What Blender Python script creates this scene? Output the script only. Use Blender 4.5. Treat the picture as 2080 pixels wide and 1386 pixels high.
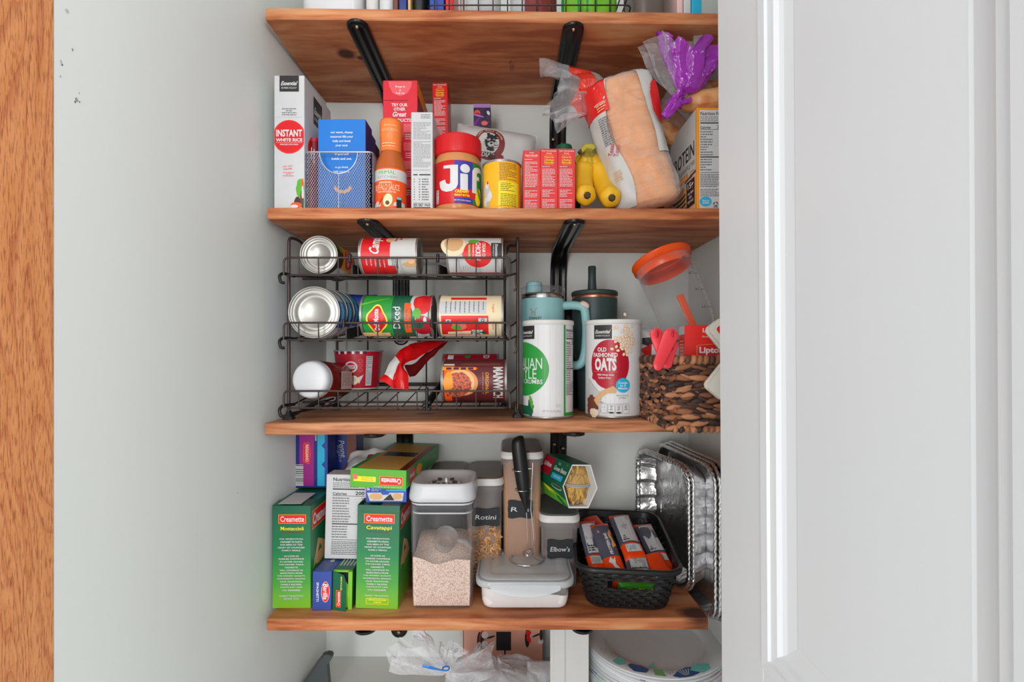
import bpy, bmesh, math, random
from mathutils import Vector, Matrix, noise
from mathutils.geometry import tessellate_polygon
R = math.radians; PI = math.pi; sin = math.sin; cos = math.cos
rnd = random.Random(7)
SC = bpy.context.scene
for o in list(bpy.data.objects): bpy.data.objects.remove(o)
COL = SC.collection
# ------------------------------------------------------------------ camera, light, exposure
F = 1004.0; VX = 1030.0; VY = 718.0; H = 1.35          # focal length in px of a 2080 wide frame, eye height
cam = bpy.data.cameras.new('camera'); camo = bpy.data.objects.new('camera', cam); COL.objects.link(camo)
camo.location = (0, 0, H); camo.rotation_euler = (PI/2, 0, 0)
cam.sensor_width = 36; cam.lens = F/2080*36; cam.clip_start = .01
cam.shift_x = (1040-VX)/2080; cam.shift_y = (VY-693)/2080
SC.camera = camo
SC.view_settings.view_transform = 'Standard'; SC.view_settings.look = 'None'
SC.view_settings.exposure = 0.20; SC.view_settings.gamma = 1
w = bpy.data.worlds.new('room_light'); SC.world = w; w.use_nodes = True
w.node_tree.nodes['Background'].inputs[0].default_value = (.97, .985, 1, 1)
w.node_tree.nodes['Background'].inputs[1].default_value = .98
def area(name, loc, tgt, sx, sy, e, col=(1, 1, 1)):
    l = bpy.data.lights.new(name, 'AREA'); l.shape = 'RECTANGLE'; l.size = sx; l.size_y = sy; l.energy = e; l.color = col
    o = bpy.data.objects.new(name, l); COL.objects.link(o); o.location = loc
    o.rotation_euler = (Vector(tgt)-Vector(loc)).to_track_quat('-Z', 'Y').to_euler()
area('window_light', (-.70, -1.85, H-.05), (.05, .9, H-.15), .6, 1.6, 25, (1, .995, .985))
area('right_fill', (.95, -1.65, H+.45), (-.25, .8, H-.15), 1.0, 1.0, 38, (.99, .995, 1))  # added fill from the right to brighten the left wall, not an actual fixture

# ------------------------------------------------------------------ materials
def lin(c): return tuple((x/12.92 if x <= .04045 else ((x+.055)/1.055)**2.4) for x in [v/255 for v in c]) + (1,)
PAL = {}; MATS = {}
def pal(**k):
    for n, v in k.items(): PAL[n] = v
# name=(rgb, rough, metal, bump)
pal(white=((222,222,222),.42), offwhite=((204,203,200),.47), paper=((203,203,204),.47), grey=((150,152,155),.45), lgrey=((190,190,190),.45),
 dgrey=((75,76,78),.5), ink=((38,38,40),.5), softink=((110,110,112),.5), black_card=((45,44,43),.45),
 red=((214,28,34),.35), brightred=((228,34,28),.35), crimson=((178,22,44),.35), darkred=((120,16,22),.4), soupred=((226,62,62),.42), cerealred=((218,38,56),.3),
 pinkred=((232,92,100),.4), orange=((244,88,28),.38), amber=((240,150,30),.4), yellow=((252,226,44),.4), canyellow=((246,184,30),.33),
 cyan=((40,176,216),.4), teal=((120,196,204),.4), blue=((28,118,206),.36), navy=((20,44,120),.38), royal=((34,70,170),.35), indigo=((58,60,160),.35), midblue=((36,72,150),.4),
 barilla=((48,74,150),.4), magenta=((160,34,130),.38), purple=((66,40,90),.4), lilac=((176,134,196),.4), violet=((150,30,170),.3),
 green=((40,150,60),.36), leaf=((90,170,50),.4), limegreen=((120,190,40),.38), darkgreen=((20,96,66),.38), jifgreen=((26,130,60),.36), olive=((120,120,40),.5),
 tan=((214,170,120),.6), cream=((238,220,180),.4), peach=((246,190,140),.4), brown=((110,60,44),.5), maroon=((96,34,42),.38), kodiak=((130,48,46),.45), choc=((66,40,32),.45),
 bun=((226,150,86),.5), bunlight=((236,186,130),.5), crust=((214,140,80),.5), pasta=((224,164,96),.5), spag=((206,160,62),.5), butter=((206,138,82),.25), sauce=((186,92,34),.2), saucecap=((246,128,60),.35),
 rubber=((22,22,23),.45), blackplastic=((26,27,28),.38), blackmetal=((15,15,16),.28), wire=((74,64,60),.38,.6), wiredark=((52,47,46),.4,.5),
 tin=((176,174,168),.34,.75), tinend=((180,178,174),.36,.6), steel=((190,190,190),.2,1), chrome=((225,225,225),.12,1), silverwire=((190,192,196),.3,.8), copper=((196,128,98),.25,.9),
 screw=((196,176,140),.3,.8), stanley=((142,190,192),.42), stanleypink=((226,190,184),.5), tumbler=((48,66,64),.45), capwhite=((203,204,207),.32),
 lidorange=((240,84,20),.3), clipred=((236,66,76),.35), clipcream=((222,218,206),.4), taupe=((104,92,86),.35), lidgrey=((92,96,94),.4), sealwhite=((220,218,214),.35),
 chalk=((34,36,40),.6), bananay=((236,184,36),.45), bananag=((180,170,50),.45), bananatip=((84,66,40),.7), stem=((150,140,60),.6),
 ketchup=((112,22,16),.2), dustgrey=((72,78,80),.45), barcode=((52,52,54),.5), silvergrey=((196,196,198),.3), barorange=((240,72,20),.28), barslate=((84,84,98),.3),
 foilred=((206,14,20),.22), doordent=((150,150,146),.7), plateaqua=((120,216,208),.4), plateblue=((24,80,150),.4), plategreen=((120,190,110),.4), platewhite=((222,224,226),.4), coral=((232,110,100),.4),
 lidfrost=((205,214,218),.35), knobdark=((70,66,66),.3), skinpink=((228,170,150),.5), almond=((236,214,190),.5), flour=((238,232,229),.9), beantan=((190,150,84),.5), beandark=((150,112,56),.5), seam=((120,20,30),.5))
def nt(name):
    m = bpy.data.materials.new(name); m.use_nodes = True
    return m, m.node_tree.nodes, m.node_tree.links, m.node_tree.nodes['Principled BSDF']
def K(name):
    if name in MATS: return MATS[name]
    p = PAL[name]; rgb, rough = p[0], p[1]; metal = p[2] if len(p) > 2 else 0
    m, n, l, b = nt(name); c = lin(rgb)
    tc = n.new('ShaderNodeTexCoord'); no = n.new('ShaderNodeTexNoise'); no.inputs['Scale'].default_value = 35; no.inputs['Detail'].default_value = 3
    l.new(tc.outputs['Object'], no.inputs['Vector'])
    r = n.new('ShaderNodeMix'); r.data_type = 'RGBA'
    r.inputs[6].default_value = tuple(x*.95 for x in c[:3])+(1,); r.inputs[7].default_value = tuple(min(1, x*1.05) for x in c[:3])+(1,)
    l.new(no.outputs['Fac'], r.inputs[0]); l.new(r.outputs[2], b.inputs['Base Color'])
    b.inputs['Roughness'].default_value = rough; b.inputs['Metallic'].default_value = metal
    b.inputs['Specular IOR Level'].default_value = .4
    MATS[name] = m; return m
def film(name, tint, amt, rough=.12, scale=30, crumple=.5, col=(.9,.9,.92,1)):
    """thin clear plastic: mostly see-through, glossy where it creases"""
    m, n, l, b = nt(name); n.remove(b); out = n['Material Output']
    tr = n.new('ShaderNodeBsdfTransparent'); tr.inputs[0].default_value = tint
    gl = n.new('ShaderNodeBsdfPrincipled'); gl.inputs['Base Color'].default_value = col; gl.inputs['Roughness'].default_value = rough; gl.inputs['Specular IOR Level'].default_value = .8
    tc = n.new('ShaderNodeTexCoord'); no = n.new('ShaderNodeTexNoise'); no.inputs['Scale'].default_value = scale; no.inputs['Detail'].default_value = 3; no.inputs['Distortion'].default_value = 1.2
    l.new(tc.outputs['Object'], no.inputs['Vector'])
    bu = n.new('ShaderNodeBump'); bu.inputs['Strength'].default_value = crumple; bu.inputs['Distance'].default_value = .01
    l.new(no.outputs['Fac'], bu.inputs['Height']); l.new(bu.outputs[0], gl.inputs['Normal'])
    lw = n.new('ShaderNodeLayerWeight'); lw.inputs[0].default_value = .35; l.new(bu.outputs[0], lw.inputs['Normal'])
    mp = n.new('ShaderNodeMapRange'); mp.inputs[1].default_value = .42 if crumple < .1 else 0; mp.inputs[3].default_value = amt; mp.inputs[4].default_value = min(1, amt+.6)
    l.new(lw.outputs['Facing'], mp.inputs[0])
    mx = n.new('ShaderNodeMixShader'); l.new(mp.outputs[0], mx.inputs[0]); l.new(tr.outputs[0], mx.inputs[1]); l.new(gl.outputs[0], mx.inputs[2])
    l.new(mx.outputs[0], out.inputs[0]); MATS[name] = m
film('bagfilm', (.97,.97,.97,1), .10, .1, 28, .9)
film('bagfilm_cloudy', (.95,.95,.96,1), .17, .12, 24, 1.0, (.95,.95,.97,1))
film('breadfilm', (1,1,1,1), .10, .10, 20, 1.0, (1,.97,.94,1))
film('clearplastic', (.93,.93,.93,1), .07, .06, 3, .02, (.75,.77,.78,1))
film('frostplastic', (.90,.87,.86,1), .20, .3, 3, .02, (.66,.62,.60,1))
film('frostlid', (.95,.96,.97,1), .55, .3, 3, .02, (.80,.83,.85,1))
film('glassclear', (.98,.98,.98,1), .03, .04, 3, .0, (.8,.8,.82,1))
film('violetfilm', (.75,.3,.85,1), .82, .14, 26, .8, (.40,.03,.50,1))
film('redfilm', (1,.4,.3,1), .88, .12, 26, .6, (.80,.05,.03,1))
def ramp(n, l, src, stops):
    r = n.new('ShaderNodeValToRGB'); e = r.color_ramp.elements
    while len(e) < len(stops): e.new(.5)
    for i, (p, c) in enumerate(stops): e[i].position = p; e[i].color = lin(c)
    l.new(src, r.inputs[0]); return r
def wood(name, light, mid, dark, stretch, scale, knots=(), rough=.5):
    m, n, l, b = nt(name)
    tc = n.new('ShaderNodeTexCoord'); mp = n.new('ShaderNodeMapping'); mp.inputs['Scale'].default_value = stretch
    l.new(tc.outputs['Object'], mp.inputs[0])
    n1 = n.new('ShaderNodeTexNoise'); n1.inputs['Scale'].default_value = scale*1.7; n1.inputs['Detail'].default_value = 7; n1.inputs['Distortion'].default_value = .9; l.new(mp.outputs[0], n1.inputs['Vector'])
    wv = n.new('ShaderNodeTexNoise'); wv.inputs['Scale'].default_value = scale*6; wv.inputs['Detail'].default_value = 4; l.new(mp.outputs[0], wv.inputs['Vector'])
    ad = n.new('ShaderNodeMath'); ad.operation = 'MULTIPLY_ADD'; ad.inputs[1].default_value = .35; l.new(wv.outputs[0], ad.inputs[0]); l.new(n1.outputs[0], ad.inputs[2])
    r = ramp(n, l, ad.outputs[0], [(.52, dark), (.68, mid), (.84, light)])
    last = r.outputs[0]
    for (kx, ky, kz, rr, el) in knots:
        vm = n.new('ShaderNodeVectorMath'); vm.operation = 'SUBTRACT'; vm.inputs[1].default_value = (kx, ky, kz); l.new(tc.outputs['Object'], vm.inputs[0])
        vs = n.new('ShaderNodeVectorMath'); vs.operation = 'MULTIPLY'; vs.inputs[1].default_value = (1/(rr*el), 1/rr, 1/(rr*2)); l.new(vm.outputs[0], vs.inputs[0])
        ln = n.new('ShaderNodeVectorMath'); ln.operation = 'LENGTH'; l.new(vs.outputs[0], ln.inputs[0])
        nz = n.new('ShaderNodeMath'); nz.operation = 'MULTIPLY_ADD'; nz.inputs[1].default_value = .6; l.new(wv.outputs[0], nz.inputs[0]); l.new(ln.outputs['Value'], nz.inputs[2])
        mr = n.new('ShaderNodeMapRange'); mr.inputs[1].default_value = .95; mr.inputs[2].default_value = 1.5; mr.inputs[3].default_value = .95; mr.inputs[4].default_value = 0; l.new(nz.outputs[0], mr.inputs[0])
        mx = n.new('ShaderNodeMix'); mx.data_type = 'RGBA'; l.new(mr.outputs[0], mx.inputs[0]); l.new(last, mx.inputs[6]); mx.inputs[7].default_value = lin((66, 30, 20)); last = mx.outputs[2]
    l.new(last, b.inputs['Base Color']); b.inputs['Roughness'].default_value = rough; b.inputs['Specular IOR Level'].default_value = .3
    bu = n.new('ShaderNodeBump'); bu.inputs['Strength'].default_value = .12; bu.inputs['Distance'].default_value = .002; l.new(wv.outputs[0], bu.inputs['Height']); l.new(bu.outputs[0], b.inputs['Normal'])
    MATS[name] = m
wood('pine_top', (206,146,101), (190,116,73), (154,82,48), (1, 5, 12), 2.4, [(-.31,.952,H+.578,.017,1.1), (-.286,.965,H+.578,.007,1.0), (-.22,1.075,H+.578,.010,3.4), (.335,.87,H-.466,.022,1.6)])
wood('pine_mid', (206,150,109), (186,122,83), (148,88,58), (1, 6, 14), 2.8, [(-.16,.97,H-.1185,.010,2.0)])
def wallmat(name, rgb, rough=.55, sc=2.2):
    m, n, l, b = nt(name); c = lin(rgb)
    tc = n.new('ShaderNodeTexCoord'); no = n.new('ShaderNodeTexNoise'); no.inputs['Scale'].default_value = sc; no.inputs['Detail'].default_value = 4; l.new(tc.outputs['Object'], no.inputs['Vector'])
    r = n.new('ShaderNodeMix'); r.data_type = 'RGBA'; r.inputs[6].default_value = tuple(x*.96 for x in c[:3])+(1,); r.inputs[7].default_value = tuple(min(1, x*1.03) for x in c[:3])+(1,)
    l.new(no.outputs[0], r.inputs[0]); l.new(r.outputs[2], b.inputs['Base Color']); b.inputs['Roughness'].default_value = rough
    n2 = n.new('ShaderNodeTexNoise'); n2.inputs['Scale'].default_value = 160; l.new(tc.outputs['Object'], n2.inputs['Vector'])
    bu = n.new('ShaderNodeBump'); bu.inputs['Strength'].default_value = .05; bu.inputs['Distance'].default_value = .002; l.new(n2.outputs[0], bu.inputs['Height']); l.new(bu.outputs[0], b.inputs['Normal'])
    MATS[name] = m
wallmat('wall_paint', (221,226,222)); wallmat('door_paint', (215,218,220), .35, 1.2)
def oak():
    m, n, l, b = nt('oak')
    tc = n.new('ShaderNodeTexCoord')
    mp = n.new('ShaderNodeMapping'); mp.inputs['Scale'].default_value = (6, 9, 1.3); l.new(tc.outputs['Object'], mp.inputs[0])
    n1 = n.new('ShaderNodeTexNoise'); n1.inputs['Scale'].default_value = 2.0; n1.inputs['Detail'].default_value = 1; n1.inputs['Distortion'].default_value = .5; l.new(mp.outputs[0], n1.inputs[0])
    ml = n.new('ShaderNodeMath'); ml.operation = 'MULTIPLY'; ml.inputs[1].default_value = 20; l.new(n1.outputs[0], ml.inputs[0])
    fr = n.new('ShaderNodeMath'); fr.operation = 'FRACT'; l.new(ml.outputs[0], fr.inputs[0])
    mp2 = n.new('ShaderNodeMapping'); mp2.inputs['Scale'].default_value = (300, 420, 45); l.new(tc.outputs['Object'], mp2.inputs[0])
    n2 = n.new('ShaderNodeTexNoise'); n2.inputs['Scale'].default_value = 1.6; n2.inputs['Detail'].default_value = 3; l.new(mp2.outputs[0], n2.inputs[0])
    r1 = ramp(n, l, fr.outputs[0], [(0, (196,118,74)), (.35, (226,154,100)), (.9, (216,142,88))])
    r2 = ramp(n, l, n2.outputs[0], [(.36, (150,96,64)), (.5, (255,255,255)), (.8, (255,255,255))])
    mx = n.new('ShaderNodeMix'); mx.data_type = 'RGBA'; mx.blend_type = 'MULTIPLY'; mx.inputs[0].default_value = .55; l.new(r1.outputs[0], mx.inputs[6]); l.new(r2.outputs[0], mx.inputs[7])
    l.new(mx.outputs[2], b.inputs['Base Color']); b.inputs['Roughness'].default_value = .4; MATS['oak'] = m
oak()
def foil():
    m, n, l, b = nt('foil'); b.inputs['Base Color'].default_value = (.78,.78,.79,1); b.inputs['Metallic'].default_value = 1; b.inputs['Roughness'].default_value = .32
    tc = n.new('ShaderNodeTexCoord'); no = n.new('ShaderNodeTexNoise'); no.inputs['Scale'].default_value = 42; no.inputs['Detail'].default_value = 4; no.inputs['Distortion'].default_value = .8; l.new(tc.outputs['Object'], no.inputs[0])
    bu = n.new('ShaderNodeBump'); bu.inputs['Strength'].default_value = .55; bu.inputs['Distance'].default_value = .004; l.new(no.outputs[0], bu.inputs['Height']); l.new(bu.outputs[0], b.inputs['Normal']); MATS['foil'] = m
foil()
def speck(name, a, c2, sc, rough=.9):
    m, n, l, b = nt(name); tc = n.new('ShaderNodeTexCoord'); no = n.new('ShaderNodeTexNoise'); no.inputs['Scale'].default_value = sc; no.inputs['Detail'].default_value = 4; l.new(tc.outputs['Object'], no.inputs[0])
    r = ramp(n, l, no.outputs[0], [(.38, c2), (.52, a), (.7, tuple(min(255, x+10) for x in a))]); l.new(r.outputs[0], b.inputs['Base Color']); b.inputs['Roughness'].default_value = rough
    bu = n.new('ShaderNodeBump'); bu.inputs['Strength'].default_value = .4; bu.inputs['Distance'].default_value = .002; l.new(no.outputs[0], bu.inputs['Height']); l.new(bu.outputs[0], b.inputs['Normal']); MATS[name] = m
speck('oatpowder', (222,198,184), (186,150,132), 520); speck('breadcrust', (232,160,98), (222,146,84), 26, .45); speck('bagel', (228,168,110), (206,130,72), 30, .4)
speck('meat', (206,96,62), (120,40,30), 260, .5); speck('rotini', (226,168,104), (184,118,62), 90, .6); speck('galaxy', (62,38,84), (40,26,60), 60, .5)
def straw(i, c): PAL['seagrass%d' % i] = (c, .6)
for i, c in enumerate([(126,80,54), (150,98,66), (98,62,46), (74,50,40), (178,122,84), (58,42,38)]): straw(i, c)
def gradz(name, stops, z0, z1, rough=.38):
    m, n, l, b = nt(name); tc = n.new('ShaderNodeTexCoord'); sp = n.new('ShaderNodeSeparateXYZ'); l.new(tc.outputs['Object'], sp.inputs[0])
    mr = n.new('ShaderNodeMapRange'); mr.inputs[1].default_value = z0; mr.inputs[2].default_value = z1; l.new(sp.outputs[2], mr.inputs[0])
    r = ramp(n, l, mr.outputs[0], stops); l.new(r.outputs[0], b.inputs['Base Color']); b.inputs['Roughness'].default_value = rough; MATS[name] = m
gradz('pastacarton', [(0, (126,190,40)), (.25, (70,158,56)), (.55, (24,124,74)), (1, (18,92,66))], 0, .185)      # printed gradient of the box

# ------------------------------------------------------------------ mesh builder
class MB:
    def __init__(s): s.v = []; s.f = []; s.fm = []; s.fs = []; s.mn = []
    def mi(s, m):
        if m not in s.mn: s.mn.append(m)
        return s.mn.index(m)
    def add(s, vs, fs, m, smooth=False, M=None):
        o = len(s.v)
        s.v += [tuple(M @ Vector(p)) for p in vs] if M else [tuple(p) for p in vs]
        for i, f in enumerate(fs):
            s.f.append([o+j for j in f]); s.fm.append(s.mi(m[i] if isinstance(m, list) else m)); s.fs.append(smooth)
    def box(s, x0, x1, y0, y1, z0, z1, m, b=.0008, M=None):
        """chamfered box; m a name or dict(front/back/left/right/top/bottom)"""
        g = (lambda k: m.get(k, m['all'])) if isinstance(m, dict) else (lambda k: m)
        b = min(b, (x1-x0)/3, (y1-y0)/3, (z1-z0)/3)
        X = (x0, x1); Y = (y0, y1); Z = (z0, z1); vs = []; idx = {}
        for i in (0, 1):
            for j in (0, 1):
                for k in (0, 1):
                    sx, sy, sz = (1, -1)[i]*b, (1, -1)[j]*b, (1, -1)[k]*b
                    for ax, p in enumerate(((X[i], Y[j]+sy, Z[k]+sz), (X[i]+sx, Y[j], Z[k]+sz), (X[i]+sx, Y[j]+sy, Z[k]))):
                        idx[i, j, k, ax] = len(vs); vs.append(p)
        q = lambda *a: [idx[t] for t in a]
        F_ = [q((0,0,0,0),(0,0,1,0),(0,1,1,0),(0,1,0,0)), q((1,0,0,0),(1,1,0,0),(1,1,1,0),(1,0,1,0)),
              q((0,0,0,1),(1,0,0,1),(1,0,1,1),(0,0,1,1)), q((0,1,0,1),(0,1,1,1),(1,1,1,1),(1,1,0,1)),
              q((0,0,0,2),(0,1,0,2),(1,1,0,2),(1,0,0,2)), q((0,0,1,2),(1,0,1,2),(1,1,1,2),(0,1,1,2))]
        mm = [g('left'), g('right'), g('front'), g('back'), g('bottom'), g('top')]
        for i in (0, 1):
            for j in (0, 1):
                F_.append(q((i,j,0,0),(i,j,0,1),(i,j,1,1),(i,j,1,0))); mm.append(g('front') if j == 0 else g('back'))
                F_.append(q((i,0,j,0),(i,0,j,2),(i,1,j,2),(i,1,j,0))); mm.append(g('right') if i else g('left'))
                F_.append(q((0,i,j,1),(0,i,j,2),(1,i,j,2),(1,i,j,1))); mm.append(g('front') if i == 0 else g('back'))
                for k in (0, 1): F_.append(q((i,j,k,0),(i,j,k,1),(i,j,k,2))); mm.append(g('front') if j == 0 else g('back'))
        s.add(vs, F_, mm, False, M)
    def rings(s, rings, m, smooth=True, cap0=True, cap1=True, M=None, closed=True):
        n = len(rings[0]); vs = [p for r in rings for p in r]; fs = []; ms = []
        for i in range(len(rings)-1):
            for j in range(n if closed else n-1):
                fs.append([i*n+j, i*n+(j+1) % n, (i+1)*n+(j+1) % n, (i+1)*n+j]); ms.append(m(i, j) if callable(m) else (m[i] if isinstance(m, list) else m))
        a = m(0, 0) if callable(m) else (m[0] if isinstance(m, list) else m); z = m(len(rings)-2, 0) if callable(m) else (m[-1] if isinstance(m, list) else m)
        keep = [k for k, x in enumerate(ms) if x is not None]; fs = [fs[k] for k in keep]; ms = [ms[k] for k in keep]
        s.add(vs, fs, ms, smooth, M)
        if cap0: s.add(list(rings[0]), [list(range(n))[::-1]], a, False, M)
        if cap1: s.add(list(rings[-1]), [list(range(n))], z, False, M)
    def lathe(s, prof, m, seg=48, M=None, cap0=False, cap1=False):
        rg = [[(r*sin(2*PI*j/seg), -r*cos(2*PI*j/seg), z) for j in range(seg)] for r, z in prof]
        s.rings(rg, m, True, cap0, cap1, M)
    def loft(s, secs, m, n=8, M=None, cap0=True, cap1=True, smooth=True):
        """sections (w, d, r, z[, cx, cy]) of rounded rectangles"""
        s.rings([rrect(*q, n=n) for q in secs], m, smooth, cap0, cap1, M)
    def tube(s, pts, r, m, seg=8, closed=False, M=None, cap=True):
        pts = [Vector(p) for p in pts]; n = len(pts); rg = []
        rr = r if isinstance(r, (list, tuple)) else [r]*n
        up = None
        for i, p in enumerate(pts):
            a = pts[(i-1) % n] if (closed or i > 0) else p; b = pts[(i+1) % n] if (closed or i < n-1) else p
            t = (b-a).normalized()
            if up is None: up = t.orthogonal().normalized()
            up = (up - t*up.dot(t)); up = up.normalized() if up.length > 1e-6 else t.orthogonal().normalized()
            sd = t.cross(up)
            rg.append([tuple(p+(up*cos(2*PI*k/seg)+sd*sin(2*PI*k/seg))*rr[i]) for k in range(seg)])
        if closed: rg.append(rg[0]); s.rings(rg, m, True, False, False, M)
        else: s.rings(rg, m, True, cap, cap, M)
    def grid(s, fn, nu, nv, m, smooth=True, M=None):
        vs = [fn(i/nu, j/nv) for j in range(nv+1) for i in range(nu+1)]; fs = []; ms = []
        for j in range(nv):
            for i in range(nu):
                k = m((i+.5)/nu, (j+.5)/nv) if callable(m) else m
                if k is None: continue
                a = j*(nu+1)+i; fs.append([a, a+1, a+nu+2, a+nu+1]); ms.append(k)
        s.add(vs, fs, ms, smooth, M)
    def ellipsoid(s, c, rx, ry, rz, m, M=None, nu=12, nv=8):
        c = Vector(c)
        def fn(u, v): a = 2*PI*u; b = PI*(v-.5); return tuple(c+Vector((rx*cos(b)*cos(a), ry*cos(b)*sin(a), rz*sin(b))))
        s.grid(fn, nu, nv, m, True, M)
    def build(s, name, parent=None, loc=None, rot=None, label=None, cat=None, group=None, kind=None):
        me = bpy.data.meshes.new(name); me.from_pydata(s.v, [], s.f)
        for x in s.mn: me.materials.append(MATS[x] if x in MATS else K(x))
        me.polygons.foreach_set('material_index', s.fm); me.polygons.foreach_set('use_smooth', s.fs); me.update()
        o = bpy.data.objects.new(name, me); COL.objects.link(o)
        if parent: o.parent = parent
        if loc: o.location = loc
        if rot: o.rotation_euler = rot
        return tag(o, label, cat, group, kind)
def tag(o, label=None, cat=None, group=None, kind=None):
    for k, v in (('label', label), ('category', cat), ('group', group), ('kind', kind)):
        if v: o[k] = v
    return o
def thing(name, label, cat, loc, rot=(0, 0, 0), group=None):
    o = bpy.data.objects.new(name, None); o.empty_display_size = .02; COL.objects.link(o); o.location = loc; o.rotation_euler = rot
    return tag(o, label, cat, group)
def rrect(w, d, r, z, cx=0, cy=0, n=8):
    r = min(r, w/2-1e-5, d/2-1e-5); p = []
    for (sx, sy, a0) in ((1, -1, -90), (1, 1, 0), (-1, 1, 90), (-1, -1, 180)):
        for k in range(n+1):
            a = R(a0+90*k/n); p.append((cx+sx*(w/2-r)+r*cos(a), cy+sy*(d/2-r)+r*sin(a), z))
    return p
def fillet(pts, rad, n=5, closed=False):
    pts = [Vector(p) for p in pts]; out = []; N = len(pts)
    for i, p in enumerate(pts):
        if not closed and i in (0, N-1): out.append(p); continue
        a = pts[i-1]; b = pts[(i+1) % N]; da = (a-p); db = (b-p); r = min(rad, da.length*.45, db.length*.45)
        A = p+da.normalized()*r; B = p+db.normalized()*r
        for k in range(n+1): t = k/n; out.append((1-t)**2*A+2*t*(1-t)*p+t*t*B)
    return out
def TR(x=0, y=0, z=0, rx=0, ry=0, rz=0): return Matrix.Translation((x, y, z)) @ Matrix.Rotation(rz, 4, 'Z') @ Matrix.Rotation(ry, 4, 'Y') @ Matrix.Rotation(rx, 4, 'X')
# ------------------------------------------------------------------ printed decoration, part of the mesh it is printed on
TC = {}
def tmesh(t, bold):
    k = (t, bold)
    if k not in TC:
        c = bpy.data.curves.new('t', 'FONT'); c.body = t; c.resolution_u = 2; c.offset = bold
        o = bpy.data.objects.new('t', c); me = o.to_mesh()
        vs = [(v.co.x, v.co.y) for v in me.vertices]; tr = []
        for p in me.polygons:
            q = list(p.vertices)
            for i in range(1, len(q)-1): tr.append((q[0], q[i], q[i+1]))
        o.to_mesh_clear(); bpy.data.objects.remove(o); bpy.data.curves.remove(c)
        xs = [v[0] for v in vs]; ys = [v[1] for v in vs]; TC[k] = (vs, tr, min(xs), max(xs), min(ys), max(ys))
    return TC[k]
class D:
    """draws on a surface through map fn(u, v, lift)"""
    def __init__(s, mb, fn, strip=None, M=None): s.mb = mb; s.fn = fn; s.strip = strip; s.k = 0; s.M = M; s.ss = .00018; s.st = .00003
    def lift(s): s.k += 1; return s.ss+s.st*s.k
    def tris(s, pts, tr, m, l=None):
        l = l or s.lift(); vs = []; fs = []
        if not s.strip: vs = [s.fn(u, v, l) for u, v in pts]; fs = [list(t) for t in tr]
        else:
            w_ = s.strip
            for t in tr:
                P_ = [pts[i] for i in t]; a = math.floor(min(p[0] for p in P_)/w_); b = math.floor(max(p[0] for p in P_)/w_)
                for q in range(a, b+1):
                    c = clip(clip(P_, q*w_, 1), (q+1)*w_, -1) if a != b else P_
                    if len(c) > 2: o = len(vs); vs += [s.fn(u, v, l) for u, v in c]; fs.append(list(range(o, o+len(c))))
        s.mb.add(vs, fs, m, False, s.M)
    def poly(s, pts, m, l=None):
        tr = tessellate_polygon([[Vector((u, v, 0)) for u, v in pts]]); s.tris(pts, tr, m, l)
    def rect(s, u0, v0, u1, v1, m, l=None): s.tris([(u0, v0), (u1, v0), (u1, v1), (u0, v1)], [(0, 1, 2), (0, 2, 3)], m, l)
    def ell(s, u, v, a, b, m, l=None, n=28, rot=0, jag=0):
        ps = []
        for i in range(n):
            t = 2*PI*i/n; k = 1+jag*(rnd.random()-.5); x = a*k*cos(t); y = b*k*sin(t); ps.append((u+x*cos(rot)-y*sin(rot), v+x*sin(rot)+y*cos(rot)))
        s.poly(ps, m, l)
    def t(s, txt, u, v, w=None, h=None, m='white', rot=0, bold=.015, shear=0, l=None):
        vs, tr, x0, x1, y0, y1 = tmesh(txt, bold); sx = sy = None
        if w: sx = w/(x1-x0)
        if h: sy = h/(y1-y0)
        sx = sx or sy; sy = sy or sx; c_ = cos(rot); s_ = sin(rot); out = []
        for x, y in vs:
            a = (x-(x0+x1)/2)*sx; b = (y-(y0+y1)/2)*sy; a += shear*b; out.append((u+a*c_-b*s_, v+a*s_+b*c_))
        s.tris(out, tr, m, l)
    def para(s, u0, u1, vtop, n, pitch, m='softink', thick=.35, align='l', fill=.9, seed=1):
        """rows of print too small to read"""
        r = random.Random(seed); l = s.lift(); pts = []; tr = []
        for i in range(n):
            v = vtop-i*pitch; L = (u1-u0)*(fill if r.random() < .75 else r.uniform(.35, .9)); x = u0 if align == 'l' else (u0+u1-L)/2; e = x+L
            while x < e-.0005:
                wd = min(r.uniform(.002, .0065), e-x); k = len(pts)
                pts += [(x, v), (x+wd, v), (x+wd, v-pitch*thick), (x, v-pitch*thick)]; tr += [(k, k+1, k+2), (k, k+2, k+3)]; x += wd+.0008
        s.tris(pts, tr, m, l)
def clip(P_, x, sg):
    out = []; n = len(P_)
    for i in range(n):
        a = P_[i]; b = P_[(i+1) % n]; ia = sg*(a[0]-x) >= 0; ib = sg*(b[0]-x) >= 0
        if ia: out.append(a)
        if ia != ib: t = (x-a[0])/(b[0]-a[0]); out.append((x, a[1]+t*(b[1]-a[1])))
    return out
def fl(o, ux, uy):
    o = Vector(o); ux = Vector(ux).normalized(); uy = Vector(uy).normalized(); n = ux.cross(uy)
    return lambda u, v, l: tuple(o+ux*u+uy*v+n*l)
def cyl(r0, r1=None, h=1): return lambda u, v, l: ((r0+((r1 or r0)-r0)*v/h+l)*sin(u/r0), -(r0+((r1 or r0)-r0)*v/h+l)*cos(u/r0), v)
def front(mb, w, h=0): return D(mb, fl((-w/2, 0, 0), (1, 0, 0), (0, 0, 1)))
def rightf(mb, w, d): return D(mb, fl((w/2, 0, 0), (0, 1, 0), (0, 0, 1)))
def leftf(mb, w, d): return D(mb, fl((-w/2, d, 0), (0, -1, 0), (0, 0, 1)))
def topf(mb, w, h): return D(mb, fl((-w/2, 0, h), (1, 0, 0), (0, 1, 0)))
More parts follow.
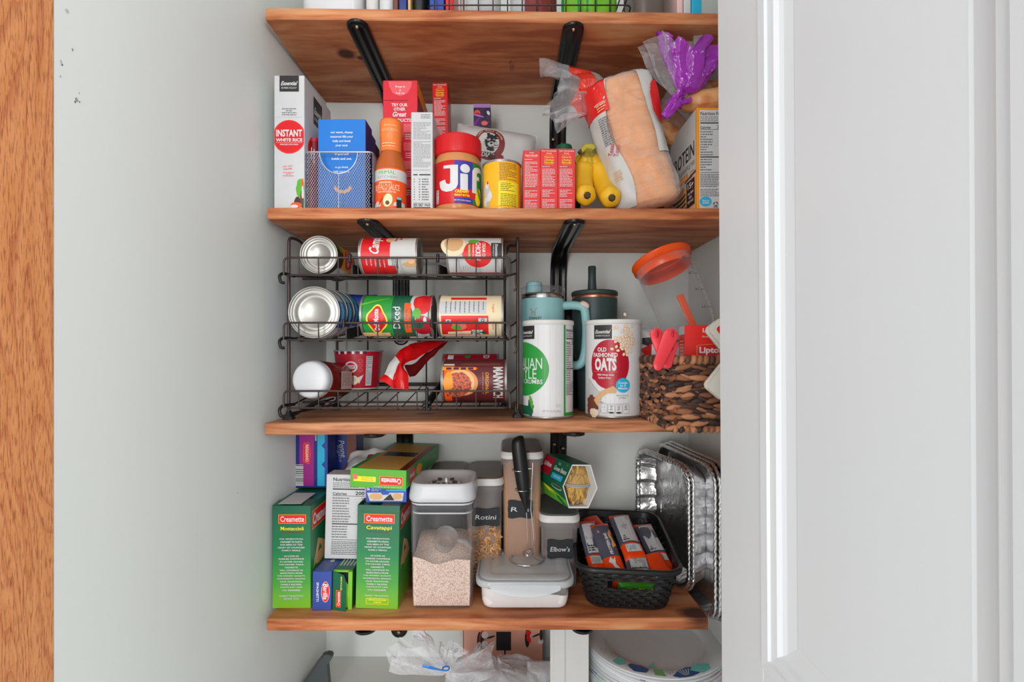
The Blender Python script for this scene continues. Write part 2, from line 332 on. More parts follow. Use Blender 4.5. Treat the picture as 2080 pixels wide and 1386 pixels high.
def essential(d, u, v, w, h, rot=0):
    """dark square with the script name over small capitals"""
    c_, s_ = cos(rot), sin(rot); q = lambda a, b: (u+a*c_-b*s_, v+a*s_+b*c_)
    d.poly([q(-w/2, -h/2), q(w/2, -h/2), q(w/2, h/2), q(-w/2, h/2)], 'black_card')
    p = q(0, h*.02); d.t('Essential', p[0], p[1], w*.8, h*.26, 'white', rot, .02, .35)
    p = q(0, -h*.27); d.t('EVERYDAY', p[0], p[1], w*.8, h*.11, 'lgrey', rot, .02)
def nutri(d, u0, u1, vt, vb, cal, seed=3):
    w = u1-u0; hh = vt-vb
    d.t('Nutrition Facts', (u0+u1)/2, vt-hh*.035, w*.98, hh*.045, 'ink', 0, .02)
    d.para(u0, u1, vt-hh*.075, 3, hh*.025, 'softink', .4, 'l', .8, seed)
    d.rect(u0, vt-hh*.165, u1, vt-hh*.150, 'ink'); d.t('Calories', u0+w*.22, vt-hh*.215, w*.44, hh*.035, 'ink', 0, .02); d.t(cal, u1-w*.15, vt-hh*.207, w*.28, hh*.045, 'ink', 0, .02)
    d.rect(u0, vt-hh*.245, u1, vt-hh*.240, 'ink')
    d.para(u0, u0+w*.65, vt-hh*.265, 10, hh*.033, 'softink', .4, 'l', .8, seed+1); d.para(u1-w*.09, u1, vt-hh*.265, 9, hh*.033, 'softink', .4, 'l', 1, seed+2)
    l = d.lift()
    for i in range(10): d.rect(u0, vt-hh*(.287+.033*i), u1, vt-hh*(.2855+.033*i), 'lgrey', l)
    d.rect(u0, vt-hh*.605, u1, vt-hh*.592, 'ink')
    d.para(u0, u0+w*.6, vt-hh*.625, 5, hh*.033, 'softink', .4, 'l', .8, seed+3)
    d.rect(u0, vt-hh*.80, u1, vt-hh*.795, 'ink'); d.para(u0, u1, vt-hh*.82, 8, hh*.022, 'softink', .45, 'l', 1, seed+4)
def X_(px, Y): return (px-VX)*Y/F
def Z_(py, Y): return (VY-py)*Y/F
def W(px, py, Y): return Vector((X_(px, Y), Y, H+Z_(py, Y)))
YF = .854; YB = 1.14; TH = .0195
SH = {1: (.598, .588), 2: (.252, .2505), 3: (-.121, -.1145), 4: (-.460, -.4575), 5: (-.700, -.700)}
def top(k, x): a, b = SH[k]; return H+a+(b-a)*(x+.417)/.83
# ------------------------------------------------------------------ the pantry
def quadwall(name, pts, m, t):
    """thick wall: 4 visible-face corners extruded along t"""
    mb = MB(); t = Vector(t); a = [Vector(p) for p in pts]; b = [p+t for p in a]
    mb.add(a+b, [[0,1,2,3],[7,6,5,4],[0,4,5,1],[1,5,6,2],[2,6,7,3],[3,7,4,0]], m); return mb
CE = H+1.1
mb = quadwall('wall_left', [(-.4167,YB,0), (-.4486,.4895,0), (-.4486,.4895,CE), (-.4167,YB,CE)], 'wall_paint', (-.10, 0, 0))
dd = D(mb, lambda u, v, l: (-.4167-.049*(YB-u)+l, u, H+v)); dd.ss = .0002
def wl(px): # depth on the left wall for an image column
    k = (px-VX)/F; return (-.4167-.0559)/(k-.049)
for (px, py, a, b, m) in ((147,101,.0011,.0018,'grey'), (124,127,.0015,.003,'lgrey'), (126,132,.0008,.001,'dgrey'), (155,203,.0018,.0025,'grey'), (152,207,.0008,.001,'ink'), (161,207,.0006,.0008,'dgrey'), (122,155,.0006,.001,'grey'), (160,189,.0006,.0006,'grey'), (135,22,.002,.002,'lgrey'), (318,1140,.001,.0001,'white'), (482,1002,.003,.0008,'lgrey'), (240,1275,.001,.006,'white')):
    Yw = wl(px); dd.ell(Yw, Z_(py, Yw), a, b, m, n=9, jag=.5)
mb.build('wall_left', kind='structure')
quadwall('wall_back', [(-.52,YB,0), (.52,YB,0), (.52,YB,CE), (-.52,YB,CE)], 'wall_paint', (0, .1, 0)).build('wall_back', kind='structure')
quadwall('wall_right', [(.418,.49,0), (.418,YB,0), (.418,YB,CE), (.418,.49,CE)], 'wall_paint', (.1, 0, 0)).build('wall_right', kind='structure')
quadwall('wall_front', [(.235,.49,0), (.52,.49,0), (.52,.49,CE), (.235,.49,CE)], 'wall_paint', (0, -.1, 0)).build('wall_front', kind='structure')
mb = MB(); mb.box(-.9, .9, -.6, 1.24, -.05, 0, 'lgrey'); mb.build('floor', kind='structure')
mb = MB(); mb.box(-.55, .55, .49, 1.24, CE, CE+.05, 'wall_paint'); mb.build('ceiling', kind='structure')
mb = MB(); mb.box(-.475, -.4478, .372, .4893, 0, CE, 'oak', .0015); mb.build('trim_1', kind='structure')
# open door
dr = thing('door_1', None, None, (.2105, .47, 0), (0, R(-.35), 0)); dr['kind'] = 'structure'
# local: x>0 thickness, y from -.61 to 0
def Yd(px): return 211.4/(px-VX)-.47
mb = MB(); X0 = 0.0
z0 = H-1.3; z1 = H+.72
zb = H-.249; zt = H+.55
ya, yb = Yd(1568), .187-.47; yc = -.61
mb.box(0, .035, ya, 0, z0, z1, 'door_paint', .0006); mb.box(0, .035, yc, yb, z0, z1, 'door_paint', .0006)
mb.box(0, .035, yb, ya, zt, z1, 'door_paint', .0004); mb.box(0, .035, yb, ya, zb-.115, zb, 'door_paint', .0004); mb.box(.0, .035, yb, ya, z0, z0+.2, 'door_paint', .0004)
def panel(yA, yB, zA, zB):
    # stepped sticking then flat field: insets (distance, depth)
    st = [(0, 0), (.0012, -.0022), (.0095, -.0016), (.0105, .0005), (.0120, .0005), (.0180, .0012), (.0205, .0042), (.024, .0058), (.034, .0072), (.036, .0068)]
    rg = [[(dx, yA-i, zA+i), (dx, yB+i, zA+i), (dx, yB+i, zB-i), (dx, yA-i, zB-i)] for i, dx in st]
    mb.rings(rg, 'door_paint', False, False, True)
panel(ya, yb, zb, zt); panel(ya, yb, z0+.2, zb-.115)
mb.build('door_panel', dr)
# ------------------------------------------------------------------ shelves
def shelf(k, x0, x1, m, label, cut=0):
    a, b = SH[k]; nx = 40; mb = MB(); rg = []
    th = TH if k < 3 else TH*1.06
    for i in range(nx+1):
        x = x0+(x1-x0)*i/nx; z = H+a+(b-a)*(x+.417)/.83
        wv = .0007*noise.noise(Vector((x*9, k*3.1, 0))); c = .0016
        yf = YF+.0012*noise.noise(Vector((x*6, k, 4)))
        if i == 0: yf += .002
        z += wv*0
        rg.append([(x, yf+c, z), (x, YB-.001, z), (x, YB-.001, z-th), (x, yf+c, z-th), (x, yf, z-th+c+wv), (x, yf, z-c+wv)])
    mb.rings([r[::-1] for r in rg], m, False)
    if k == 1:
        dd = D(mb, fl((0, 0, H+.5935-th-.0006), (1, 0, 0), (0, -1, 0))); Yk = .985
        dd.t('EYIGHT™', X_(1040, Yk), -Yk, .035, .010, 'brown', R(90), .0)
    return mb.build('shelf_board', label=label, cat='shelf', group='stained pine shelf boards' if k < 5 else None)
shelf(1, -.4185, .415, 'pine_top', 'stained pine shelf board, topmost, its knotty underside in full view above the red boxes')
shelf(2, -.4150, .415, 'pine_top', 'stained pine shelf board carrying the bread, peanut butter jar and bananas')
shelf(3, -.4190, .415, 'pine_mid', 'stained pine shelf board carrying the black wire can rack and oats')
shelf(4, -.4160, .347, 'pine_top', 'stained pine shelf board carrying the green pasta boxes and clear food containers')
shelf(5, -.4190, .415, 'wall_paint', 'white painted shelf board, lowest, below the plastic bag and paper plates')
def bracket(k, x, length, where, xw=None, vis=True):
    zt = top(k, x)-(TH if k < 3 else TH*1.06)
    t = thing('shelf_bracket', 'black metal shelf bracket '+where, 'bracket', (x, YB, zt), (0, 0, 0), 'black metal brackets under the shelves')
    # profile swept: along underside then down the wall
    path = [(0, -.272, -.0045), (0, -.25, -.0045), (0, -.055, -.0045), (0, -.030, -.0120), (0, -.012, -.030), (0, -.0055, -.055), (0, -.0045, -.075), (0, -.0045, -length+.02), (0, -.0045, -length)]
    path = fillet(path, .012, 4); hw = .0185; rg = []
    pr = [(-hw, 0), (-hw, .0045), (-hw*.82, .0058), (-hw*.55, .0035), (-hw*.3, .0028), (-hw*.12, .0052), (hw*.12, .0052), (hw*.3, .0028), (hw*.55, .0035), (hw*.82, .0058), (hw, .0045), (hw, 0)]
    P_ = [Vector(p) for p in path]; n = len(P_)
    for i, p in enumerate(P_):
        t_ = (P_[min(i+1, n-1)]-P_[max(i-1, 0)]).normalized(); nrm = Vector((1, 0, 0)).cross(t_)*1
        if nrm.dot(Vector((0, -1, -1))) < 0: nrm = -nrm
        rg.append([tuple(p+Vector((a, 0, 0))+nrm*(b-.0040)) for a, b in pr])
    mb = MB(); mb.rings(rg, 'blackmetal', True)
    for (c, ax) in (((0, -.272, -.0045), 'h'), ((0, -.0045, -length), 'v')):       # rounded ends
        vs = []; 
        for r_, hgt in ((1, 0), (1, .0045), (.82, .0058), (.4, .0036), (0.01, .0034)):
            ring = []
            for j in range(25):
                a = PI*j/24-PI/2 if ax == 'h' else PI*j/24
                if ax == 'h': ring.append((c[0]+hw*r_*sin(a), c[1]-hw*r_*cos(a), c[2]+.0040-hgt))
                else: ring.append((c[0]+hw*r_*cos(a), c[1]+.0040-hgt, c[2]-hw*r_*sin(a)))
            vs.append(ring)
        mb.rings(vs, 'blackmetal', True, False, False, closed=False)
    mb.build('strap', t)
    for (px_, pz) in ((-.010, -length+.005), (.010, -length*.62), (-.010, -length*.55)) if vis else ((0, -length-.004),):
        s_ = MB(); M = TR(px_, -.0092, pz, PI/2); s_.lathe([(0.0001, .0022), (.0022, .002), (.0036, .0008), (.0038, 0)], 'screw', 16, M)
        s_.box(-.0022, .0022, -.0004, .0004, .0018, .0025, 'dgrey', .0001, M); s_.box(-.0004, .0004, -.0022, .0022, .0018, .0025, 'dgrey', .0001, M); s_.build('screw', t)
    s_ = MB(); s_.lathe([(0.0001, .0030), (.0018, .0028), (.003, 0)], 'screw', 14, TR(0, -.277, -.0062, PI)); s_.build('screw', t)
bracket(1, -.262, .20, 'left under the topmost shelf, behind the red cereal box'); bracket(1, .116, .150, 'under the topmost shelf, rising behind the red soup boxes')
bracket(2, -.244, .195, 'above the red and white soup can in the wire rack'); bracket(2, .118, .150, 'above the teal tumbler, beside the orange-lidded pitcher')
bracket(3, -.235, .13, 'left under the third shelf, behind the boxed spaghetti'); bracket(3, .118, .13, 'behind the green bean sleeve under the third shelf')
bracket(4, -.248, .155, 'whose round end shows below the lowest pasta boxes', vis=False); bracket(4, .132, .10, 'under the fourth shelf, above the paper plates', vis=False)
# ------------------------------------------------------------------ second shelf
def carton(name, label, cat, w, d, h, m, loc, rot=(0, 0, 0), group=None, draw=None, flap=None):
    mb = MB(); mb.box(-w/2, w/2, 0, d, 0, h, m, .0007)
    if draw: draw(mb)
    return mb.build(name, loc=loc, rot=rot, label=label, cat=cat, group=group)
def at(k, px, Y, dz=0.0003): x = X_(px, Y); return (x, Y, top(k, x)+dz)
def rice(mb):
    w, h = .053, .236; d = front(mb, w)
    l = d.lift()
    for i in range(1, 8): d.rect(w*i/8, .001, w*i/8+.0002, h-.001, 'offwhite', l)
    essential(d, w/2, h-.0145, .034, .028)
    d.para(w*.2, w*.8, h-.058, 4, .0035, 'softink', .4, 'c', .8, 5); d.rect(w*.06, h-.0735, w*.94, h-.073, 'lgrey')
    q = [(min(w-.0008, max(.0008, w/2+.0285*cos(a))), h-.108+.0295*sin(a)) for a in [2*PI*i/40 for i in range(40)]]; d.poly(q, 'brightred')
    q = [(min(w-.0016, max(.0016, w/2+.0255*cos(a))), h-.108+.0265*sin(a)) for a in [2*PI*i/40 for i in range(40)]]; d.poly(q, 'red')
    d.t('INSTANT', w/2, h-.1015, w*.86, .0125, 'white', 0, .03); d.t('WHITE RICE', w/2, h-.1135, w*.88, .0058, 'white', 0, .03)
    d.rect(w*.07, h-.1185, w*.93, h-.1181, 'white'); d.t('ENRICHED LONG GRAIN', w/2, h-.1215, w*.6, .0022, 'white', 0, .02)
    d.t('JUST ADD', w*.45, h-.160, .017, .003, 'pinkred', .1); d.t('WATER', w*.45, h-.1645, .016, .003, 'pinkred', .1); d.para(w*.25, w*.7, h-.170, 3, .003, 'pinkred', .35, 'c', .8, 9)
    for (u, v, a, b, m, r) in ((.046,.038,.007,.016,'leaf',-.4), (.050,.046,.005,.010,'orange',.6), (.049,.018,.006,.016,'brown',.1), (.041,.012,.006,.010,'choc',.3), (.038,.008,.010,.005,'orange',.5), (.036,.006,.006,.003,'white',.4), (.0505,.030,.002,.012,'offwhite',0), (.051,.01,.0016,.008,'darkgreen',0)):
        d.ell(min(u, w-a*.4), v, min(a, w-u-.0003) if abs(r) < .2 else min(a, w-.001-u) if u+a > w else a, b, m, n=16, rot=0, jag=.25)
    e = rightf(mb, w, .13); essential(e, .062, h-.040, .042, .050); e.rect(.01, .004, .03, .06, 'tan'); e.ell(.06, h-.12, .045, .03, 'red')
carton('rice_box', 'tall white rice box with red circle, against the left wall', 'box', .053, .13, .236, 'paper', at(2, 587.5, .868), draw=rice)
# steel mesh basket with macaroni boxes
YB1 = .868; wb, db, hb = .117, .185, .1015; bx = X_(688, YB1)
t = thing('mesh_basket', 'silver wire mesh basket with a scooped front, holding blue boxes', 'basket', (bx, YB1, top(2, bx)+.0003))
mb = MB()
def wire_line(a, b, r=.00042, m='silverwire'): mb.tube([a, b], r, m, 3, cap=False)
def mesh_panel(L, Hh, put, hole=None):
    sp = .0042; k = .62; n = int((L+Hh*k)/sp)+1
    for sg in (1, -1):
        for i in range(n):
            c = -Hh*k+i*sp if sg > 0 else i*sp       # u = c + sg*k*v
            pts = []; steps = 36; prev = None
            for j in range(steps+1):
                v = Hh*j/steps; u = c+sg*k*v; ok = 0 <= u <= L and not (hole and hole(u, v))
                if ok:
                    if prev is None: a = (u, v)
                    prev = (u, v)
                if (not ok or j == steps) and prev is not None:
                    if prev != a: wire_line(put(*a), put(*prev))
                    prev = None
scoop = lambda u, v: ((u-wb/2)/.0335)**2+((v-hb)/.038)**2 < 1
mesh_panel(wb-.004, hb, lambda u, v: (-wb/2+.002+u, .0, v), scoop); mesh_panel(db, hb, lambda u, v: (wb/2, u, v)); mesh_panel(db, hb, lambda u, v: (-wb/2, u, v)); mesh_panel(wb, hb, lambda u, v: (-wb/2+u, db, v))
mb.build('mesh_panel', t)
mb = MB(); rim = [(-wb/2, 0, hb), (-.0335, 0, hb)]+[(.0335*sin(a), 0, hb-.038*cos(a)) for a in [R(-80+160*i/16) for i in range(17)]]+[(.0335, 0, hb), (wb/2, 0, hb), (wb/2, db, hb), (-wb/2, db, hb)]
rim = [(-wb/2, 0, hb), (wb/2, 0, hb), (wb/2, db, hb), (-wb/2, db, hb)]
mb.tube(fillet(rim, .008, 5, True), .0016, 'silverwire', 8, True)
mb.build('rim', t)
mb = MB(); mb.tube([(.0335*sin(a), -.0003, hb-.038*cos(a)) for a in [R(-90+180*i/24) for i in range(25)]], .0014, 'silverwire', 8)
mb.build('scoop_rim', t)
mb = MB(); mb.tube(fillet([(-wb/2, 0, .001), (wb/2, 0, .001), (wb/2, db, .001), (-wb/2, db, .001)], .008, 5, True), .0012, 'silverwire', 8, True); mb.build('base_wire', t)
mb = MB(); mb.tube([(0, -.0006, hb-.039), (0, -.0006, .002)], .0009, 'silverwire', 6); mb.build('seam_wire', t)
def mac(mb):
    w, h = .085, .165; d = front(mb, w)
    for i, s_ in enumerate(('our warm, cheesy', 'macaroni fills your', 'belly and feeds', 'your soul.', '', "it's good stuff", 'inside and out.', '', 'so go ahead,', 'help yourself.')):
        if s_: d.t(s_, w/2, h-.024-i*.0078, None, .0052 if 'y' in s_ or 'p' in s_ else .0045, 'white', 0, .02)
    q = [(w/2+.002+.017*sin(a)*(1+.03*cos(9*a)), .040-.012*cos(a)*(1+.05*sin(11*a))+.004) for a in [R(-75+150*i/24) for i in range(25)]]
    d.poly(q+[(p[0]*.78+w/2*.22, p[1]+.0058) for p in q[::-1]], 'peach')
    e = rightf(mb, w, .042); e.t('mac', .02, .12, .03, .01, 'indigo', R(90)); e.rect(.006, .02, .036, .09, 'navy')
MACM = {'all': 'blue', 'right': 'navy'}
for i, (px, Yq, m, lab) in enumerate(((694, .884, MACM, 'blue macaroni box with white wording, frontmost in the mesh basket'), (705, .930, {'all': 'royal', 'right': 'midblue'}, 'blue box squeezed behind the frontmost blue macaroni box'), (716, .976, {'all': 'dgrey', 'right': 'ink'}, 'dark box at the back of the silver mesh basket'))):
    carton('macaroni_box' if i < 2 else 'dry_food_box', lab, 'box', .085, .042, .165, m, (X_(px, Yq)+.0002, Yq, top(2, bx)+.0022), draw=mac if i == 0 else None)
mb = MB()
def pouchfn(u, v):
    a = (u-.5)*2; hh = .108*(1-.35*abs(a)**3) ; th = .012*(1-a*a)**.5*(1-v**3)
    return (a*.0085, -th, v*hh)
mb.grid(pouchfn, 12, 14, 'darkred'); mb.grid(lambda u, v: (lambda p: (p[0], .03-p[1]*0, p[2]))(pouchfn(u, v)), 12, 14, 'darkred')
mb.rings([[(x, y, z) for x, y in ((-.0085, -.001), (.0085, -.001), (.0085, .03), (-.0085, .03))] for z in (0, .1, .128, .134)], ['darkred', 'darkred', 'crimson'], True); mb.box(-.001, .0005, -.0045, -.0035, .075, .115, 'silvergrey', .0002); mb.box(.0035, .005, -.0045, -.0035, .075, .112, 'silvergrey', .0002)
mb.build('snack_pouch', loc=(X_(635, .895), .895, top(2, bx)+.0045), label='dark red glossy packet between the rice box and the blue macaroni box', cat='packet')
# buffalo sauce
Yc = .893; t = thing('sauce_bottle', 'orange hot sauce bottle with avocado label, in front of tall red box', 'bottle', at(2, 794, Yc))
mb = MB(); Rb = .0278
mb.lathe([(.001, .001), (.026, .001), (Rb, .004), (Rb, .074), (.0268, .082), (.0235, .094), (.0195, .105), (.0172, .112), (.0168, .128)], 'sauce', 48, cap0=True)
for s_ in (): pass
mb.build('bottle', t)
mb = MB(); mb.lathe([(.0185, .109), (.0188, .126), (.0186, .132), (.0195, .134), (.0197, .161), (.0185, .1655), (.001, .166)], ['saucecap']*6, 40, cap1=False)
d = D(mb, cyl(.0197), .002); d.ss = .0004
d.t('MADE WITH', .003, .152, .022, .0032, 'peach'); d.t('AVOCADO', .001, .1445, .030, .0050, 'peach'); d.para(-.014, .014, .121, 2, .005, 'peach', .4, 'c', .9)
mb.build('cap', t, label='orange shrink-wrapped cap')
mb = MB(); mb.lathe([(Rb+.0002, .003), (Rb+.0003, .0035), (Rb+.0003, .0735), (Rb+.0002, .074)], 'orange', 48)
d = D(mb, cyl(Rb+.0003), .0028); C_ = 2*PI*Rb
d.rect(-C_/2, .052, C_/2, .0715, 'offwhite'); d.t('PRIMAL', -.001, .0655, .031, .0065, 'leaf', 0, .0); d.t('KITCHEN', -.001, .0575, .036, .0045, 'grey', 0, .01)
d.t('ORIGINAL', -.004, .0478, .025, .004, 'cream', 0, .02); d.t('BUFFALO SAUCE', -.002, .0395, .048, .0105, 'cream', 0, .0); d.t('WITH AVOCADO OIL', -.002, .0315, .035, .0035, 'cream', 0, .02)
d.poly([(-.035, .008), (-.02, .016), (-.012, .012), (-.012, .006), (-.035, .006)], 'offwhite'); d.poly([(.010, .007), (.012, .013), (.020, .016), (.035, .014), (.035, .007)], 'offwhite')
d.ell(.001, .0165, .0088, .0125, 'leaf', rot=-.25); d.ell(.001, .0162, .0078, .0115, 'cream', rot=-.25); d.ell(.0005, .0118, .0036, .0038, 'brown'); d.ell(-.012, .015, .0014, .008, 'red', rot=-.6)
d.rect(.016, .003, .026, .024, 'ink'); d.rect(.0165, .019, .0255, .0235, 'teal')
mb.build('label', t)
# tall red box
def cereal(mb):
    w, h = .065, .262; d = front(mb, w)
    q = [(w*.16, h-.002), (w*.84, h-.002), (w*.82, h-.012), (w*.72, h-.024), (w*.5, h-.030), (w*.28, h-.024), (w*.18, h-.012)]; d.poly(q, 'pinkred')
    d.t('Press In', w*.5, h-.012, .018, .004, 'white'); d.t('&', w*.5, h-.0185, .003, .004, 'white'); d.t('Pull Up', w*.5, h-.025, .017, .0045, 'white')
    d.rect(.001, h-.0382, w*.72, h-.0372, 'seam')
    d.t('TRY OUR', w*.48, h-.0465, .030, .0062, 'white', 0, .03); d.t('OTHER', w*.48, h-.0545, .022, .0062, 'white', 0, .03); d.t('Great', w*.48, h-.064, .026, .0095, 'white', 0, .03, .25); d.t('PRODUCTS', w*.5, h-.0755, .041, .0065, 'white', 0, .03)
    for i in range(4):
        d.rect(w*.60, h-.098-.035*i, w*.9, h-.082-.035*i, 'pinkred'); d.para(w*.62, w*.9, h-.102-.035*i, 3, .004, 'white', .3, 'c', .8, i)
    e = rightf(mb, w, .15); e.rect(.001, h-.026, .148, h-.001, 'amber'); e.poly([(.001, h-.06), (.02, h-.045), (.06, h-.09), (.06, h-.14), (.001, h-.14)], 'maroon'); e.ell(.05, h-.06, .02, .03, 'purple'); e.t('GRAIN', .06, h-.09, .07, .02, 'peach', R(70))
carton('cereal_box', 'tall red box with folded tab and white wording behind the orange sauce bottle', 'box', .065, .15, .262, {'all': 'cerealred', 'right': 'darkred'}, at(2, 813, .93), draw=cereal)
def whitebox(mb):
    w, h = .038, .175; d = front(mb, w)
    d.para(w*.45, w*.95, h-.004, 3, .003, 'softink', .4, 'l', .9, 2)
    d.para(w*.1, w*.95, h-.018, 12, .0026, 'grey', .45, 'l', .95, 3); d.para(w*.1, w*.95, h-.052, 18, .0026, 'grey', .45, 'l', .95, 4)
    d.rect(w*.1, h-.103, w*.9, h-.1025, 'softink'); d.rect(w*.1, h-.112, w*.3, h-.110, 'ink'); d.rect(w*.38, h-.112, w*.9, h-.110, 'ink')
    for c0, c1, sd in ((.12, .18, 5), (.36, .44, 6), (.5, .9, 7)): d.para(w*c0, w*c1, h-.118, 9, .0045, 'softink', .4, 'l', .8, sd)
    d.rect(w*.1, .0135, w*.9, .014, 'softink'); d.rect(w*.1, .0050, w*.9, .0066, 'ink'); d.t('RDI', w*.2, .0105, .006, .005, 'ink'); d.t('DAILY', w*.45, .0105, .008, .005, 'ink'); d.t('VALUE', w*.75, .0105, .010, .004, 'ink')
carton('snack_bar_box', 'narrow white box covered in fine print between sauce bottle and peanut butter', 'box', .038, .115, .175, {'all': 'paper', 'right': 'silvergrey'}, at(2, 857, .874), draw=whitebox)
# peanut butter
Yc = .915; t = thing('peanut_butter_jar', 'peanut butter jar with red lid and red, blue and green label', 'jar', at(2, 930, Yc)); Rj = .0435
mb = MB(); mb.lathe([(.001, .001), (.040, .001), (.0425, .004), (Rj-.0006, .010), (Rj-.0006, .092), (.0428, .098), (.040, .104), (.0395, .112)], 'butter', 56, cap0=True); mb.build('jar', t)
mb = MB(); mb.lathe([(.0395, .105), (.0425, .106), (.0432, .108), (.0432, .136), (.0425, .139), (.040, .1405), (.036, .1405), (.035, .139), (.001, .139)], 'red', 96)
l_ = []
for j in range(96):
    a = 2*PI*j/96; M = TR(.0432*sin(a), -.0432*cos(a), .1075, rz=a); mb.box(-.0005, .0005, -.0004, .0004, 0, .027, 'red', .0001, M)
mb.build('lid', t)
mb = MB(); mb.lathe([(Rj-.0004, .013), (Rj, .0135), (Rj, .0895), (Rj-.0004, .090)], 'red', 64)
d = D(mb, cyl(Rj), .0035)
d.rect(-.002, .014, .034, .089, 'indigo'); d.rect(.033, .014, .070, .089, 'jifgreen'); d.rect(-.004, .024, .046, .040, 'red')
J = 'white'
fJ = lambda q: [((u+.0285)*1.259-.032, v) for u, v in q]; fF = lambda q: [((u-.019)*1.15+.031, v) for u, v in q]
d.poly(fJ([(-.021, .081), (.0005, .081), (.0005, .047), (-.002, .040), (-.008, .035), (-.016, .034), (-.024, .038), (-.0275, .044), (-.0285, .054), (-.0185, .056), (-.0165, .049), (-.0120, .047), (-.0105, .050), (-.0105, .075), (-.021, .076)]), J)
d.rect(.0085, .037, .0225, .066, J); d.ell(.0175, .0755, .0090, .0078, J, n=30)
d.poly(fF([(.019, .035), (.029, .035), (.029, .060), (.036, .060), (.036, .067), (.029, .067), (.030, .073), (.036, .076), (.042, .075), (.044, .082), (.034, .084), (.024, .081), (.0195, .074)]), J)
d.ell(.048, .030, .009, .016, 'yellow', rot=-.2); d.ell(.050, .036, .004, .012, 'leaf', rot=.5)
d.t('CREAMY', .012, .0345, .026, .0052, 'yellow', 0, .04); d.t('PEANUT BUTTER', .012, .0280, .028, .0038, 'yellow', 0, .04); d.t('NET WT 16 OZ (1 LB) 454g', .013, .0185, .030, .0032, 'white', 0, .03)
d.rect(-.041, .016, -.034, .040, 'white'); d.para(-.0405, -.0345, .0385, 7, .0032, 'dgrey', .5, 'c', .9)
mb.build('label', t)
# yellow can
def can_body(t, Rr, L, m, ends='tin', seg=56):
    mb = MB(); mb.lathe([(Rr, .004), (Rr, L-.004)], m, seg); 
    for s_ in (0, 1):
        b = MB()
        f_ = (lambda z: L-z) if s_ else (lambda z: z)
        b.lathe([(Rr-.0002, f_(.0042)), (Rr-.0008, f_(.0030)), (Rr+.0009, f_(.0020)), (Rr+.0011, f_(.0006)), (Rr+.0003, f_(0)), (Rr-.0010, f_(.0003)), (Rr-.0016, f_(.0036)), (Rr-.0040, f_(.0040)),
                 (Rr-.0052, f_(.0030)), (Rr-.0075, f_(.0032)), (Rr*.74, f_(.0042)), (Rr*.72, f_(.0034)), (Rr*.58, f_(.0034)), (Rr*.56, f_(.0042)), (.0005, f_(.0042))], ends, seg)
        b.build('can_end', t, label='bare metal rim and end')
    return mb
Yc = .902; t = thing('food_can', 'yellow can with a white bird picture beside the peanut butter', 'can', at(2, 1019.5, Yc)); Rr = .0345
mb = can_body(t, Rr, .090, 'canyellow'); d = D(mb, cyl(Rr), .003)
d.para(-.004, .030, .083, 11, .0028, 'brown', .35, 'l', .98, 3); d.rect(-.006, .0085, .035, .0505, 'yellow'); d.para(-.002, .030, .048, 5, .0031, 'choc', .35, 'l', .6, 4); d.para(-.002, .030, .029, 8, .0028, 'choc', .35, 'l', .95, 5)
for (u, v, a, b_, m, r) in ((-.030,.030,.010,.017,'lgrey',.2), (-.028,.034,.007,.013,'offwhite',.3), (-.030,.047,.005,.006,'white',0), (-.028,.051,.002,.003,'red',0), (-.024,.025,.006,.010,'white',-.3), (-.033,.018,.006,.008,'white',0), (-.027,.013,.004,.006,'lgrey',0)): d.ell(u, v, a, b_, m, n=16, rot=r, jag=.2)
mb.build('label', t)
# pouch of baking mix
def pillow(w, h, th, seam=.06, wr=.0012, sd=0, taper=0):
    def fn(u, v, side=-1, l=0):
        a = u/w*2; b = min(max(v/h, 0), 1)
        e = max(0, (1-abs(a)**2.6))*max(0, min(1, (1-b)/seam if b > 1-seam else 1))*max(0, min(1, b/seam if b < seam else 1))**.6
        y = side*(th/2*e**.55+l)
        y += wr*noise.noise(Vector((u*38+sd, v*38, side)))*1.6
        return (u*(1-taper*b), y, v)
    return fn
def pillow_mesh(mb, fn, w, h, m, nu=26, nv=34, mback=None):
    mm = m if callable(m) else (lambda u, v: m)
    mb.grid(lambda u, v: fn((u-.5)*w, v*h, -1), nu, nv, mm); mb.grid(lambda u, v: fn((.5-u)*w, v*h, 1), nu, nv, mback or mm)
w_, h_ = .168, .222; PO = .040; fn = pillow(w_, h_, .045, .10, .0016, 3); mb = MB(); pillow_mesh(mb, fn, w_, h_, 'offwhite')
Yc = .995; xk = X_(975, Yc); d = D(mb, lambda u, v, l: fn(u, v, -1, l+.0006), .008)
d.fn = lambda u, v, l: fn(u-.024, v+PO, -1, l+.0006)
d.ell(.014, .137, .032, .034, 'kodiak', n=40); d.ell(.012, .139, .022, .024, 'offwhite', n=32)
for (u, v, a, b_, m) in ((.018,.143,.013,.017,'ink'), (.010,.156,.004,.004,'ink'), (.025,.157,.004,.004,'ink'), (.018,.137,.007,.006,'lgrey'), (.018,.1385,.003,.0022,'ink'), (.013,.148,.0014,.0014,'offwhite'), (.022,.148,.0014,.0014,'offwhite'), (.018,.126,.008,.004,'ink')): d.ell(u, v, a, b_, m, n=16, jag=.25)
for i, ch in enumerate('100% WHOLE GRAINS'):
    a = R(62-i*8); 
    if ch != ' ': d.t(ch, .013+.0272*sin(-a)*1.02, .138+.0290*cos(a), None, .0036, 'cream', a, .02)
d.poly([(-.015, .108), (.044, .108), (.048, .113), (.044, .118), (-.015, .118)], 'kodiak'); d.rect(-.017, .107, .031, .1185, 'choc'); d.t('KODIAK', .007, .1128, .044, .0098, 'white', 0, .02)
o = mb.build('pancake_mix_pouch', loc=(xk, Yc+.03, top(2, xk)+.001), rot=(R(-4), R(9), 0), label='white stand-up pouch with round bear emblem behind the red-lidded jar', cat='pouch')
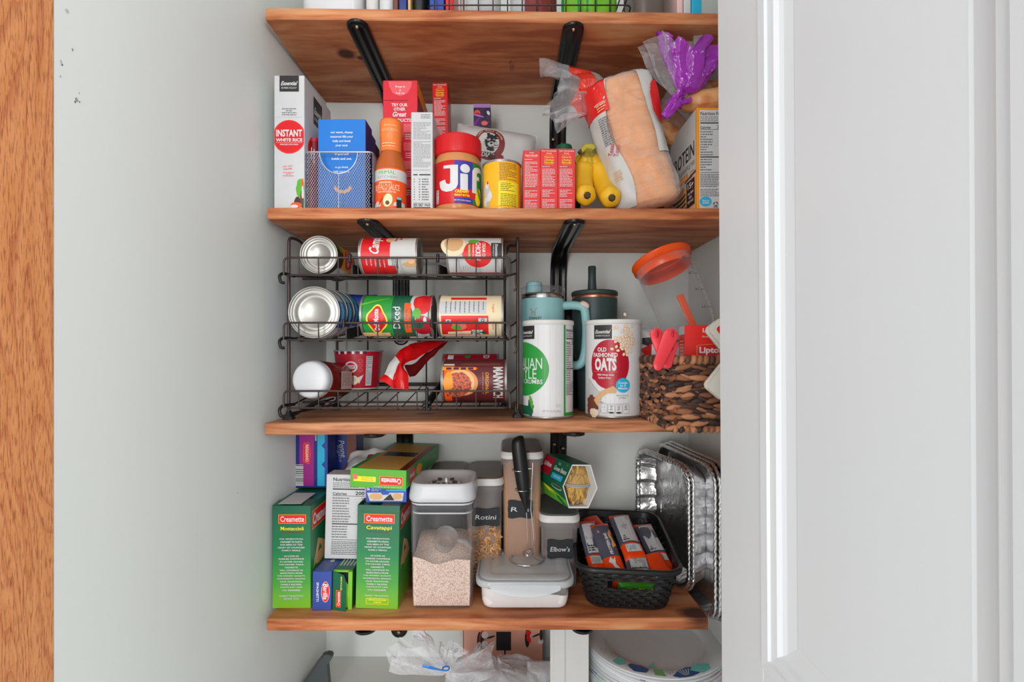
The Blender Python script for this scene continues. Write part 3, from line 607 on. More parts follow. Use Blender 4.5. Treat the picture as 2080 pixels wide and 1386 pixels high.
# soup boxes
def soup(kind):
    def f(mb):
        w = .0305; h = .110 if kind < 3 else .296; d = front(mb, w)
        if kind == 1: d.t('Soup', w/2, h-.006, .008, .003, 'white', 0, .02); d.t('Extra Noodle', w/2, h-.0105, .022, .0036, 'white', 0, .02); d.rect(w*.2, h-.0138, w*.8, h-.0134, 'yellow'); y = h-.017
        else:
            d.t('Our Homestyle', w/2, h-.0045, .026, .0030, 'white', 0, .02); d.t('Soup', w/2, h-.0085, .009, .003, 'white', 0, .02); d.rect(w*.25, h-.0118, w*.75, h-.0114, 'yellow')
            for i, s_ in enumerate(('Hearty', 'Chicken', 'Noodle')): d.t(s_, w/2, h-.0155-i*.0046, .017, .0038, 'yellow', 0, .01, .3)
            d.rect(w*.25, h-.0285, w*.75, h-.0281, 'yellow'); y = h-.031
        d.t('Ingredients:', w*.33, y-.001, .014, .0025, 'white', 0, .02)
        d.para(w*.1, w*.9, y-.005, int((y-.045-(h-.11))/.0027), .0027, 'white', .38, 'l', .92, kind); d.para(w*.1, w*.9, h-.11+.037, 5, .0027, 'white', .38, 'l', .9, kind+4); d.para(w*.1, w*.9, h-.11+.020, 6, .0027, 'white', .38, 'l', .9, kind+8)
        e = leftf(mb, w, .065); e.rect(.061, h-.045, .0645, h-.035, 'white'); e.rect(.061, h-.075, .0645, h-.055, 'white')
    return f
for px, k, m, lab in ((1080, 1, 'soupred', 'narrow red soup mix box, first of three right of the yellow can'), (1115.5, 2, 'soupred', 'narrow red soup mix box in the middle of the row of three'), (1151, 2, 'soupred', 'narrow red soup mix box next to the bananas, a green cap above it')):
    Yq = .872 if k == 2 else .876
    carton('soup_box', lab, 'box', .0303, .065, .110 if k == 2 else .1085, m, at(2, px, Yq), rot=(0, 0, R(.8)), group='narrow red soup mix boxes in a row', draw=soup(k))
Yq = 1.0; carton('soup_box', 'tall narrow red box standing behind the peanut butter jar and white pouch', 'box', .0305, .06, .296, 'red', at(2, 898.5, Yq), rot=(0, R(-1), 0), draw=soup(3))
def gal(mb):
    w = .036; h = .284; d = front(mb, w); d.rect(.0002, h-.0085, w-.0002, h-.0005, 'lilac'); d.ell(w*.22, h-.020, .0065, .0065, 'orange'); d.ell(w*.22, h-.023, .0060, .0035, 'magenta'); d.ell(w*.3, h-.026, .012, .0018, 'lilac', rot=-.25)
    d.ell(w*.88, h-.020, .003, .005, 'white', rot=.5); d.ell(w*.65, h-.042, .007, .005, 'coral'); d.ell(w*.15, h-.04, .002, .012, 'violet', rot=-.6); d.ell(w*.9, h-.04, .0006, .0006, 'white')
carton('snack_box', 'narrow dark purple box printed with planets against the back wall', 'box', .036, .05, .284, 'galaxy', at(2, 979, 1.06), draw=gal)
t = thing('juice_bottle', 'bottle with a dark green screw cap hidden behind the red soup boxes', 'bottle', at(2, 1146, .975))
mb = MB(); mb.lathe([(.001, 0), (.030, 0), (.032, .004), (.032, .104), (.026, .124), (.0145, .139), (.0145, .151)], 'darkgreen', 32); mb.build('bottle', t)
mb = MB(); mb.lathe([(.0150, .141), (.0152, .1425), (.0152, .155), (.0145, .157), (.001, .157)], 'darkgreen', 32)
for j in range(32):
    a = 2*PI*j/32; mb.box(-.0004, .0004, -.0004, .0004, 0, .012, 'darkgreen', .0001, TR(.0153*sin(a), -.0153*cos(a), .142, rz=a))
mb.build('cap', t)
# bananas
def bspline(pts, n=18):
    P_ = [Vector(p) for p in pts]; out = []
    for i in range(len(P_)-1):
        a, b, c, e = P_[max(i-1, 0)], P_[i], P_[i+1], P_[min(i+2, len(P_)-1)]
        for k in range(n if i < len(P_)-2 else n+1):
            t_ = k/n; out.append(.5*((2*b)+(c-a)*t_+(2*a-5*b+4*c-e)*t_*t_+(3*b-a-3*c+e)*t_**3))
    return out
t = thing('banana_bunch', 'bunch of ripe yellow bananas with brown tips against the bread', 'bananas', (X_(1205, .93), .93, top(2, .16)))
org = Vector(t.location)
def banana(pts, r0, sticker=False):
    p = [q-org for q in bspline(pts, 10)]; n = len(p); rr = []
    for i in range(n):
        s_ = i/(n-1); r_ = r0*(.30+.70*min(1, max(0, (s_-.08)/.28))) if s_ < .36 else r0*(1-.10*((s_-.5)/.5)**2)
        if s_ > .9: r_ = r0*(1-((s_-.9)/.1)**2*.55)*.92
        rr.append(r_)
    mb = MB(); n5 = 20
    up = None; rg = []
    for i, q in enumerate(p):
        tt = (p[min(i+1, n-1)]-p[max(i-1, 0)]).normalized(); up = Vector((1, 0, .2)) if up is None else up; up = (up-tt*up.dot(tt)).normalized(); sd = tt.cross(up)
        rg.append([tuple(q+(up*cos(2*PI*k/n5)+sd*sin(2*PI*k/n5))*rr[i]*(1+.035*cos(5*2*PI*k/n5))) for k in range(n5)])
    mb.rings(rg, lambda i, j: 'stem' if i < n*.10 else ('bananag' if i < n*.2 and j % 5 == 0 else 'bananay'), True); mb.build('banana', t)
    tb = MB(); q = p[-1]; tt = (p[-1]-p[-3]).normalized(); e = [tuple(q+tt*a) for a in (-.001, .002, .0045)]; tb.tube(e, [rr[-1]*.95, rr[-1]*.62, rr[-1]*.45], 'bananatip', 7); tb.build('banana_tip', t)
st = W(1194, 303, .915)
banana([st, W(1190, 330, .935), W(1183, 362, .93), W(1186, 392, .905), W(1193, 397, .882)], .0200)
banana([st+Vector((.004, 0, 0)), W(1206, 330, .940), W(1222, 366, .935), W(1235, 395, .905), W(1243, 402, .878)], .0200)
banana([st+Vector((.008, .004, 0)), W(1215, 335, .965), W(1240, 372, .965), W(1258, 398, .945), W(1262, 405, .925)], .0170)
banana([st+Vector((-.004, .006, 0)), W(1180, 325, .96), W(1176, 355, .975), W(1180, 385, .96), W(1185, 400, .94)], .0165)
mb = MB(); sl = st-org; mb.tube([sl+Vector((-.014, 0, -.006)), sl+Vector((-.004, 0, .004)), sl+Vector((.008, 0, .004)), sl+Vector((.012, 0, 0))], [.0035, .006, .006, .005], 'bananag', 8); mb.tube([sl+Vector((-.016, -.001, -.008)), sl+Vector((-.012, 0, -.003))], .004, 'bananatip', 8)
mb.build('banana_crown', t)
mb = MB(); q = W(1178, 371, .910)-org; d = D(mb, fl(q, (1, .35, 0), (0, 0, 1))); d.ell(0, 0, .006, .0045, 'darkgreen'); d.ell(0, 0, .0045, .0018, 'red'); mb.build('sticker', t)
# bread
ba = W(1318, 419, .93); bt = W(1247, 152, .93); L = (bt-ba).length; ang = math.atan2(-(bt.x-ba.x), bt.z-ba.z)
t = thing('bagged_bread', 'sliced white bread loaf in a clear bag leaning beside the bananas', 'bread', (ba.x, .935, top(2, ba.x)+.014), (0, -ang, R(-4)))
def bsec(a, s_, k=0):
    # a: angle 0 front(-y); superellipse with domed front
    w2 = .056+k; d2 = .053+k; c_, s2 = cos(a), sin(a); p = 3.2
    rr = (abs(s2)**p+abs(c_)**p)**(-1/p); x = w2*rr*s2; y = -d2*rr*c_
    if y < 0: x *= 1.06-.05*abs(c_); y *= 1.06
    return x, y
def endr(s_): return (max(0, min(1, s_/.05))**.35)*(max(0, min(1, (1-s_)/.06))**.4)*.5+.5 if (s_ < .05 or s_ > .94) else 1
def loaf(u, v, k=0, wr=0, sl=0):
    a = 2*PI*u; x, y = bsec(a, v, k); e = endr(v); bulge = 1+.03*sin(v*9)+(-.035*math.exp(-((v-.38)/.05)**2))
    x *= e*bulge; y *= e*bulge; z = v*L*.985
    g = 0
    if sl: g = -.0016*max(0, cos(v*PI*2*17+.8*sin(x*40)))**10
    n_ = noise.noise(Vector((x*24, z*24, y*24)))
    g += (wr*(abs(noise.noise(Vector((x*34+9, z*16+x*30, y*34))))*1.6)) if wr else n_*.002
    r_ = math.hypot(x, y) or 1
    return (x*(1+g/r_), y*(1+g/r_), z)
mb = MB(); mb.grid(lambda u, v: loaf(u, v, -.0025, 0, 1), 72, 150, 'breadcrust'); mb.build('loaf', t)
mb = MB(); mb.grid(lambda u, v: loaf(u, v, .0006, .006), 72, 80, 'breadfilm'); mb.build('bag', t)
mb = MB(); fb = lambda u, v, l: loaf((u/.36) % 1, v, .0016+l*2, .0052)
d = D(mb, lambda u, v, l: fb(u, v/L, l), .004); d.st = .00035
def loaf_(u, v, l): return loaf(u % 1, v, .0016+l*2, .0052)
def gridrect(u0, v0, u1, v1, m, edge=None):
    l = d.lift(); mb.grid(lambda a, b: loaf_(u0+(u1-u0)*(a+(edge(b) if edge else 0)*(1-2*a if False else (1-a) if u0 > 0 else a)), v0+(v1-v0)*b, l), 14, 30, m)
gridrect(.075, .36, .26, .985, 'offwhite', lambda b: .10*sin(b*2.2+1.2)-.03)        # right side label
gridrect(-.26, .03, -.082, .97, 'offwhite', lambda b: .12*sin(b*7+.4)-.02)
gridrect(-.26, .74, -.080, .97, 'brightred', lambda b: .03*b)
l = d.lift(); mb.grid(lambda a, b: loaf_(.098+.07*a, .56+.30*b, l+.0003), 14, 24, lambda a, b: 'brightred' if ((a-.5)*2)**2+((b-.5)*2)**2 < 1.1 else None)
d.k = 3; d.t('BIG', .0415, .695*L, .013, .016, 'white', R(0), .03); d.t('ENRICHED', -.040, .80*L, .018, .003, 'white'); d.para(-.046, -.030, .79*L, 3, .0042, 'peach', .45, 'l', .9, 5); d.para(-.048, -.031, .70*L, 7, .0042, 'softink', .45, 'l', .9, 2); d.para(-.048, -.031, .585*L, 6, .0040, 'softink', .45, 'l', .9, 7)
d.t('Texas', -.041, .46*L, .020, .007, 'crimson', R(70), .01, .3); d.t('Toast', -.034, .44*L, .020, .007, 'crimson', R(70), .01, .3); d.para(-.045, -.033, .30*L, 4, .005, 'tan', .5, 'l', .9, 8)
mb.build('label', t, label='white and red printed bag panels')
# bag tail, gathered then fanned out to the left
def fan(mb, base, dirv, side, length, spread, m, seed, nu=60, nv=16, pinch=.006, power=.75, depth=.5, clipu=None):
    base = Vector(base); dirv = Vector(dirv).normalized(); side = Vector(side); side = (side-dirv*side.dot(dirv)).normalized(); dp = dirv.cross(side)
    def f(u, v):
        a = 2*PI*u; r_ = pinch+(spread-pinch)*v**power; fold = 1+.24*sin(7*a+seed)*v+.14*sin(13*a+seed*2)*v
        nz = noise.noise_vector(Vector((cos(a)*1.6+seed, sin(a)*1.6, v*2.2)))*.016*v
        return tuple(base+dirv*(length*v*(1+.16*sin(3*a+seed)+.06*sin(8*a)))+side*(r_*cos(a)*fold)+dp*(r_*depth*sin(a)*fold)+nz)
    mb.grid(f, nu, nv, m); return f
q0 = Vector((-.022, -.010, L*.955)); inv = Matrix.Rotation(ang, 3, 'Y')
mb = MB(); fan(mb, q0, (-.9, 0, .16), (0.1, 0, 1), .095, .052, lambda u, v: 'redfilm' if .20 < v < .58 and (u < .46 or u > .74) else 'bagfilm', 2.3, power=.5, pinch=.022)
mb.build('bag_tail', t, label='clear gathered bag end with a red printed band')
# bagels
Yc = .93; o_ = W(1432, 218, Yc); t = thing('bagged_bagels', 'bagels in a clear bag with a bunched purple top, behind the protein mix box', 'bagels', (o_.x-.006, 1.078, top(2, .38)+.001))
def torus(c, R0, r0, rx, rz, m, part):
    mb = MB(); M = TR(*c, rx=rx, rz=rz)
    mb.grid(lambda u, v: ((R0+r0*cos(2*PI*v)*1.05)*cos(2*PI*u), (R0+r0*cos(2*PI*v))*sin(2*PI*u), r0*sin(2*PI*v)*.95+.0016*noise.noise(Vector((u*9, v*5, 1)))), 48, 18, m, True, M); mb.build(part, t)
torus((.006, -.140, .236), .035, .0205, R(38), R(-12), 'bagel', 'bagel'); torus((-.030, -.062, .215), .030, .019, R(66), R(30), 'bagel', 'bagel')
for i in range(4): torus((-.002+.003*(i % 2), .0, .021+.039*i), .030, .0192, R(4), 0, 'bagel', 'bagel')
mb = MB()
def bagf(u, v):
    a = 2*PI*u; r_ = .052*(1-.25*max(0, (v-.8)/.2)**2)*min(1, .6+v*4); nz = abs(noise.noise(Vector((cos(a)*2, sin(a)*2, v*6))))*.012
    q_ = max(0, min(1, (v-.70)/.12)); q_ = q_*q_*(3-2*q_)
    return ((r_+nz)*cos(a)*.95-.010*q_, (r_+nz)*sin(a)*(.85+.55*q_)-.085*q_, .002+v*.265)
mb.grid(bagf, 48, 30, 'bagfilm'); mb.build('bag', t)
mb = MB(); og = Vector(t.location); pb = W(1395, 190, .895)-og; pd = W(1412, 62, .880)-og-pb
ff = fan(mb, pb, pd, (1, 0, .0), .080, .050, 'violetfilm', 5.1, power=.45, depth=.45)
for k_ in range(26):
    u_ = rnd.random(); v_ = rnd.uniform(.25, .9); d = D(mb, lambda u, v, l: tuple(Vector(ff(u_+u*3.2, v_+v*9))*1+Vector((0, -.0035-l, 0)))); d.ell(0, 0, .0035, .0016, 'lilac', n=10, rot=rnd.uniform(0, 3)) if k_ % 2 else d.poly([(-.008, 0), (0, .0012), (.008, -.0006), (0, .0004)], 'lilac')
pq = W(1348, 238, .885)-og; fan(mb, pq, (.75, 0, .9), (1, 0, -.7), .052, .012, 'violetfilm', 1.4, power=.6); mb.build('bag_top', t, label='bunched purple printed film')
mb = MB(); pc = W(1385, 200, .90)-og; fan(mb, pc, W(1372, 75, .885)-og-pc, (1, 0, .3), .098, .058, 'bagfilm', 8.7, power=.6, depth=.3); mb.build('bag_tail', t, label='loose clear film')
mb = MB(); d = D(mb, fl((-.052, -.062, .178), (1, .2, .5), (-.4, 0, 1))); d.rect(-.013, -.008, .016, .008, 'ink'); d.t('Thomas', .001, 0, .022, .006, 'white', 0, 0, .3); mb.build('label', t)
# protein mix
def protein(mb):
    w, dp, h = .054, .14, .182; d = front(mb, w); d.rect(.0045, .0045, w-.0045, h-.0045, 'paper'); nutri(d, .006, w-.006, h-.006, .040, '220', 9)
    d.para(.006, w-.006, .038, 5, .0028, 'softink', .4, 'l', .9, 5); d.ell(.0155, .0165, .0105, .0085, 'cyan'); d.t('Scan to', .0155, .018, .012, .003, 'white', 0, .02); d.t('LEARN', .0155, .0138, .012, .003, 'white', 0, .02)
    l = d.lift()
    for cx in (.033, .0445):
        for k in range(3): a0 = 2*PI*k/3; d.poly([(cx+.0042*cos(a0+b), .012+.0042*sin(a0+b)) for b in (0, .5, 1, 1.5)]+[(cx+.0026*cos(a0+b), .012+.0026*sin(a0+b)) for b in (1.5, 1, .5, 0)], 'ink', l)
        d.rect(cx-.004, .0062, cx+.004, .0070, 'ink', l)
    e = leftf(mb, w, dp); l = e.lift()
    e.rect(.0005, .0005, dp-.004, h-.0008, 'offwhite', l); e.poly([(.0005, .0006), (dp-.004, .0006), (dp-.004, .070), (dp*.6, .055), (.0005, .060)], 'peach')
    e.t('PROTEIN', dp*.50, h-.066, dp*.84, .028, 'ink', 0, .02); e.t('PANCAKE & WAFFLE MIX', dp*.50, h-.091, dp*.88, .0090, 'ink', 0, .0); e.rect(dp*.2, h-.112, dp*.70, h-.100, 'amber'); e.t('BUTTERMILK', dp*.45, h-.106, dp*.42, .006, 'white')
    e.para(dp*.78, dp*.92, h-.103, 4, .005, 'brown', .3, 'l', .9, 3)
    for i in range(5): e.ell(dp*.36, .012+i*.0085, .040-.001*i, .0055, 'choc'); e.ell(dp*.36, .0145+i*.0085, .038-.001*i, .0035, 'tan')
    e.ell(dp*.36, .057, .030, .009, 'crust'); e.ell(dp*.42, .064, .012, .006, 'cream'); e.ell(dp*.25, .066, .008, .006, 'crimson')
    e.rect(dp*.66, .016, dp*.94, .064, 'choc'); e.t('15g', dp*.80, .053, dp*.20, .014, 'white', 0, .03)
    for i, s_ in enumerate(('PROTEIN', 'PER', 'SERVING')): e.t(s_, dp*.80, .0405-i*.0075, dp*(.2 if i != 1 else .10), .0048, 'white', 0, .02)
    e.poly([(dp*.60, .066), (dp-.004, .070), (dp-.004, .075), (dp*.60, .069)], 'brown')
carton('protein_mix_box', 'orange-edged pancake mix box with nutrition facts facing out', 'box', .054, .14, .182, 'amber', at(2, 1446.5, .870), draw=protein)
def prot2(mb): d = front(mb, .026); d.rect(.001, .002, .025, .125, 'paper'); nutri(d, .002, .024, .12, .02, '110', 4)
carton('dry_food_box', 'white box at the far right, mostly hidden by the door edge', 'box', .026, .12, .13, 'silvergrey', (.403, .872, top(2, .40)+.0003), draw=prot2)
# ------------------------------------------------------------------ wire can rack
YR = .905; xl, xr = -.3995, .0195; zs = top(3, -.2)
rk = thing('can_rack', 'dark bronze three-tier wire can rack standing on the third shelf', 'rack', ((xl+xr)/2, YR, zs)); O = Vector(rk.location)
def loc(p): return tuple(Vector(p)-O)
ztop = H+.213; yb = 1.085
mb = MB()
for x, x2 in ((xl, -.373), (xr, -.005)):
    zl = top(3, x)
    mb.tube([loc(p) for p in fillet([(x, YR, zl+.004), (x, YR, ztop), (x+(.008 if x < 0 else -.0), YR+.022, ztop+.0), (x+(.012 if x < 0 else -.002), YR+.04, ztop-.007), (x2*.6+x*.4, YR+.07, ztop), (x2, yb, ztop), (x2, yb, zl+.004)], .014, 5)], .0029, 'wire', 8)
    mb.tube([loc((x, YR, zl+.010)), loc((x2, yb, zl+.010))], .0024, 'wire', 8)
for zz in (ztop-.004, H+.052, H-.066, zs+.012): mb.tube([loc((-.373, yb, zz)), loc((-.005, yb, zz))], .0021, 'wiredark', 8)
mb.build('frame', rk)
for px in (747, 866, 988):
    m2 = MB(); m2.tube([loc((X_(px, 1.088), 1.088, ztop-.004)), loc((X_(px, 1.088), 1.088, zs+.012))], .0018, 'wiredark', 8); m2.build('back_wire', rk)
for x, y in ((xl, YR), (xr, YR), (-.373, yb), (-.005, yb)):
    m2 = MB(); zl = top(3, x); m2.rings([[tuple(Vector(loc((x, y, zl)))+Vector(p)) for p in rrect(w_, d_, .004, z)] for w_, d_, z in ((.019, .017, .0004), (.019, .017, .004), (.012, .012, .008), (.008, .008, .016))], 'rubber', True); m2.build('foot', rk)
m2 = MB(); zl = top(3, xl)
for dx in (.02, .034): m2.ellipsoid(loc((xl+dx, YR+.03+dx*1.2, zl+.012+dx*.3)), .006, .006, .005, 'rubber')
m2.tube([loc((xl+.005, YR+.008, zl+.006)), loc((xl+.022, YR+.045, zl+.02)), loc((xl+.05, YR+.09, zl+.03))], .0022, 'wiredark', 8); m2.build('foot_brace', rk)
TI = [H+.1375, H+.0235, H-.0960]; YT = .868; RISE = .026
def tz(i, y): return TI[i]+RISE*(y-YT)/(yb-YT)
xa, xb = X_(578, YT), X_(1036, YT)
for i, z in enumerate(TI):
    tr = thing('tier', None, None, (0, 0, 0)); tr.parent = rk; m2 = MB(); up = .030; rake = .003
    zb_ = z+RISE
    m2.tube([loc(p) for p in fillet([(xa, YT-rake, z), (xa, YT-rake, z+up), (xb, YT-rake, z+up), (xb, YT-rake, z)], .009, 5)], .0018, 'wire', 8)
    m2.tube([loc(p) for p in fillet([(xa+.006, yb-.004, zb_), (xa+.002, YT+.03, z+.003), (xa+.001, YT, z), (xb-.001, YT, z), (xb-.004, YT+.03, z+.003), (-.010, yb-.004, zb_)], .012, 4)], .0018, 'wire', 8)
    m2.tube([loc((xa+.01, yb-.004, zb_)), loc((-.012, yb-.004, zb_))], .0020, 'wiredark', 8); m2.tube([loc((xa+.01, yb-.05, zb_-.007)), loc((-.012, yb-.05, zb_-.007))], .0020, 'wiredark', 8)
    m2.tube([loc((xa+.003, YT+.07, z+.0035)), loc((xb-.006, YT+.07, z+.0035))], .0018, 'wiredark', 8)
    m2.build('rail', tr)
    m3 = MB(); x = xa+.026
    while x < xb-.01:
        m3.tube([loc(p) for p in fillet([(x, YT-rake, z+up), (x, YT-.001, z-.003), (x+.004, YT+.01, z-.001), (x*.97+.002, yb-.004, zb_+.0015)], .004, 3)], .00125, 'wire', 6); x += .0345
    m3.build('floor_wires', tr)
    m4 = MB(); m4.tube([loc(p) for p in fillet([(xa+.003, YR-.004, z+.003), (xa-.005, YT+.004, z+.004), (xa-.007, YT-.006, z-.002), (xa-.004, YT-.006, z-.014), (xa+.001, YT-.002, z-.014)], .005, 4)], .0028, 'rubber', 8); m4.build('hook', tr)
    m4 = MB(); m4.tube([loc(p) for p in fillet([(xb-.002, YT+.012, z+.001), (xb+.008, YR-.012, z+.006), (xr-.003, YR-.004, z+.008), (xr-.004, YR-.002, z-.004), (xr-.002, YR-.004, z-.018), (xr-.007, YR-.003, z-.024)], .004, 3)], .0019, 'wire', 8)
    m4.tube([loc(p) for p in fillet([(xb, YT+.02, z+.024), (xb+.008, YR-.006, z+.030), (xr-.003, YR, z+.034)], .004, 3)], .0015, 'wiredark', 8); m4.build('side_clip', tr)
    for px in ((712, 890), (700, 878), (868,))[i]:
        xq = X_(px, YT); m5 = MB()
        m5.tube([loc((xq, YT-rake-.001, z+up+.004)), loc((xq, YT-rake-.0015, z+up-.008 if i < 2 else z-.004))], [.003, .0028], 'rubber', 8)
        m5.ellipsoid(loc((xq, YT-rake-.001, z+up+.004)), .0032, .003, .003, 'rubber')
        if i == 2:
            for a in (-.004, .004):
                for b in (.010, -.001): m5.ellipsoid(loc((xq+a, YT-.006, z+b)), .0036, .0036, .0036, 'blackplastic')
        n_ = 22
        m5.rings([[loc((xq+.0012*s1+.0035*(k % 2)*(1 if i == 2 else .6), YT+.008+k*.0085, tz(i, YT+k*.0085)+.0015+q)) for s1, q in ((-1, 0), (1, 0), (1, .018), (-1, .018))] for k in range(n_)], 'rubber', False)
        m5.build('divider', tr)
# cans
def can(name, label, Rr, L, m, ctr, rot, draw=None, grp=None):
    t = thing(name, label, 'can', ctr, rot, grp); mb = can_body(t, Rr, L, m)
    if draw: d = D(mb, cyl(Rr), Rr*.09); draw(d, Rr, L)
    mb.build('label', t); return t
def lie(px0, Yc, i, Rr, ry, L, dx=0):
    """can lying along x; px0 = image column of its left end"""
    x0 = X_(px0, Yc-Rr*.6); z = tz(i, Yc)+Rr+.0024
    return (x0, Yc, z) if ry > 0 else (x0+L, Yc, z)
def campbell(d, r, L):
    c = PI*r; d.rect(-c, L*.50, c, L-.005, 'red'); d.rect(-c*.1, L*.46, c*.25, L*.52, 'red'); d.rect(-c*.92, L*.38, -c*.22, L*.53, 'red')
    d.t("Campbell's", .032, L*.705, .068, .024, 'white', 0, .025, .3); d.ell(.030, L*.48, .008, .007, 'tan', jag=.1)
    d.t('Bean with', .036, L*.38, .022, .0055, 'crimson', 0, .02); d.t('Bacon', .038, L*.30, .017, .0055, 'crimson', 0, .02); d.t('SOUP', .036, L*.21, .010, .004, 'lgrey')
    for i in range(5): d.t(('NUTRITION', 'ADD WATER', 'HEAT', 'SERVE', 'ENJOY')[i], -.015-.001*i, L*(.86-.075*i), .014, .0026, 'white', 0, .01)
    d.para(-.028, -.006, L*.43, 4, .003, 'softink', .35, 'l', .9, 2); d.ell(-.020, L*.13, .005, .013, 'tan', jag=.25); d.ell(-.014, L*.10, .005, .006, 'peach', jag=.2)
Rs = .0330
can('soup_can', 'red and white soup can lying on its side on the top tier', Rs, .105, 'offwhite', lie(731, .907, 0, Rs, -1, .105), (0, R(-90), 0), campbell)
def chicken(d, r, L):
    d.rect(-PI*r, .005, PI*r, L-.005, 'paper'); d.ell(-.016, L*.12, .022, .022, 'cream'); d.ell(-.020, L*.13, .017, .017, 'tan', jag=.05)
    d.ell(.000, L*.56, .0265, .026, 'brightred', n=36); d.poly([(-.012, L*.36), (.012, L*.36), (.003, L*.27)], 'brightred')
    d.t('CREAM OF', -.006, L*.66, .029, .0062, 'white', 0, .02); d.t('CHICKEN', -.004, L*.56, .034, .0095, 'white', 0, .04); d.t('CONDENSED SOUP', -.004, L*.475, .026, .0030, 'white'); d.rect(-.017, L*.385, .012, L*.425, 'leaf')
    d.t('GLUTEN FREE', -.003, L*.405, .022, .0026, 'white'); essential(d, -.005, L*.88, .029, .019); d.ell(-.024, L*.48, .005, .010, 'leaf', jag=.2)
    d.ell(.029, L*.38, .008, .009, 'lgrey', n=20); d.ell(.029, L*.38, .0072, .0082, 'paper', n=20); d.para(.024, .034, L*.42, 4, .004, 'grey', .3); d.rect(.040, L*.05, .044, L*.95, 'crimson'); d.t('NET WT 10.5 OZ (298g)', .0425, L*.5, .001, None, 'white') if 0 else None
can('soup_can', 'white and red cream soup can lying at the right of the top tier', Rs, .101, 'paper', lie(908, .907, 0, Rs, 1, .101), (0, R(90), 0), chicken)
can('soup_can', 'dark-labelled can hidden behind the white and red cream soup can', Rs, .101, 'maroon', lie(924, .990, 0, Rs, 1, .101), (0, R(90), 0))
def endcan(d, r, L):
    d.rect(-PI*r, L*.05, PI*r, L*.35, 'choc'); d.rect(.3*r, L*.35, 2.6*r, L*.95, 'amber'); d.ell(1.55*r, L*.65, .018, .022, 'red'); d.t('SOUP', 1.5*r, L*.62, .028, .012, 'white'); d.rect(2.2*r, L*.2, 2.9*r, L*.8, 'offwhite'); d.ell(1.0*r, L*.25, .01, .012, 'green', jag=.3)
can('soup_can', 'can lying end-on at the left of the top tier, ringed tin end facing out', Rs, .101, 'brown', (X_(647, .882), .882, tz(0, .90)+Rs+.002), (R(-90), 0, 0), endcan)
Rt = .0455
def tuna(kk):
    def f(d, r, L):
        d.rect(-PI*r, .004, PI*r, L-.004, ('royal', 'navy', 'royal')[kk]); d.rect(r*2.2, .006, r*3.1, L-.006, 'offwhite'); d.ell(r*1.5, L*.5, .02, .010, 'cyan'); d.t('ALBACORE', r*1.6, L*.5, .04, .006, 'white', 0, .02); d.rect(r*.2, .006, r*1.1, L-.006, ('lgrey', 'teal', 'cyan')[kk])
    return f
for kk, lab in enumerate(('wide short can, frontmost on the middle tier, silver end facing out', 'wide short blue can right behind the frontmost silver-ended one', 'wide short blue can, hindmost of three on the middle tier')):
    y = .882+kk*.0405; can('fish_can', lab, Rt-kk*.0015, .039, 'royal', (X_(637.5, .882)+kk*.002, y, tz(1, y)+Rt-kk*.0015+.0025), (R(-90), 0, 0), tuna(kk), 'short blue fish cans on the middle tier')
fn = pillow(.085, .082, .024, .10, .002, 8); mb = MB(); pillow_mesh(mb, fn, .085, .082, lambda u, v: 'navy' if v > .9 else ('royal' if u > .2 else 'midblue')); d = D(mb, lambda u, v, l: fn(u, v, -1, l+.0008), .008); d.rect(-.02, .006, .03, .020, 'lgrey'); d.t('TUNA', .01, .05, .04, .012, 'cyan', 0, .02)
mb.build('tuna_pouch', loc=(-.312, 1.015, tz(1, 1.0)+.003), rot=(R(-12), 0, R(8)), label='blue foil packet wedged between the short blue cans and green tomato can', cat='packet')
Rd = .0375
def delmonte(d, r, L):
    c = PI*r; d.rect(-c, .005, c, L-.005, 'darkgreen'); d.rect(-c, L*.55, c, L-.006, 'green'); d.poly([(.020, L*.98), (.036, L*.60), (.034, L*.60), (.017, L*.98)], 'limegreen')
    d.poly([(-c*.95, L*.005+.006), (c*.95, .006), (c*.95, L*.24), (.02, L*.30), (-.01, L*.22), (-c*.95, L*.28)], 'paper')
    d.ell(.024, L*.12, .024, .017, 'red', jag=.12); d.ell(.026, L*.17, .012, .006, 'brightred', jag=.3); d.ell(-.022, L*.12, .020, .017, 'crimson', jag=.1); d.ell(.002, L*.20, .010, .007, 'leaf', jag=.3); d.ell(-.020, L*.18, .006, .009, 'darkgreen', jag=.4); d.ell(-.010, L*.09, .006, .003, 'white')
    d.rect(-.036, L*.285, .022, L*.375, 'orange'); d.t('Basil Garlic', -.008, L*.345, .036, .0042, 'darkgreen'); d.t('& Oregano', -.010, L*.305, .030, .0042, 'darkgreen')
    q = []
    for k in range(40):
        a = 2*PI*k/40; rr = 1+.10*cos(4*a+.5); q.append((-.010+.0265*rr*cos(a), L*.755+.0175*rr*sin(a)))
    d.poly(q, 'yellow'); d.poly([(-.010+(u+.010)*.88, L*.755+(v-L*.755)*.86) for u, v in q], 'red')
    d.t('Del Monte', -.010, L*.765, .040, .0095, 'white', 0, .03); d.t('Quality', -.002, L*.685, .018, .005, 'pinkred', 0, 0, .3)
    d.t('Diced', -.006, L*.485, .040, .0125, 'white', 0, .01); d.t('TOMATOES', .002, L*.425, .020, .003, 'lgrey', 0, .0); d.poly([(-.05, L*.98), (-.036, L*.98), (-.036, L*.60), (-.05, L*.60)], 'peach')
can('tomato_can', 'green diced tomato can with red emblem, middle of the middle tier', Rd, .128, 'darkgreen', lie(734, .912, 1, Rd, -1, .128), (0, R(-90), 0), delmonte)
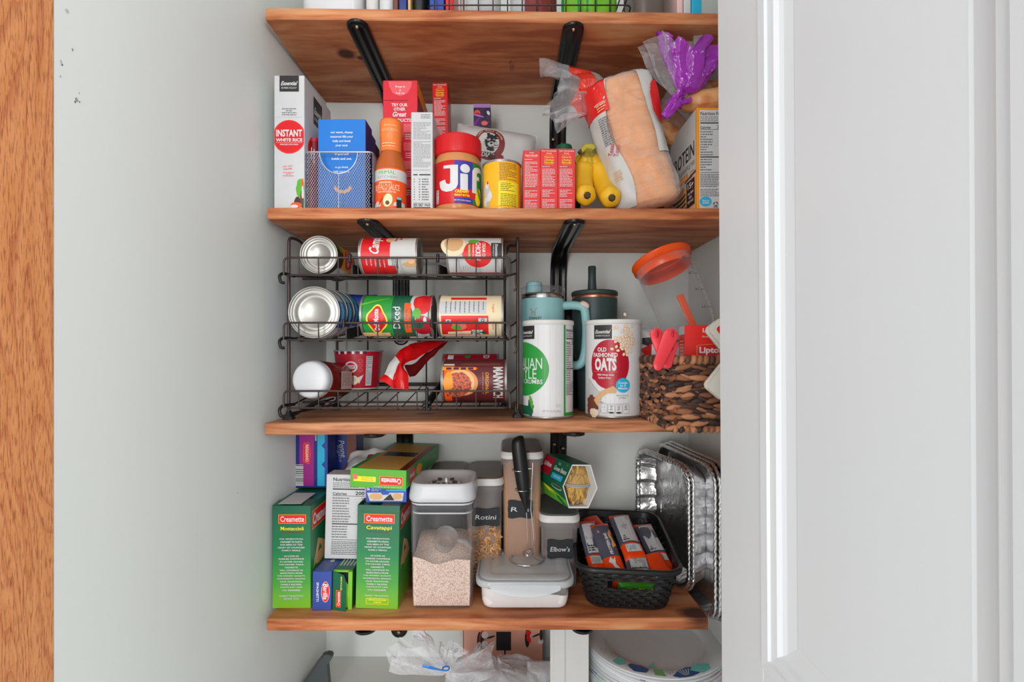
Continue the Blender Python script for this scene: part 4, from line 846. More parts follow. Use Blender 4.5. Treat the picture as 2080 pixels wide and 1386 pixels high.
def rotel(d, r, L):
    c = PI*r; d.rect(-c, .005, c, L-.005, 'cream'); d.rect(.002, L*.06, .043, L*.77, 'brightred'); d.rect(-.026, L*.04, -.001, L*.74, 'paper')
    for k in range(9): d.para(-.026+0, -.002, L*(.70-.07*k), 1, .002, 'softink', .8, 'l', .95, k)
    d.rect(.0065, L*.62, .0135, L*.75, 'paper'); d.ell(.010, L*.685, .003, .003, 'ink'); d.ell(.010, L*.685, .0019, .0019, 'paper'); d.rect(.0085, L*.13, .0150, L*.205, 'paper'); d.rect(.0100, L*.15, .0130, L*.185, 'softink')
    d.ell(.023, L*.17, .009, .013, 'red', jag=.1); d.ell(.021, L*.33, .009, .013, 'coral', jag=.1); d.ell(.024, L*.29, .005, .009, 'leaf', jag=.3)
    d.poly([(.034, L*.15), (.031, L*.5), (.034, L*.7), (.040, L*.7), (.040, L*.15)], 'cream'); d.rect(.032, L*.50, .040, L*.72, 'darkgreen'); d.t('ROTEL', .046, L*.60, .034, .020, 'white', 0, .03)
    d.t('Original', -.012, L*.84, .016, .005, 'coral', 0, 0, .3); d.t('Original', .020, L*.84, .016, .005, 'coral', 0, 0, .3); d.rect(-.036, L*.2, -.030, L*.74, 'red')
can('tomato_can', 'cream and red can with tomatoes, right end of the middle tier', Rd, .118, 'cream', lie(890, .912, 1, Rd, 1, .118), (0, R(90), 0), rotel)
can('tomato_can', 'dark-labelled can just peeking out behind the cream and red can', Rd+.0005, .112, 'maroon', lie(908, 1.0, 1, Rd, 1, .112), (0, R(90), 0))
# sauce jar lying, cap towards us
t = thing('sauce_jar', 'dark red sauce bottle lying with its white cap facing out', 'bottle', (X_(628, .872), .872, H-.0465), (R(-93), 0, R(-3)))
mb = MB(); 
mb.rings([[(x*kx, y*ky, z) for x, y, _ in rrect(1, 1, .46, 0, n=10)] for kx, ky, z in ((.050, .050, .018), (.060, .060, .026), (.068, .068, .036), (.072, .069, .052), (.070, .066, .085), (.072, .068, .12), (.066, .062, .135), (.05, .05, .138))], 'ketchup', True)
M = None; dd = D(mb, lambda u, v, l: (.0360+l, u, v)); dd.ss = .0012; dd.rect(-.016, .052, .018, .105, 'stanleypink'); dd.para(-.013, .015, .10, 11, .004, 'softink', .4, 'l', .9)
mb.build('bottle', t)
mb = MB(); mb.lathe([(.0001, -.001), (.026, -.0005), (.030, .001), (.0325, .005), (.0335, .012), (.0335, .020), (.031, .021)], 'capwhite', 48); mb.lathe([(.0336, .0155), (.0342, .017), (.0342, .0225), (.030, .024)], 'capwhite', 48); mb.build('cap', t)
# mashed potato cup
Yc = 1.035; t = thing('food_cup', 'red instant potato cup with grey lid beside the lying sauce bottle', 'cup', (X_(729, Yc), Yc, tz(2, Yc)+.0025))
r0, r1, hc = .0405, .0490, .078; mb = MB(); mb.lathe([(.001, .002), (r0-.003, .002), (r0-.001, 0), (r0, .003), (r1, hc)], ['white', 'white', 'white', 'crimson'], 56)
d = D(mb, cyl(r0, r1, hc), .003); d.ell(-.002, .046, .0115, .0115, 'offwhite'); d.ell(-.002, .046, .0085, .0085, 'crimson'); d.rect(-.009, .0425, .005, .0495, 'offwhite'); d.t('CUP', -.002, .046, .011, .0045, 'crimson', 0, .03)
for v in (.058, .049, .040): d.ell(.0145, v, .0038, .0038, 'pinkred'); d.ell(.0145, v, .0031, .0031, 'crimson')
d.t('Homestyle', -.029, .0285, .022, .005, 'white', 0, .02); d.t('MASHED', -.028, .0205, .020, .006, 'white', 0, .03); d.t('POTATOES', -.028, .0125, .020, .006, 'white', 0, .03)
d.poly([(.008, .024), (.020, .030), (.022, .034), (.012, .012)], 'offwhite'); d.ell(-.003, .0195, .0155, .0105, 'cream', jag=.12); d.ell(-.003, .0215, .010, .006, 'offwhite', jag=.15); d.rect(.024, .008, .036, .068, 'lgrey'); d.para(.025, .035, .066, 14, .004, 'softink', .35)
l = d.lift()
for k in range(9): d.rect(-.032+k*.0065, hc-.006, -.028+k*.0065, hc-.0005, 'white' if k % 2 else 'ink', l)
mb.build('cup', t); mb = MB(); mb.lathe([(r1, hc-.001), (r1+.0022, hc), (r1+.0022, hc+.0012), (r1, hc+.002), (.001, hc+.001)], 'grey', 56); mb.build('lid', t)
# torn red pouch
t = thing('snack_bag', 'folded glossy red snack bag slumped in the bottom tier', 'bag', (X_(838, .95), .95, tz(2, .95)+.002)); org = Vector(t.location)
A = [W(832, 792, .90), W(852, 793, .905)]; 
def strip(pl, pr, m, bulge=.006, sd=0):
    pl = [q-org for q in bspline(pl, 8)]; pr = [q-org for q in bspline(pr, 8)]; n = len(pl)-1
    def f(u, v):
        i = v*n; a = int(min(i, n-1)); k = i-a; L_ = pl[a].lerp(pl[a+1], k); R_ = pr[a].lerp(pr[a+1], k); p = L_.lerp(R_, u)
        return tuple(p+Vector((0, -1, .3))*(bulge*sin(PI*u))+noise.noise_vector(p*60+Vector((sd, 0, 0)))*.0022)
    mb.grid(f, 14, n*2, m)
mb = MB(); strip([W(770, 772, .905), W(788, 745, .92), W(812, 712, .94), W(835, 700, .955), W(870, 690, .99)], [W(801, 790, .90), W(806, 760, .91), W(822, 730, .925), W(838, 712, .95), W(905, 693, 1.0)], lambda u, v: 'offwhite' if .14 < v < .40 and u < .86 else 'foilred', .004, 1); mb.build('side_gusset', t)
mb = MB(); strip([W(801, 790, .899), W(803, 755, .905), W(816, 728, .92), W(830, 700, .94), W(862, 694, .985)], [W(830, 793, .895), W(829, 765, .900), W(822, 742, .915), W(862, 720, .955), W(912, 690, 1.0)], 'foilred', .007, 4)
strip([W(820, 742, .93), W(840, 738, .95), W(862, 720, .98), W(885, 705, 1.0)], [W(832, 765, .93), W(846, 762, .95), W(872, 732, .985), W(912, 692, 1.01)], 'darkred', .003, 6)
mb.build('front_panel', t)
# big lower can
Rm = .0385
def manw(d, r, L):
    c = PI*r; d.rect(-c, .005, c, L-.005, 'maroon'); d.rect(-.024, .006, c, L*.16, 'orange'); d.rect(-.028, L*.02, -.020, L*.20, 'amber')
    d.poly([(-.026, L*.05), (-.022, L*.55), (-.026, L*.55)], 'orange'); q = [(.006, L*.26)]
    d.ell(.003, L*.30, .026, .031, 'bun', n=36); d.ell(.003, L*.29, .024, .026, 'bunlight', n=36); d.ell(.006, L*.27, .022, .0235, 'meat', jag=.12, n=40); d.ell(.004, L*.12, .022, .008, 'amber'); d.ell(.022, L*.22, .010, .018, 'meat', jag=.3)
    d.t('MANWICH', .004, L*.865, .062, .018, 'offwhite', 0, .04); d.t('ORIGINAL', .004, L*.70, .040, .0062, 'amber', 0, .02); d.t('SLOPPY JOE SAUCE', .004, L*.635, .040, .0026, 'amber'); d.rect(-.018, L*.675, .026, L*.677, 'amber'); 
    d.rect(-.0265, L*.06, -.0205, L*.53, 'amber'); l = d.lift()
    for i in range(4): d.rect(-.0258, L*(.08+.11*i), -.0212, L*(.16+.11*i), 'maroon', l)
    d.rect(-.034, L*.04, -.030, L*.20, 'paper'); d.rect(-.036, L*.30, -.030, L*.9, 'brown')
can('sauce_can', 'brown sloppy joe sauce can lying at the right of the bottom tier', Rm, .118, 'maroon', lie(897, .914, 2, Rm, 1, .118), (0, R(90), 0), manw)
def redback(d, r, L): d.rect(-PI*r, .005, PI*r, L-.005, 'crimson'); d.ell(-.040, L*.45, .006, .006, 'green'); d.rect(-.046, L*.1, -.030, L*.2, 'white'); d.t('ED', -.04, L*.78, .014, .012, 'white', 0, .03)
can('sauce_can', 'red can lying right behind the brown sloppy joe can', Rm-.0005, .112, 'crimson', lie(898, 1.0, 2, Rm, 1, .112), (0, R(90), 0), redback)
# ------------------------------------------------------------------ cups and canisters right of the rack
Yc = .985; t = thing('travel_tumbler', 'pale teal tumbler with handle behind the bread crumb canister', 'tumbler', at(3, 1102.5, Yc)); Rr = .0432; hz = .224
mb = MB(); mb.lathe([(.001, 0), (.032, 0), (.034, .003), (.0355, .08), (.0425, .105), (Rr, .12), (Rr, hz-.004), (Rr-.001, hz)], 'stanley', 56); d = D(mb, cyl(Rr), .004)
zq = Z_(640, .94)-SH[3][0]+.002
for (u, v, a, b_, r_) in ((0,0,.0048,.0024,0), (-.0045,.004,.0020,.0026,0), (.0052,.0055,.004,.0012,.9), (-.0035,-.0045,.0011,.0035,0), (.0035,-.0045,.0011,.0035,0), (.0008,-.004,.0009,.003,.2), (-.0062,.0062,.0012,.0012,0)): d.ell(-.0215+u, zq+v, a, b_, 'grey', rot=r_, n=12)
d.t('STANLEY', -.018, zq-.0115, .026, .0045, 'dgrey', 0, .03); mb.build('body', t)
mb = MB(); mb.lathe([(Rr-.0015, hz-.001), (Rr-.0008, hz+.001), (Rr-.0008, hz+.009), (Rr-.003, hz+.010)], 'steel', 56); mb.build('steel_ring', t)
mb = MB(); mb.lathe([(Rr-.002, hz+.009), (Rr+.0006, hz+.010), (Rr+.0008, hz+.022), (Rr-.002, hz+.0235), (.001, hz+.0235)], 'clearplastic', 56); mb.build('lid', t)
mb = MB(); mb.lathe([(.016, hz+.011), (.0165, hz+.013), (.0155, hz+.028), (.0150, hz+.031), (.012, hz+.033), (.001, hz+.033)], 'stanley', 32, TR(-.018, -.012, 0)); mb.build('flip_knob', t)
mb = MB(); hp = fillet([(.036, -.012, hz-.014), (.060, -.022, hz-.013), (.079, -.028, hz-.018), (.083, -.030, hz-.06), (.080, -.030, hz-.105), (.073, -.028, hz-.130), (.030, -.012, hz-.133)], .016, 6)
rg = []
for i, p in enumerate(hp):
    a = hp[min(i+1, len(hp)-1)]-hp[max(i-1, 0)]; tt = a.normalized(); s1 = Vector((0, 1, 0)); s2 = tt.cross(s1).normalized()
    rg.append([tuple(p+s2*(.0085*cos(b))+s1*(.0085*sin(b))) for b in [2*PI*k/12 for k in range(12)]])
mb.rings(rg, 'stanley', True); mb.build('handle', t)
mb = MB(); mb.tube([hp[i]+Vector((.0052, -.0034, .004)) for i in range(6, 14)], [.004, .0062, .0064, .0064, .0062, .006, .005, .003], 'stanleypink', 8); mb.build('handle_pad', t, label='pink inset on the handle')
# canister of bread crumbs
def canister(name, label, px, Yc, Rr, h, draw):
    t = thing(name, label, 'canister', at(3, px, Yc)); mb = MB(); mb.lathe([(Rr, .004), (Rr, h-.006)], 'white', 64); d = D(mb, cyl(Rr), .0038); draw(d, Rr, h); mb.build('label', t)
    m2 = MB(); m2.lathe([(.001, .002), (Rr-.002, .002), (Rr-.001, 0), (Rr+.0006, .0005), (Rr+.0006, .004), (Rr, .0045)], 'tin', 64); m2.build('base_rim', t, label='metal bottom rim')
    m2 = MB(); m2.lathe([(Rr+.0002, h-.0085), (Rr+.0016, h-.0075), (Rr+.0016, h-.001), (Rr+.0006, h), (Rr-.002, h), (Rr-.0035, h-.002), (.001, h-.002)], 'sealwhite', 64); m2.build('lid', t, label='pale plastic lid')
def crumbs(d, r, h):
    for i in range(-6, 14): d.rect(i*.011, .005, i*.011+.0003, h-.01, 'offwhite', .00019)
    d.k = 3; u0 = -.058; d.ell(u0, h*.50, .056, .049, 'green', n=56); d.ell(u0-.001, h*.50, .052, .045, 'leaf' if 0 else 'green', n=56)
    essential(d, -.050, h-.022, .042, .024)
    d.t('ITALIAN', -.048, h*.56, .068, .0190, 'white', 0, .0); d.t('STYLE', -.052, h*.455, .055, .0190, 'white', 0, .0); d.t('BREAD CRUMBS', -.0555, h*.375, .085, .0080, 'white', 0, .01)
    d.t('NET WT 15 OZ (425g)', .003, .014, .033, .0046, 'grey', 0, .0); d.para(.010, .020, .026, 2, .003, 'lgrey', .4)
    d.rect(.026, .005, .030, h-.009, 'green'); d.rect(.030, .005, .060, .011, 'green'); nutri(d, .0315, .058, h-.014, .04, '110', 6)
    d.rect(-.07, .006, -.038, .022, 'darkgreen'); d.ell(-.037, .020, .006, .016, 'darkgreen', jag=.5); d.ell(-.036, .030, .003, .012, 'leaf', jag=.5, rot=.3)
canister('crumb_canister', 'white canister with a bright green circle, right of the wire rack', 1113, .919, .0462, .1765, crumbs)
def oats(d, r, h):
    for i in range(-10, 14): d.rect(i*.008, .005, i*.008+.0003, h-.01, 'offwhite', .00019)
    d.k = 3; d.ell(-.0175, h*.545, .036, .044, 'crimson', n=56); d.ell(-.020, h*.55, .030, .040, 'crimson', n=40); d.poly([(-.052, h*.40), (-.012, h*.29), (-.004, h*.30), (.012, h*.42), (-.050, h*.46)], 'crimson')
    essential(d, -.0295, h-.0225, .034, .025)
    d.t('OLD', -.0305, h*.695, .017, .0078, 'white', 0, .03); d.t('FASHIONED', -.0250, h*.640, .045, .0078, 'white', 0, .03); d.t('OATS', -.0245, h*.545, .040, .0235, 'white', 0, .05)
    d.rect(-.048, h*.468, -.002, h*.472, 'pinkred'); d.t('100% Whole Grain', -.024, h*.44, .030, .0034, 'white', 0, .02); d.t('Sodium Free', -.026, h*.41, .022, .0034, 'white', 0, .02)
    d.ell(.007, h*.335, .0130, .0130, 'cyan'); 
    for i, s_ in enumerate(('Cooks', 'in 5', 'Minutes')): d.t(s_, .007, h*(.36-.027*i), .017 if i != 1 else .010, .0038, 'white', 0, .03)
    d.t('Good Source', .006, h*.235, .022, .0032, 'grey'); d.t('of Fiber', .006, h*.21, .014, .0032, 'grey')
    r_ = random.Random(4)
    for k in range(62):
        s_ = k/62; u = .001+.026*r_.random()*(1.1-.3*s_)+(.004); v = h*(.96-.27*r_.random()-.03); u = .010+(r_.gauss(0, .008)); v = h*.79+r_.gauss(0, .013); 
        if k > 50: u = r_.uniform(-.014, .028); v = h*r_.uniform(.60, .92)
        a = r_.uniform(0, PI); d.ell(u, v, .0026, .0034, 'tan', n=9, rot=a, l=.0006+k*.000012); d.ell(u, v, .0019, .0027, 'almond', n=9, rot=a, l=.00061+k*.000012)
    d.k = 60
    d.ell(-.048, h*.15, .014, .026, 'choc', n=24); d.ell(-.050, h*.16, .012, .022, 'brown', jag=.3); d.poly([(-.034, h*.25), (-.030, h*.10), (-.036, .006), (-.070, .006), (-.060, h*.4)], 'lgrey'); d.ell(-.050, h*.12, .014, .020, 'brown', jag=.35); d.ell(-.046, h*.05, .010, .008, 'almond', jag=.3)
    d.poly([(-.046, h*.18), (-.034, h*.265), (-.022, h*.30), (-.010, h*.33), (-.004, h*.30), (-.006, h*.26), (-.020, h*.255), (-.030, h*.22), (-.038, h*.12)], 'tan')
    l = d.lift()
    for i in range(4):
        u = -.031+i*.0125; d.rect(u, .010, u+.0105, .026, 'grey', l); d.rect(u+.0004, .0104, u+.0101, .0256, 'white', l+.00005); d.para(u+.002, u+.0085, .0235, 3, .0032, 'softink', .5, 'c', .9, i)
        if i in (1, 2): d.ell(u+.005, .011, .0045, .0016, 'ink')
    d.t('1 SERVING', -.031, .0285, .008, .0022, 'grey')
canister('oats_canister', 'white rolled oats canister with dark red circle, beside the woven basket', 1245, .925, .0512, .1765, oats)
Yc = 1.005; t = thing('straw_tumbler', 'dark green tumbler with a straw spout behind the oats canister', 'tumbler', at(3, 1207.5, Yc)); Rr = .0455; hz = .226
mb = MB(); mb.lathe([(.001, 0), (.031, 0), (.033, .003), (.036, .09), (.0445, .12), (Rr, .14), (Rr, hz)], 'tumbler', 56); mb.build('body', t)
mb = MB(); mb.lathe([(Rr-.0010, hz-.0005), (Rr-.0005, hz+.001), (Rr-.0005, hz+.0065), (Rr-.003, hz+.007)], 'copper', 56); mb.build('copper_ring', t)
mb = MB(); mb.lathe([(Rr-.003, hz+.0060), (Rr+.0012, hz+.0068), (Rr+.0012, hz+.013), (Rr-.001, hz+.015), (.001, hz+.0155)], 'tumbler', 56); mb.build('lid', t)
mb = MB(); mb.lathe([(.0095, hz+.0150), (.0088, hz+.022), (.0078, hz+.040), (.0078, hz+.064), (.0066, hz+.065), (.0058, hz+.060), (.001, hz+.060)], 'tumbler', 24, TR(-.007, -.012, 0)); mb.build('straw_spout', t)
t = thing('water_bottle', 'black bottle barely showing between the teal and dark green tumblers', 'bottle', at(3, 1154, 1.078)); mb = MB(); mb.lathe([(.001, 0), (.034, 0), (.0355, .004), (.0355, .19), (.030, .205), (.020, .21), (.001, .21)], 'blackplastic', 40); mb.build('body', t)
mb = MB(); mb.lathe([(.0202, .209), (.021, .210), (.021, .226), (.019, .228), (.001, .228)], 'rubber', 32); mb.build('lid', t)
# ------------------------------------------------------------------ woven basket and what it holds
bx0, bx1, by0, by1 = .244, .412, .718, .985; zt0 = top(3, .33); hb = .106
t = thing('woven_basket', 'brown woven seagrass basket overhanging the shelf at the right', 'basket', ((bx0+bx1)/2, (by0+by1)/2, zt0+.0005))
mb = MB(); cw, cd = bx1-bx0, by1-by0; rows = 13; rr_ = random.Random(11); per = [('x', -1), ('y', 1), ('x', 1), ('y', -1)]
def lump(p, dirv, ln, r_, m, tilt):
    M = Matrix.Translation(p) @ Matrix.Rotation(math.atan2(dirv[1], dirv[0]), 4, 'Z') @ Matrix.Rotation(tilt, 4, 'Y')
    mb.ellipsoid((0, 0, 0), ln, r_*.8, r_, m, M, 8, 6)
cols = ['seagrass%d' % i for i in range(6)]
def in_handle(k, x, z): return k == 0 and abs(x-.018) < .040 and .066 < z < .092
for r_i in range(rows):
    z = .006+r_i*(hb-.010)/(rows-1); 
    for side, (a0, a1) in enumerate((((-cw/2, -cd/2), (cw/2, -cd/2)), ((cw/2, -cd/2), (cw/2, cd/2)), ((cw/2, cd/2), (-cw/2, cd/2)), ((-cw/2, cd/2), (-cw/2, -cd/2)))):
        dx, dy = a1[0]-a0[0], a1[1]-a0[1]; Lh = math.hypot(dx, dy); st_ = .0225; n_ = int(Lh/st_); off = (r_i % 2)*st_/2
        for j in range(n_+1):
            s_ = min(Lh, j*st_+off+rr_.uniform(-.003, .003)); x = a0[0]+dx*s_/Lh; y = a0[1]+dy*s_/Lh
            if in_handle(side, x, z): continue
            out = rr_.uniform(-.0012, .0018); nx, ny = dy/Lh, -dx/Lh
            lump(Vector((x+nx*out, y+ny*out, z+rr_.uniform(-.0012, .0012))), (dx, dy), rr_.uniform(.012, .018), rr_.uniform(.0034, .0048), rr_.choice(cols), rr_.uniform(-.28, .28))
            if rr_.random() < .7: lump(Vector((x+nx*(out+.001)+dx/Lh*.006, y+ny*(out+.001)+dy/Lh*.006, z+.003)), (dx, dy), rr_.uniform(.008, .012), .0028, rr_.choice(cols), rr_.uniform(-.5, .5))
mb.build('woven_wall', t)
mb = MB(); mb.box(-cw/2+.002, cw/2-.002, -cd/2+.002, cd/2-.002, .001, .004, 'seagrass3', .001)
for a, b in (((-cw/2+.002, -cd/2+.002), (cw/2-.002, -cd/2+.002)),): pass
mb.box(-cw/2+.002, -cw/2+.004, -cd/2, cd/2, .004, hb-.006, 'seagrass5', .0005); mb.box(cw/2-.004, cw/2-.002, -cd/2, cd/2, .004, hb-.006, 'seagrass5', .0005); mb.box(-cw/2, cw/2, cd/2-.004, cd/2-.002, .004, hb-.006, 'seagrass5', .0005)
mb.box(-cw/2, cw/2, -cd/2+.002, -cd/2+.004, .004, .064, 'seagrass5', .0005); mb.box(-cw/2, -.022, -cd/2+.002, -cd/2+.004, .064, hb-.006, 'seagrass5', .0005); mb.box(.058, cw/2, -cd/2+.002, -cd/2+.004, .064, hb-.006, 'seagrass5', .0005); mb.build('lining', t)
mb = MB(); mbb = MB()
for a0, a1 in (((-cw/2, -cd/2), (cw/2, -cd/2)), ((cw/2, -cd/2), (cw/2, cd/2)), ((cw/2, cd/2), (-cw/2, cd/2)), ((-cw/2, cd/2), (-cw/2, -cd/2))):
    dx, dy = a1[0]-a0[0], a1[1]-a0[1]; Lh = math.hypot(dx, dy); n_ = int(Lh/.0085)
    for j in range(n_+1):
        s_ = j/n_; x = a0[0]+dx*s_; y = a0[1]+dy*s_; handle = a0[1] == a1[1] == -cd/2 and abs(x-.018) < .036
        wrap = not handle or abs(x-.018) > .030 or x < .012
        M = Matrix.Translation((x, y, hb-.001)) @ Matrix.Rotation(math.atan2(dy, dx), 4, 'Z') @ Matrix.Rotation(.22, 4, 'Y')
        if handle and x > .012: mb.ellipsoid((0, 0, 0), .008, .0038, .0046, 'seagrass5', M, 8, 6)
        else: mb.ellipsoid((0, 0, 0), .0050, .0072, .0088 if x > -.03 and a0[1] == a1[1] == -cd/2 else .0075, rr_.choice(cols), M, 8, 6)
        M = Matrix.Translation((x, y, .004)) @ Matrix.Rotation(math.atan2(dy, dx), 4, 'Z') @ Matrix.Rotation(.22, 4, 'Y'); mbb.ellipsoid((0, 0, 0), .0046, .0058, .0058, rr_.choice(cols), M, 8, 6)
mb.build('rim', t); mbb.build('base_rim', t)
zi = zt0+.006
# clear pitcher with orange lid
c0 = W(1400, 662, .90); c1 = W(1357, 523, .90); ax = (c1-c0); Lp = ax.length*1.02; ay = math.atan2(ax.x, ax.z)
t = thing('batter_pitcher', 'clear measuring pitcher with orange lid tilting out of the basket', 'pitcher', tuple(c0), (R(-17), ay, 0))
mb = MB(); r0, r1 = .0465, .0525
mb.lathe([(.001, -.035), (.020, -.034), (.036, -.020), (r0-.003, -.006), (r0, .004), (r1, Lp-.005), (r1-.0015, Lp-.005), (r0-.0015, .004), (r0-.005, -.006), (.034, -.017), (.001, -.030)], 'glassclear', 56)
d = D(mb, cyl(r0+.0005, r1+.0005, Lp), .003); 
for k, (u, v) in enumerate(((.030, Lp*.84), (.030, Lp*.60), (.030, Lp*.36), (.030, Lp*.10))):
    d.rect(u, v, u+.016, v+.0008, 'dgrey'); d.t('%dC' % (4-k), u-.008, v+.001, .010, .0042, 'dgrey'); d.rect(u+.004, v+.012, u+.010, v+.0127, 'dgrey'); d.rect(u+.004, v-.013, u+.010, v-.0123, 'dgrey')
d.rect(.0305, Lp*.08, .0311, Lp*.86, 'dgrey'); mb.build('body', t)
mb = MB(); mb.lathe([(r1-.003, Lp-.020), (r1-.002, Lp-.018), (r1-.002, Lp-.004), (r1+.0028, Lp-.004), (r1+.0034, Lp+.006), (r1+.0042, Lp+.0065), (r1+.0036, Lp+.009), (r1, Lp+.010), (.001, Lp+.0105)], 'lidorange', 64); mb.build('lid', t, label='orange snap-on lid')
mb = MB(); mb.rings([rrect(.014, .006, .003, z, .022, .040) for z in (-.02, .02, .05, .070, .074)], 'lidorange', True); mb.build('handle', t, label='orange handle seen through the wall')
# white pouches in basket
fn = pillow(.105, .155, .02, .08, .004, 21); mb = MB(); pillow_mesh(mb, fn, .105, .155, 'offwhite'); d = D(mb, lambda u, v, l: fn(u, v, -1, l+.0010), .008)
d.poly([(-.030, .132), (.030, .150), (.046, .146), (.0, .118), (-.028, .120)], 'ink'); d.poly([(-.030, .108), (-.008, .128), (.004, .112), (-.014, .096)], 'red'); d.poly([(.008, .118), (.040, .135), (.050, .110), (.050, .084), (.016, .100)], 'brown'); d.ell(.036, .108, .012, .007, 'tan', rot=-.3, jag=.2); d.ell(.040, .096, .009, .006, 'kodiak', rot=-.3); essential(d, .004, .098, .020, .022, -.3); d.rect(.020, .060, .050, .080, 'crimson')
mb.build('snack_pouch', loc=(X_(1312, .93), .952, zi+.004), rot=(R(-10), R(14), 0), label='white, red and black food pouch at the back left of the woven basket', cat='pouch')
fn = pillow(.060, .122, .03, .08, .002, 5); mb = MB(); pillow_mesh(mb, fn, .060, .122, 'silvergrey'); mb.build('plain_pouch', loc=(X_(1356, .86), .868, zi+.002), rot=(R(-6), R(4), 0), label='plain pale pouch behind the red bag clip', cat='pouch')
# Lipton box
Yq = .775; w_, h_, d_ = .086, .153, .055
def lip(mb):
    d = front(mb, w_); d.rect(.0004, .0004, w_-.0004, .075, 'royal'); d.poly([(.0004, .082), (.03, .080), (.060, .072), (w_-.0004, .058), (w_-.0004, h_-.0004), (.0004, h_-.0004)], 'brightred')
    d.rect(.0004, h_-.0225, w_-.0004, h_-.0220, 'red'); d.t('Lipton', .040, h_-.009, .026, .0085, 'white', 0, .02); d.t('Soup Secrets', .040, h_-.0182, .028, .0034, 'white', 0, 0, .3)
    q = [(.012, .0885), (.034, .0955), (.056, .0885), (.056, .0755), (.034, .0685), (.012, .0755)]; u0 = -.009*0
    q = [(a_+.006, h_-.002+b2) for a_, b2 in [(.012, -.030), (.022, -.0285), (.034, -.0275), (.046, -.0285), (.056, -.030), (.056, -.046), (.046, -.0478), (.034, -.0488), (.022, -.0478), (.012, -.046)]]
    d.poly(q, 'amber'); d.poly([(.040+(u-.040)*.955, h_-.040+(v-h_+.040)*.93) for u, v in q], 'red'); d.t('Lipton', .040, h_-.0405, .036, .0125, 'white', 0, .04); d.ell(.066, h_-.045, .001, .001, 'white')
    d.t('Noodle Soup', .060, .062, .030, .005, 'white', R(-15), 0, .3); d.poly([(.0004, .0004), (w_-.0004, .0004), (w_-.0004, .03), (.0004, .045)], 'crimson')
    e = leftf(mb, w_, d_); e.rect(.0006, h_-.014, d_-.0006, h_-.0004, 'offwhite'); e.para(.008, d_-.008, h_-.024, 8, .0052, 'peach', .35, 'c', .85, 2)
x = X_(1396, Yq); carton('soup_mix_box', 'red boxed soup mix standing in the front of the woven basket', 'box', w_, d_, h_, {'all': 'brightred'}, (x+w_/2-.002, Yq, zi+.0005), rot=(0, R(0), R(-10)), draw=lip)
# clips
def clipbar(mb, L, w0, w1, th, m, M, hole=False):
    n = 18; rg = []
    for i in range(n+1):
        s_ = i/n; wv = (w0+(w1-w0)*s_)*math.sqrt(max(.02, 1-(max(0, (s_-.82)/.18))**2))*math.sqrt(max(.10, 1-(max(0, (.10-s_)/.10))**2))
        y = .003*sin(s_*PI); rg.append([(-wv/2, y-th/2, s_*L), (-wv*.42, y-th*.75, s_*L), (wv*.42, y-th*.75, s_*L), (wv/2, y-th/2, s_*L), (wv/2, y+th/2, s_*L), (-wv/2, y+th/2, s_*L)])
    mb.rings(rg, m, True, M=M)
def posm(px, py, Y, rx=0, ry=0, rz=0): p = W(px, py, Y); return TR(p.x, p.y, p.z, rx, ry, rz)
for (lab, parts, m) in (('red plastic bag clip hooked over the woven basket rim', (((1333, 752, .700), 24, .064, .013, .024, 'clip_jaw'), ((1345, 716, .712), -16, .036, .016, .018, 'clip_lever')), 'clipred'),
                        ('smaller red plastic clip partly behind the hooked red clip', (((1353, 748, .712), 14, .042, .014, .022, 'clip_jaw'),), 'clipred')):
    p0 = parts[0][0]; o = thing('bag_clip', lab, 'clip', tuple(W(*p0)))
    for (pp, rot_, L_, a, b, nm) in parts:
        mb = MB(); q = W(*pp)-W(*p0); clipbar(mb, L_, a, b, .0030, m, TR(q.x, q.y, q.z, R(-4), R(rot_), 0)); 
        if nm == 'clip_lever' or L_ < .06: mb.ellipsoid((q.x+sin(R(rot_))*L_*.78, q.y-.002, q.z+L_*.74), .0022, .001, .006, 'crimson')
        else: mb.ellipsoid((q.x+sin(R(rot_))*L_*.86, q.y-.0024, q.z+L_*.80), .0018, .001, .005, 'crimson')
        mb.build(nm, o)
def cream_clip(lab, c, ang, L_, w_, sp):
    p = W(*c); o = thing('bag_clip', lab, 'clip', tuple(p), (R(-4), 0, 0), 'large cream bag clips')
    Mz = Matrix.Rotation(ang, 4, 'Y')
    def slab(mb, a, w1, w2, d0, d1):
        mb.rings([[tuple(Mz @ Vector((a+x, d, z))) for x, z, _ in rrect(w1, w2, .008, 0)] for d in (d0, d1)], 'clipcream', False)
    mb = MB(); slab(mb, 0, w_, L_, 0, .004); d = D(mb, lambda u, v, l: tuple(Mz @ Vector((u, -l, v)))); 
    if sp: d.poly([(x, z+L_*.22) for x, z, _ in rrect(w_*.36, L_*.26, .004, 0)], 'brightred'); 
    mb.build('clip_jaw', o)
    mb = MB(); slab(mb, -.003, w_, L_, .006, .010); mb.build('clip_jaw', o)
cream_clip('large cream plastic clip leaning over the red soup mix box', (1477, 686, .722), R(-38), .058, .028, True)
cream_clip('large cream plastic clip lying diagonally across the basket handle gap', (1479, 773, .690), R(40), .054, .036, False)
